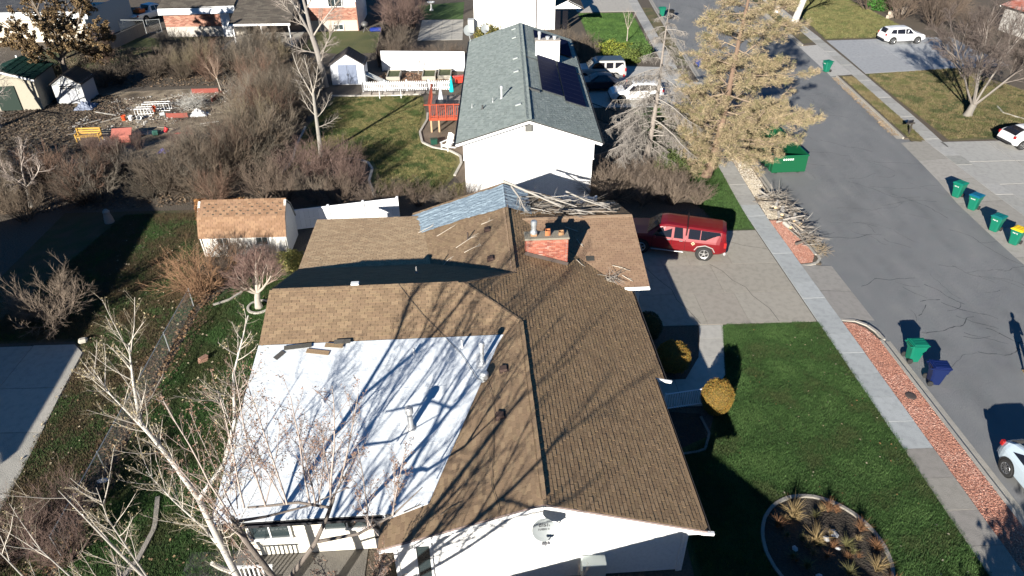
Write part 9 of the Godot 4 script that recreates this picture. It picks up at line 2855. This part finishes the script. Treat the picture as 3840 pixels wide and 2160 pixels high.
	mb.cbox(Vector3(0,0.42,0), Vector3(0.54,0.05,0.46), 0.02)
	one("green_utility_box", mb, M.plastic, "small dark green utility box in the bed before the deck", "box", "", Vector3(-3.7,0,-52.1), 0.2)
	# soccer goal
	t = thing("soccer_goal", "small white soccer goal before the picket fence", "goal", Vector3(-9.0,0,-62.6), 0)
	mb = mk(Color(0.82,0.82,0.82))
	mb.tube([Vector3(0,0,0), Vector3(0,1.0,0), Vector3(1.9,1.0,0), Vector3(1.9,0,0)], [0.035,0.035,0.035,0.035], 7)
	part(t, "front_frame", mb, M.plastic)
	mb = mk(Color(0.8,0.8,0.8))
	mb.tube([Vector3(0,0.03,0), Vector3(-0.05,0.03,-0.9), Vector3(1.95,0.03,-0.9), Vector3(1.9,0.03,0)], [0.03,0.03,0.03,0.03], 6)
	part(t, "base_frame", mb, M.plastic)
	mb = mk(Color(0.7,0.7,0.7))
	for i in 15: mb.tube([Vector3(i * 1.9 / 14,1.0,0), Vector3(i * 1.9 / 14,0.03,-0.9)], [0.004,0.004], 3, false)
	for i in 8: mb.tube([Vector3(0,1.0 - i * 0.12,-i * 0.11), Vector3(1.9,1.0 - i * 0.12,-i * 0.11)], [0.004,0.004], 3, false)
	part(t, "net", mb, M.cloth)
	# raised beds, trellis
	for q in [[-8.3,-68.9, "grey raised garden bed nearest the resin shed"], [-4.9,-68.8, "second grey raised garden bed behind the picket fence"], [-3.4,-69.0, "rightmost raised garden bed behind the picket fence"]]:
		t = thing("raised_bed", q[2], "planter", Vector3(q[0], 0, q[1]), 0, "raised beds behind the picket fence")
		for s in [-1,1]:
			bit(t, "side_board", Color(0.36,0.33,0.28), M.wood, Vector3(s * 0.6,0.2,0), Vector3(0.1,0.4,2.3), 0.01)
			bit(t, "end_board", Color(0.36,0.33,0.28), M.wood, Vector3(0,0.2, s * 1.1), Vector3(1.1,0.4,0.1), 0.01)
		mb = mk(Color(0.07,0.085,0.03))
		mb.box(Vector3(0,0.15,0), Vector3(1.1,0.3,2.1))
		part(t, "soil", mb, M.earth)
	t = thing("cold_frame", "sloping glazed frame leaning beside the resin shed", "frame", Vector3(-10.7,0,-66.6), 0)
	mb = mk(Color(0.25,0.27,0.28))
	mb.bar(Vector3(0,1.0,0), Vector3(2.0,0.1,0.3), 0.06,0.04)
	mb.bar(Vector3(0,1.0,-1.0), Vector3(2.0,0.1,-0.7), 0.06,0.04)
	mb.bar(Vector3(0,1.0,0), Vector3(0,1.0,-1.0), 0.06,0.04)
	mb.bar(Vector3(2.0,0.1,0.3), Vector3(2.0,0.1,-0.7), 0.06,0.04)
	for s in [0.0,-1.0]: mb.bar(Vector3(0.02,0, s), Vector3(0.02,1.0, s), 0.05,0.05)
	part(t, "bars", mb, M.wood)
	mb = mk(Color(0.14,0.16,0.18))
	mb.sheet([Vector3(0,0.98,0), Vector3(2.0,0.08,0.3), Vector3(2.0,0.08,-0.7), Vector3(0,0.98,-1.0)], 0.01)
	part(t, "sheet", mb, M.dark_glass)
	# pale stepping slabs before the picket fence
	for i in 7:
		mb = mk(dim(Color(0.36,0.31,0.26), R(0.85,1.15)))
		mb.cbox(Vector3(0,0.03,0), Vector3(0.85,0.06,0.5), 0.01)
		one("stepping_slab", mb, M.concrete, "pale stepping slab in the strip below the picket fence", "slab", "stepping slabs below the picket fence", Vector3(-10.4 + i * 0.98,0,-64.2), R(-0.06,0.06))
	mb = mk(Color(0.55,0.05,0.03))
	mb.cbox(Vector3(0,0.75,0), Vector3(1.3,0.1,0.6), 0.04)
	mb.cbox(Vector3(0,0.45,0.1), Vector3(0.9,0.5,0.4), 0.04)
	one("red_grill_cart", mb, M.plastic, "red cart half hidden behind the grey roof's left eave", "cart", "", Vector3(-1.9,0,-66.4), 0.3)
	# birdbath
	t = thing("birdbath", "white stone birdbath on the bright lawn at the top", "birdbath", Vector3(-6.0,0,-96.3))
	mb = mk(Color(0.78,0.78,0.76))
	mb.lathe([Vector2(0.26,0), Vector2(0.24,0.1), Vector2(0.12,0.2), Vector2(0.1,0.7), Vector2(0.18,0.85), Vector2(0.1,0.86), Vector2(0,0.86)], Vector3.ZERO, 14)
	part(t, "pedestal", mb, M.stone)
	mb = mk(Color(0.8,0.8,0.78))
	mb.lathe([Vector2(0.0,0.86), Vector2(0.2,0.88), Vector2(0.48,1.0), Vector2(0.5,1.05), Vector2(0.44,1.03), Vector2(0.2,0.94), Vector2(0,0.93)], Vector3.ZERO, 18)
	part(t, "basin", mb, M.stone)
	# bits on the left lawn
	mb = mk(Color(0.45,0.42,0.36))
	mb.cbox(Vector3(0,0.12,0), Vector3(0.4,0.24,0.34), 0.08)
	one("stone_block", mb, M.stone, "pale stone block at the corner of the left patio", "stone", "", Vector3(-19.7,0,-28.2), 0.4)
	for q in [[-15.0,-19.3, "pale stone at the near end of the chain link fence"], [-15.8,-18.6, "tan stone lump left of the chain link fence end"]]:
		var o := MeshInstance3D.new()
		o.name = numbered("garden_rock")
		o.mesh = sm
		o.material_override = M.pale_rock
		add_child(o)
		o.position = Vector3(q[0], 0.05, q[1])
		o.scale = Vector3(0.5,0.4,0.4)
		tag(o, q[2], "rock")
	mb = mk(Color(0.3,0.17,0.12))
	for i in 3: mb.cbox(Vector3(i * 0.03,0.05 + i * 0.09,-i * 0.02), Vector3(0.42,0.08,0.2), 0.01, Basis(Vector3.UP, i * 0.2))
	one("brick_stack", mb, M.brick, "few bricks stacked on the dark side lawn", "bricks", "", Vector3(-13.4,0,-26.4), 0.5)
	# dog kennel-like pale lump in the shade
	mb = mk(Color(0.35,0.3,0.26))
	mb.lathe([Vector2(0.3,0), Vector2(0.26,0.3), Vector2(0.2,0.6), Vector2(0.22,0.75), Vector2(0.1,0.9), Vector2(0,0.92)], Vector3.ZERO, 9)
	one("tree_stump", mb, M.bark, "pale broken stump in the dark shadow below the shrub belt", "stump", "", Vector3(-23.6,0,-40.6))
	build_work_yard()

func build_work_yard() -> void:
	rng.seed = 1500
	var mb := MB.new()
	# white ladder-like frames
	for q in [[Vector3(-29.0,0,-60.6), 2.2, "white metal frame lying highest in the work yard"], [Vector3(-29.2,0,-59.4), 1.3, "short white metal frame below the longer one in the work yard"]]:
		var t := thing("metal_frame", q[2], "frame", q[0], 0.05)
		for r in 2:
			for s in [0.0,0.62]:
				mb = mk(Color(0.72,0.73,0.74))
				mb.tube([Vector3(0,0.05 + s, -r * 0.55), Vector3(q[1], 0.05 + s, -r * 0.55)], [0.025,0.025], 6)
				part(t, "rail", mb, M.dull_metal)
		for i in 6:
			mb = mk(Color(0.72,0.73,0.74))
			var x: float = q[1] * i / 5.0
			mb.tube([Vector3(x, 0.05,0), Vector3(x, 0.67,0), Vector3(x, 0.67,-0.55), Vector3(x, 0.05,-0.55)], [0.02,0.02,0.02,0.02], 6)
			part(t, "rung", mb, M.dull_metal)
	for q in [[-29.9,-58.7, Color(0.6,0.07,0.015), "orange bucket standing beside the white buckets", 0.0], [-29.3,-58.6, Color(0.7,0.7,0.69), "white bucket right of the orange one", 0.0], [-28.8,-58.9, Color(0.66,0.67,0.67), "tipped white bucket among the yard scraps", 1.4], [-27.2,-59.4, Color(0.4,0.42,0.43), "grey bucket lying on its side in the work yard", 1.5], [-28.0,-60.4, Color(0.45,0.07,0.02), "rusty orange pot under the white frame", 0.4], [-25.3,-55.4, Color(0.5,0.02,0.025), "red pot in the front of the work yard", 0.5]]:
		var t := thing("bucket", q[3], "bucket", Vector3(q[0], 0.16 if q[4] > 0 else 0.0, q[1]), R(0,3))
		t.rotation.x = q[4]
		mb = mk(q[2])
		mb.lathe([Vector2(0,0.01), Vector2(0.14,0.0), Vector2(0.18,0.4), Vector2(0.2,0.4), Vector2(0.2,0.36), Vector2(0.17,0.36), Vector2(0.13,0.03), Vector2(0,0.03)], Vector3.ZERO, 14)
		part(t, "tub", mb, M.plastic)
		mb = mk(Color(0.4,0.4,0.4))
		mb.tube([Vector3(-0.19,0.36,0), Vector3(-0.12,0.25,0.18), Vector3(0.12,0.25,0.18), Vector3(0.19,0.36,0)], [0.006,0.006,0.006,0.006], 4)
		part(t, "handle", mb, M.dull_metal)
	for q in [[Vector3(-25.6,0,-59.0), 1.8,0.0, "red plank border along the front of the brush heap"], [Vector3(-25.2,0,-65.3), 2.4,0.03, "long red plank border at the back of the brush heap"], [Vector3(-23.6,0,-63.6), 2.0,1.4, "red plank border at the right of the brush heap"]]:
		mb = mk(Color(0.24,0.06,0.045))
		mb.cbox(Vector3(0,0.22,0), Vector3(q[1], 0.4,0.06), 0.01)
		for s in [-1,1]: mb.cbox(Vector3(s * (q[1] / 2 - 0.08), 0.22,-0.06), Vector3(0.09,0.44,0.07), 0.008)
		one("red_plank", mb, M.wood, q[3], "plank", "red planks of the work yard", q[0], q[2])
	# heap of brush and wire
	var t := thing("brush_heap", "tangled heap of pale brush and netting between red planks", "brush heap", Vector3(-25.0,0,-61.2))
	mb = MB.new()
	sticks(mb, 360, Vector3(0,0.05,0), Vector3(0.9,0.7,0.9), 0.4,1.2,0.006,0.014, Vector3(0.2,0.3,0.1), 1.1, [Color(0.4,0.39,0.36), Color(0.5,0.49,0.46), Color(0.3,0.28,0.25)])
	part(t, "twigs", mb, M.twig, "stuff")
	t = thing("plastic_sheet", "crumpled white plastic sheet at the foot of the brush heap", "sheet", Vector3(-24.0,0,-59.6))
	mb = mk(Color(0.66,0.67,0.68))
	crumple(mb, 1.4,0.9,0.4)
	part(t, "sheet", mb, M.cloth)
	t = thing("plastic_sheet", "crumpled bluish tarp before the small white shed", "sheet", Vector3(-34.5,0,-62.0))
	mb = mk(Color(0.2,0.23,0.3))
	crumple(mb, 1.6,1.6,0.5)
	part(t, "sheet", mb, M.tarp)
	t = thing("plastic_sheet", "crumpled white cloth beside the yellow bench", "sheet", Vector3(-29.2,0,-53.3))
	mb = mk(Color(0.6,0.58,0.54))
	crumple(mb, 1.5,0.6,0.3)
	part(t, "sheet", mb, M.cloth)
	t = thing("plastic_sheet", "small violet plastic sheet in the near scrub of the work yard", "sheet", Vector3(-24.2,0,-51.6))
	mb = mk(Color(0.2,0.18,0.5))
	crumple(mb, 0.8,0.5,0.2)
	part(t, "sheet", mb, M.tarp)
	# bench
	t = thing("wooden_bench", "yellow wooden bench frame in the shade of the work yard", "bench", Vector3(-31.7,0,-53.9), 0.03)
	var yel := Color(0.5,0.3,0.06)
	for i in 4:
		bit(t, "seat_slat", dim(yel, R(0.9,1.1)), M.wood, Vector3(0.95,0.42,-0.12 - i * 0.13), Vector3(1.9,0.04,0.11), 0.008)
	for i in 3:
		bit(t, "back_slat", dim(yel, R(0.9,1.1)), M.wood, Vector3(0.95,0.56 + i * 0.17,-0.62 - i * 0.03), Vector3(1.9,0.12,0.03), 0.008)
	for x in [0.08,1.82]:
		for z in [-0.08,-0.6]:
			bit(t, "leg", yel, M.wood, Vector3(x, 0.32 if z > -0.3 else 0.48, z), Vector3(0.08,0.64 if z > -0.3 else 0.96,0.08), 0.01)
		bit(t, "arm", yel, M.wood, Vector3(x, 0.64,-0.32), Vector3(0.1,0.04,0.62), 0.008)
	mb = mk(Color(0.4,0.13,0.1))
	mb.cbox(Vector3(0,0.5,0), Vector3(1.5,0.05,1.3), 0.01, Basis(Vector3(1,0,0), 0.5))
	mb.cbox(Vector3(0,0.3,0.5), Vector3(1.4,0.6,0.05), 0.01)
	one("red_board", mb, M.wood, "faded red board leaning beside the yellow bench", "board", "", Vector3(-28.2,0,-54.2), 0.15)
	mb = mk(Color(0.02,0.025,0.035))
	mb.cbox(Vector3(0,0.06,0), Vector3(1.6,0.06,0.9), 0.02)
	one("dark_tray", mb, M.plastic, "dark flat tray lying right of the red board", "tray", "", Vector3(-26.8,0,-55.6), 0.1)
	mb = mk(Color(0.03,0.09,0.07))
	mb.cbox(Vector3(0,0.2,0), Vector3(0.5,0.4,0.4), 0.08)
	one("green_tub", mb, M.plastic, "dark green tub beside the red pot of the work yard", "tub", "", Vector3(-26.0,0,-55.2), 0.3)
	mb = mk(Color(0.5,0.03,0.03))
	mb.tube([Vector3(0,0.05,0), Vector3(0.7,0.07,-0.1), Vector3(1.5,0.05,0.05)], [0.05,0.04,0.03], 6)
	one("red_tool", mb, M.plastic, "red tool handle lying right of the red pot", "tool", "", Vector3(-24.6,0,-55.3), 0.0)
	# planks and stones on the dirt
	for i in 16:
		mb = mk(dim([Color(0.4,0.36,0.3), Color(0.28,0.24,0.2), Color(0.5,0.47,0.42)][i % 3], R(0.8,1.2)))
		mb.cbox(Vector3(0,0.04,0), Vector3(R(0.8,2.6), 0.05, R(0.08,0.2)), 0.008)
		one("scrap_plank", mb, M.wood, "scrap plank lying on the dirt of the work yard", "plank", "scrap planks in the work yard", Vector3(R(-33,-22), 0.0, R(-65,-55)), R(-0.5,0.9))
	scatter("rubble", "dark stones and scraps strewn over the work yard", "rubble", [Vector2(-34,-56), Vector2(-26,-57), Vector2(-22,-60), Vector2(-23,-66), Vector2(-33,-64)], 1600, stone_mesh(1555), [Color(0.06,0.045,0.034), Color(0.14,0.09,0.065), Color(0.24,0.2,0.155), Color(0.1,0.065,0.048), Color(0.4,0.38,0.35)], 0.05,0.22,0.01,0.6, [], 1.1)

func crumple(mb: MB, w: float, l: float, h: float) -> void:
	var f := FastNoiseLite.new()
	f.seed = int(w * 100)
	f.frequency = 1.2
	var n := 14
	var pt := func(i: int, j: int) -> Vector3:
		var x := (float(i) / n - 0.5) * w; var z := (float(j) / n - 0.5) * l
		var e := 1.0 - maxf(absf(x) / w, absf(z) / l) * 2.0
		return Vector3(x + f.get_noise_2d(z * 3, x * 2) * 0.2,0.02 + h * clampf(e * 1.4,0,1) * (0.55 + absf(f.get_noise_2d(x * 3, z * 3)) * 1.6) + absf(f.get_noise_2d(x * 9, z * 9)) * 0.06, z + f.get_noise_2d(x * 3, z * 2 + 9) * 0.2)
	for i in n:
		for j in n: mb.quad(pt.call(i, j), pt.call(i, j + 1), pt.call(i + 1, j + 1), pt.call(i + 1, j))

# ------------------------------------------------------------------ everything
func _ready() -> void:
	rng.seed = 1
	# camera: a drone 21.5 m up, looking 34 degrees down along the street
	var cam := Camera3D.new()
	cam.name = "camera"
	add_child(cam)
	var pitch := deg_to_rad(34.0); var yaw := deg_to_rad(2.5); var roll := deg_to_rad(-0.3)
	var fw := Vector3(sin(yaw) * cos(pitch), -sin(pitch), -cos(yaw) * cos(pitch))
	var rt := Vector3(cos(yaw), 0, sin(yaw))
	var up := rt.cross(fw)
	var r2 := rt * cos(roll) + up * sin(roll)
	var u2 := up * cos(roll) - rt * sin(roll)
	cam.transform = Transform3D(Basis(r2, u2,-fw), EYE)
	cam.fov = 44.14
	cam.near = 0.1
	cam.far = 4000.0
	cam.current = true
	# sky and sun
	var we := WorldEnvironment.new()
	we.name = "world_environment"
	var env := Environment.new()
	var sky := Sky.new()
	var sm := ProceduralSkyMaterial.new()
	sm.sky_top_color = Color(0.19,0.44,0.7)
	sm.sky_horizon_color = Color(0.36,0.59,0.78)
	sm.sky_curve = 0.12
	sm.ground_bottom_color = Color(0.16,0.14,0.12)
	sm.ground_horizon_color = Color(0.5,0.55,0.6)
	sm.sun_angle_max = 1.0
	sky.sky_material = sm
	env.background_mode = Environment.BG_SKY
	env.sky = sky
	env.background_energy_multiplier = 0.25
	env.tonemap_mode = Environment.TONE_MAPPER_LINEAR
	env.tonemap_exposure = 2.3
	env.sdfgi_enabled = true
	env.ssao_enabled = true
	env.ssil_enabled = true
	we.environment = env
	add_child(we)
	var sun := DirectionalLight3D.new()
	sun.name = "sun"
	sun.light_energy = 1.6
	sun.light_color = Color(1.0,0.975,0.93)
	sun.light_angular_distance = 0.55
	sun.shadow_enabled = true
	sun.directional_shadow_max_distance = 160.0
	add_child(sun)
	var el := deg_to_rad(19.0); var az := deg_to_rad(26.0)
	var ray := Vector3(sin(az) * cos(el), -sin(el), -cos(az) * cos(el))
	sun.look_at_from_position(Vector3.ZERO, ray, Vector3.UP)
	make_materials()
	var pr := mat("pale_rock", lin(0.42,0.42,0.42), 0.9)
	pr.vertex_color_use_as_albedo = false
	print("materials ", Time.get_ticks_msec())
	build_setting()
	print("setting ", Time.get_ticks_msec())
	build_main_house()
	build_grey_house()
	print("houses ", Time.get_ticks_msec())
	build_far_houses()
	build_sheds()
	build_fences()
	print("structures ", Time.get_ticks_msec())
	build_vehicles()
	print("vehicles ", Time.get_ticks_msec())
	build_heaps()
	build_yard()
	print("yard ", Time.get_ticks_msec())
	build_plants()
	print("plants ", Time.get_ticks_msec())
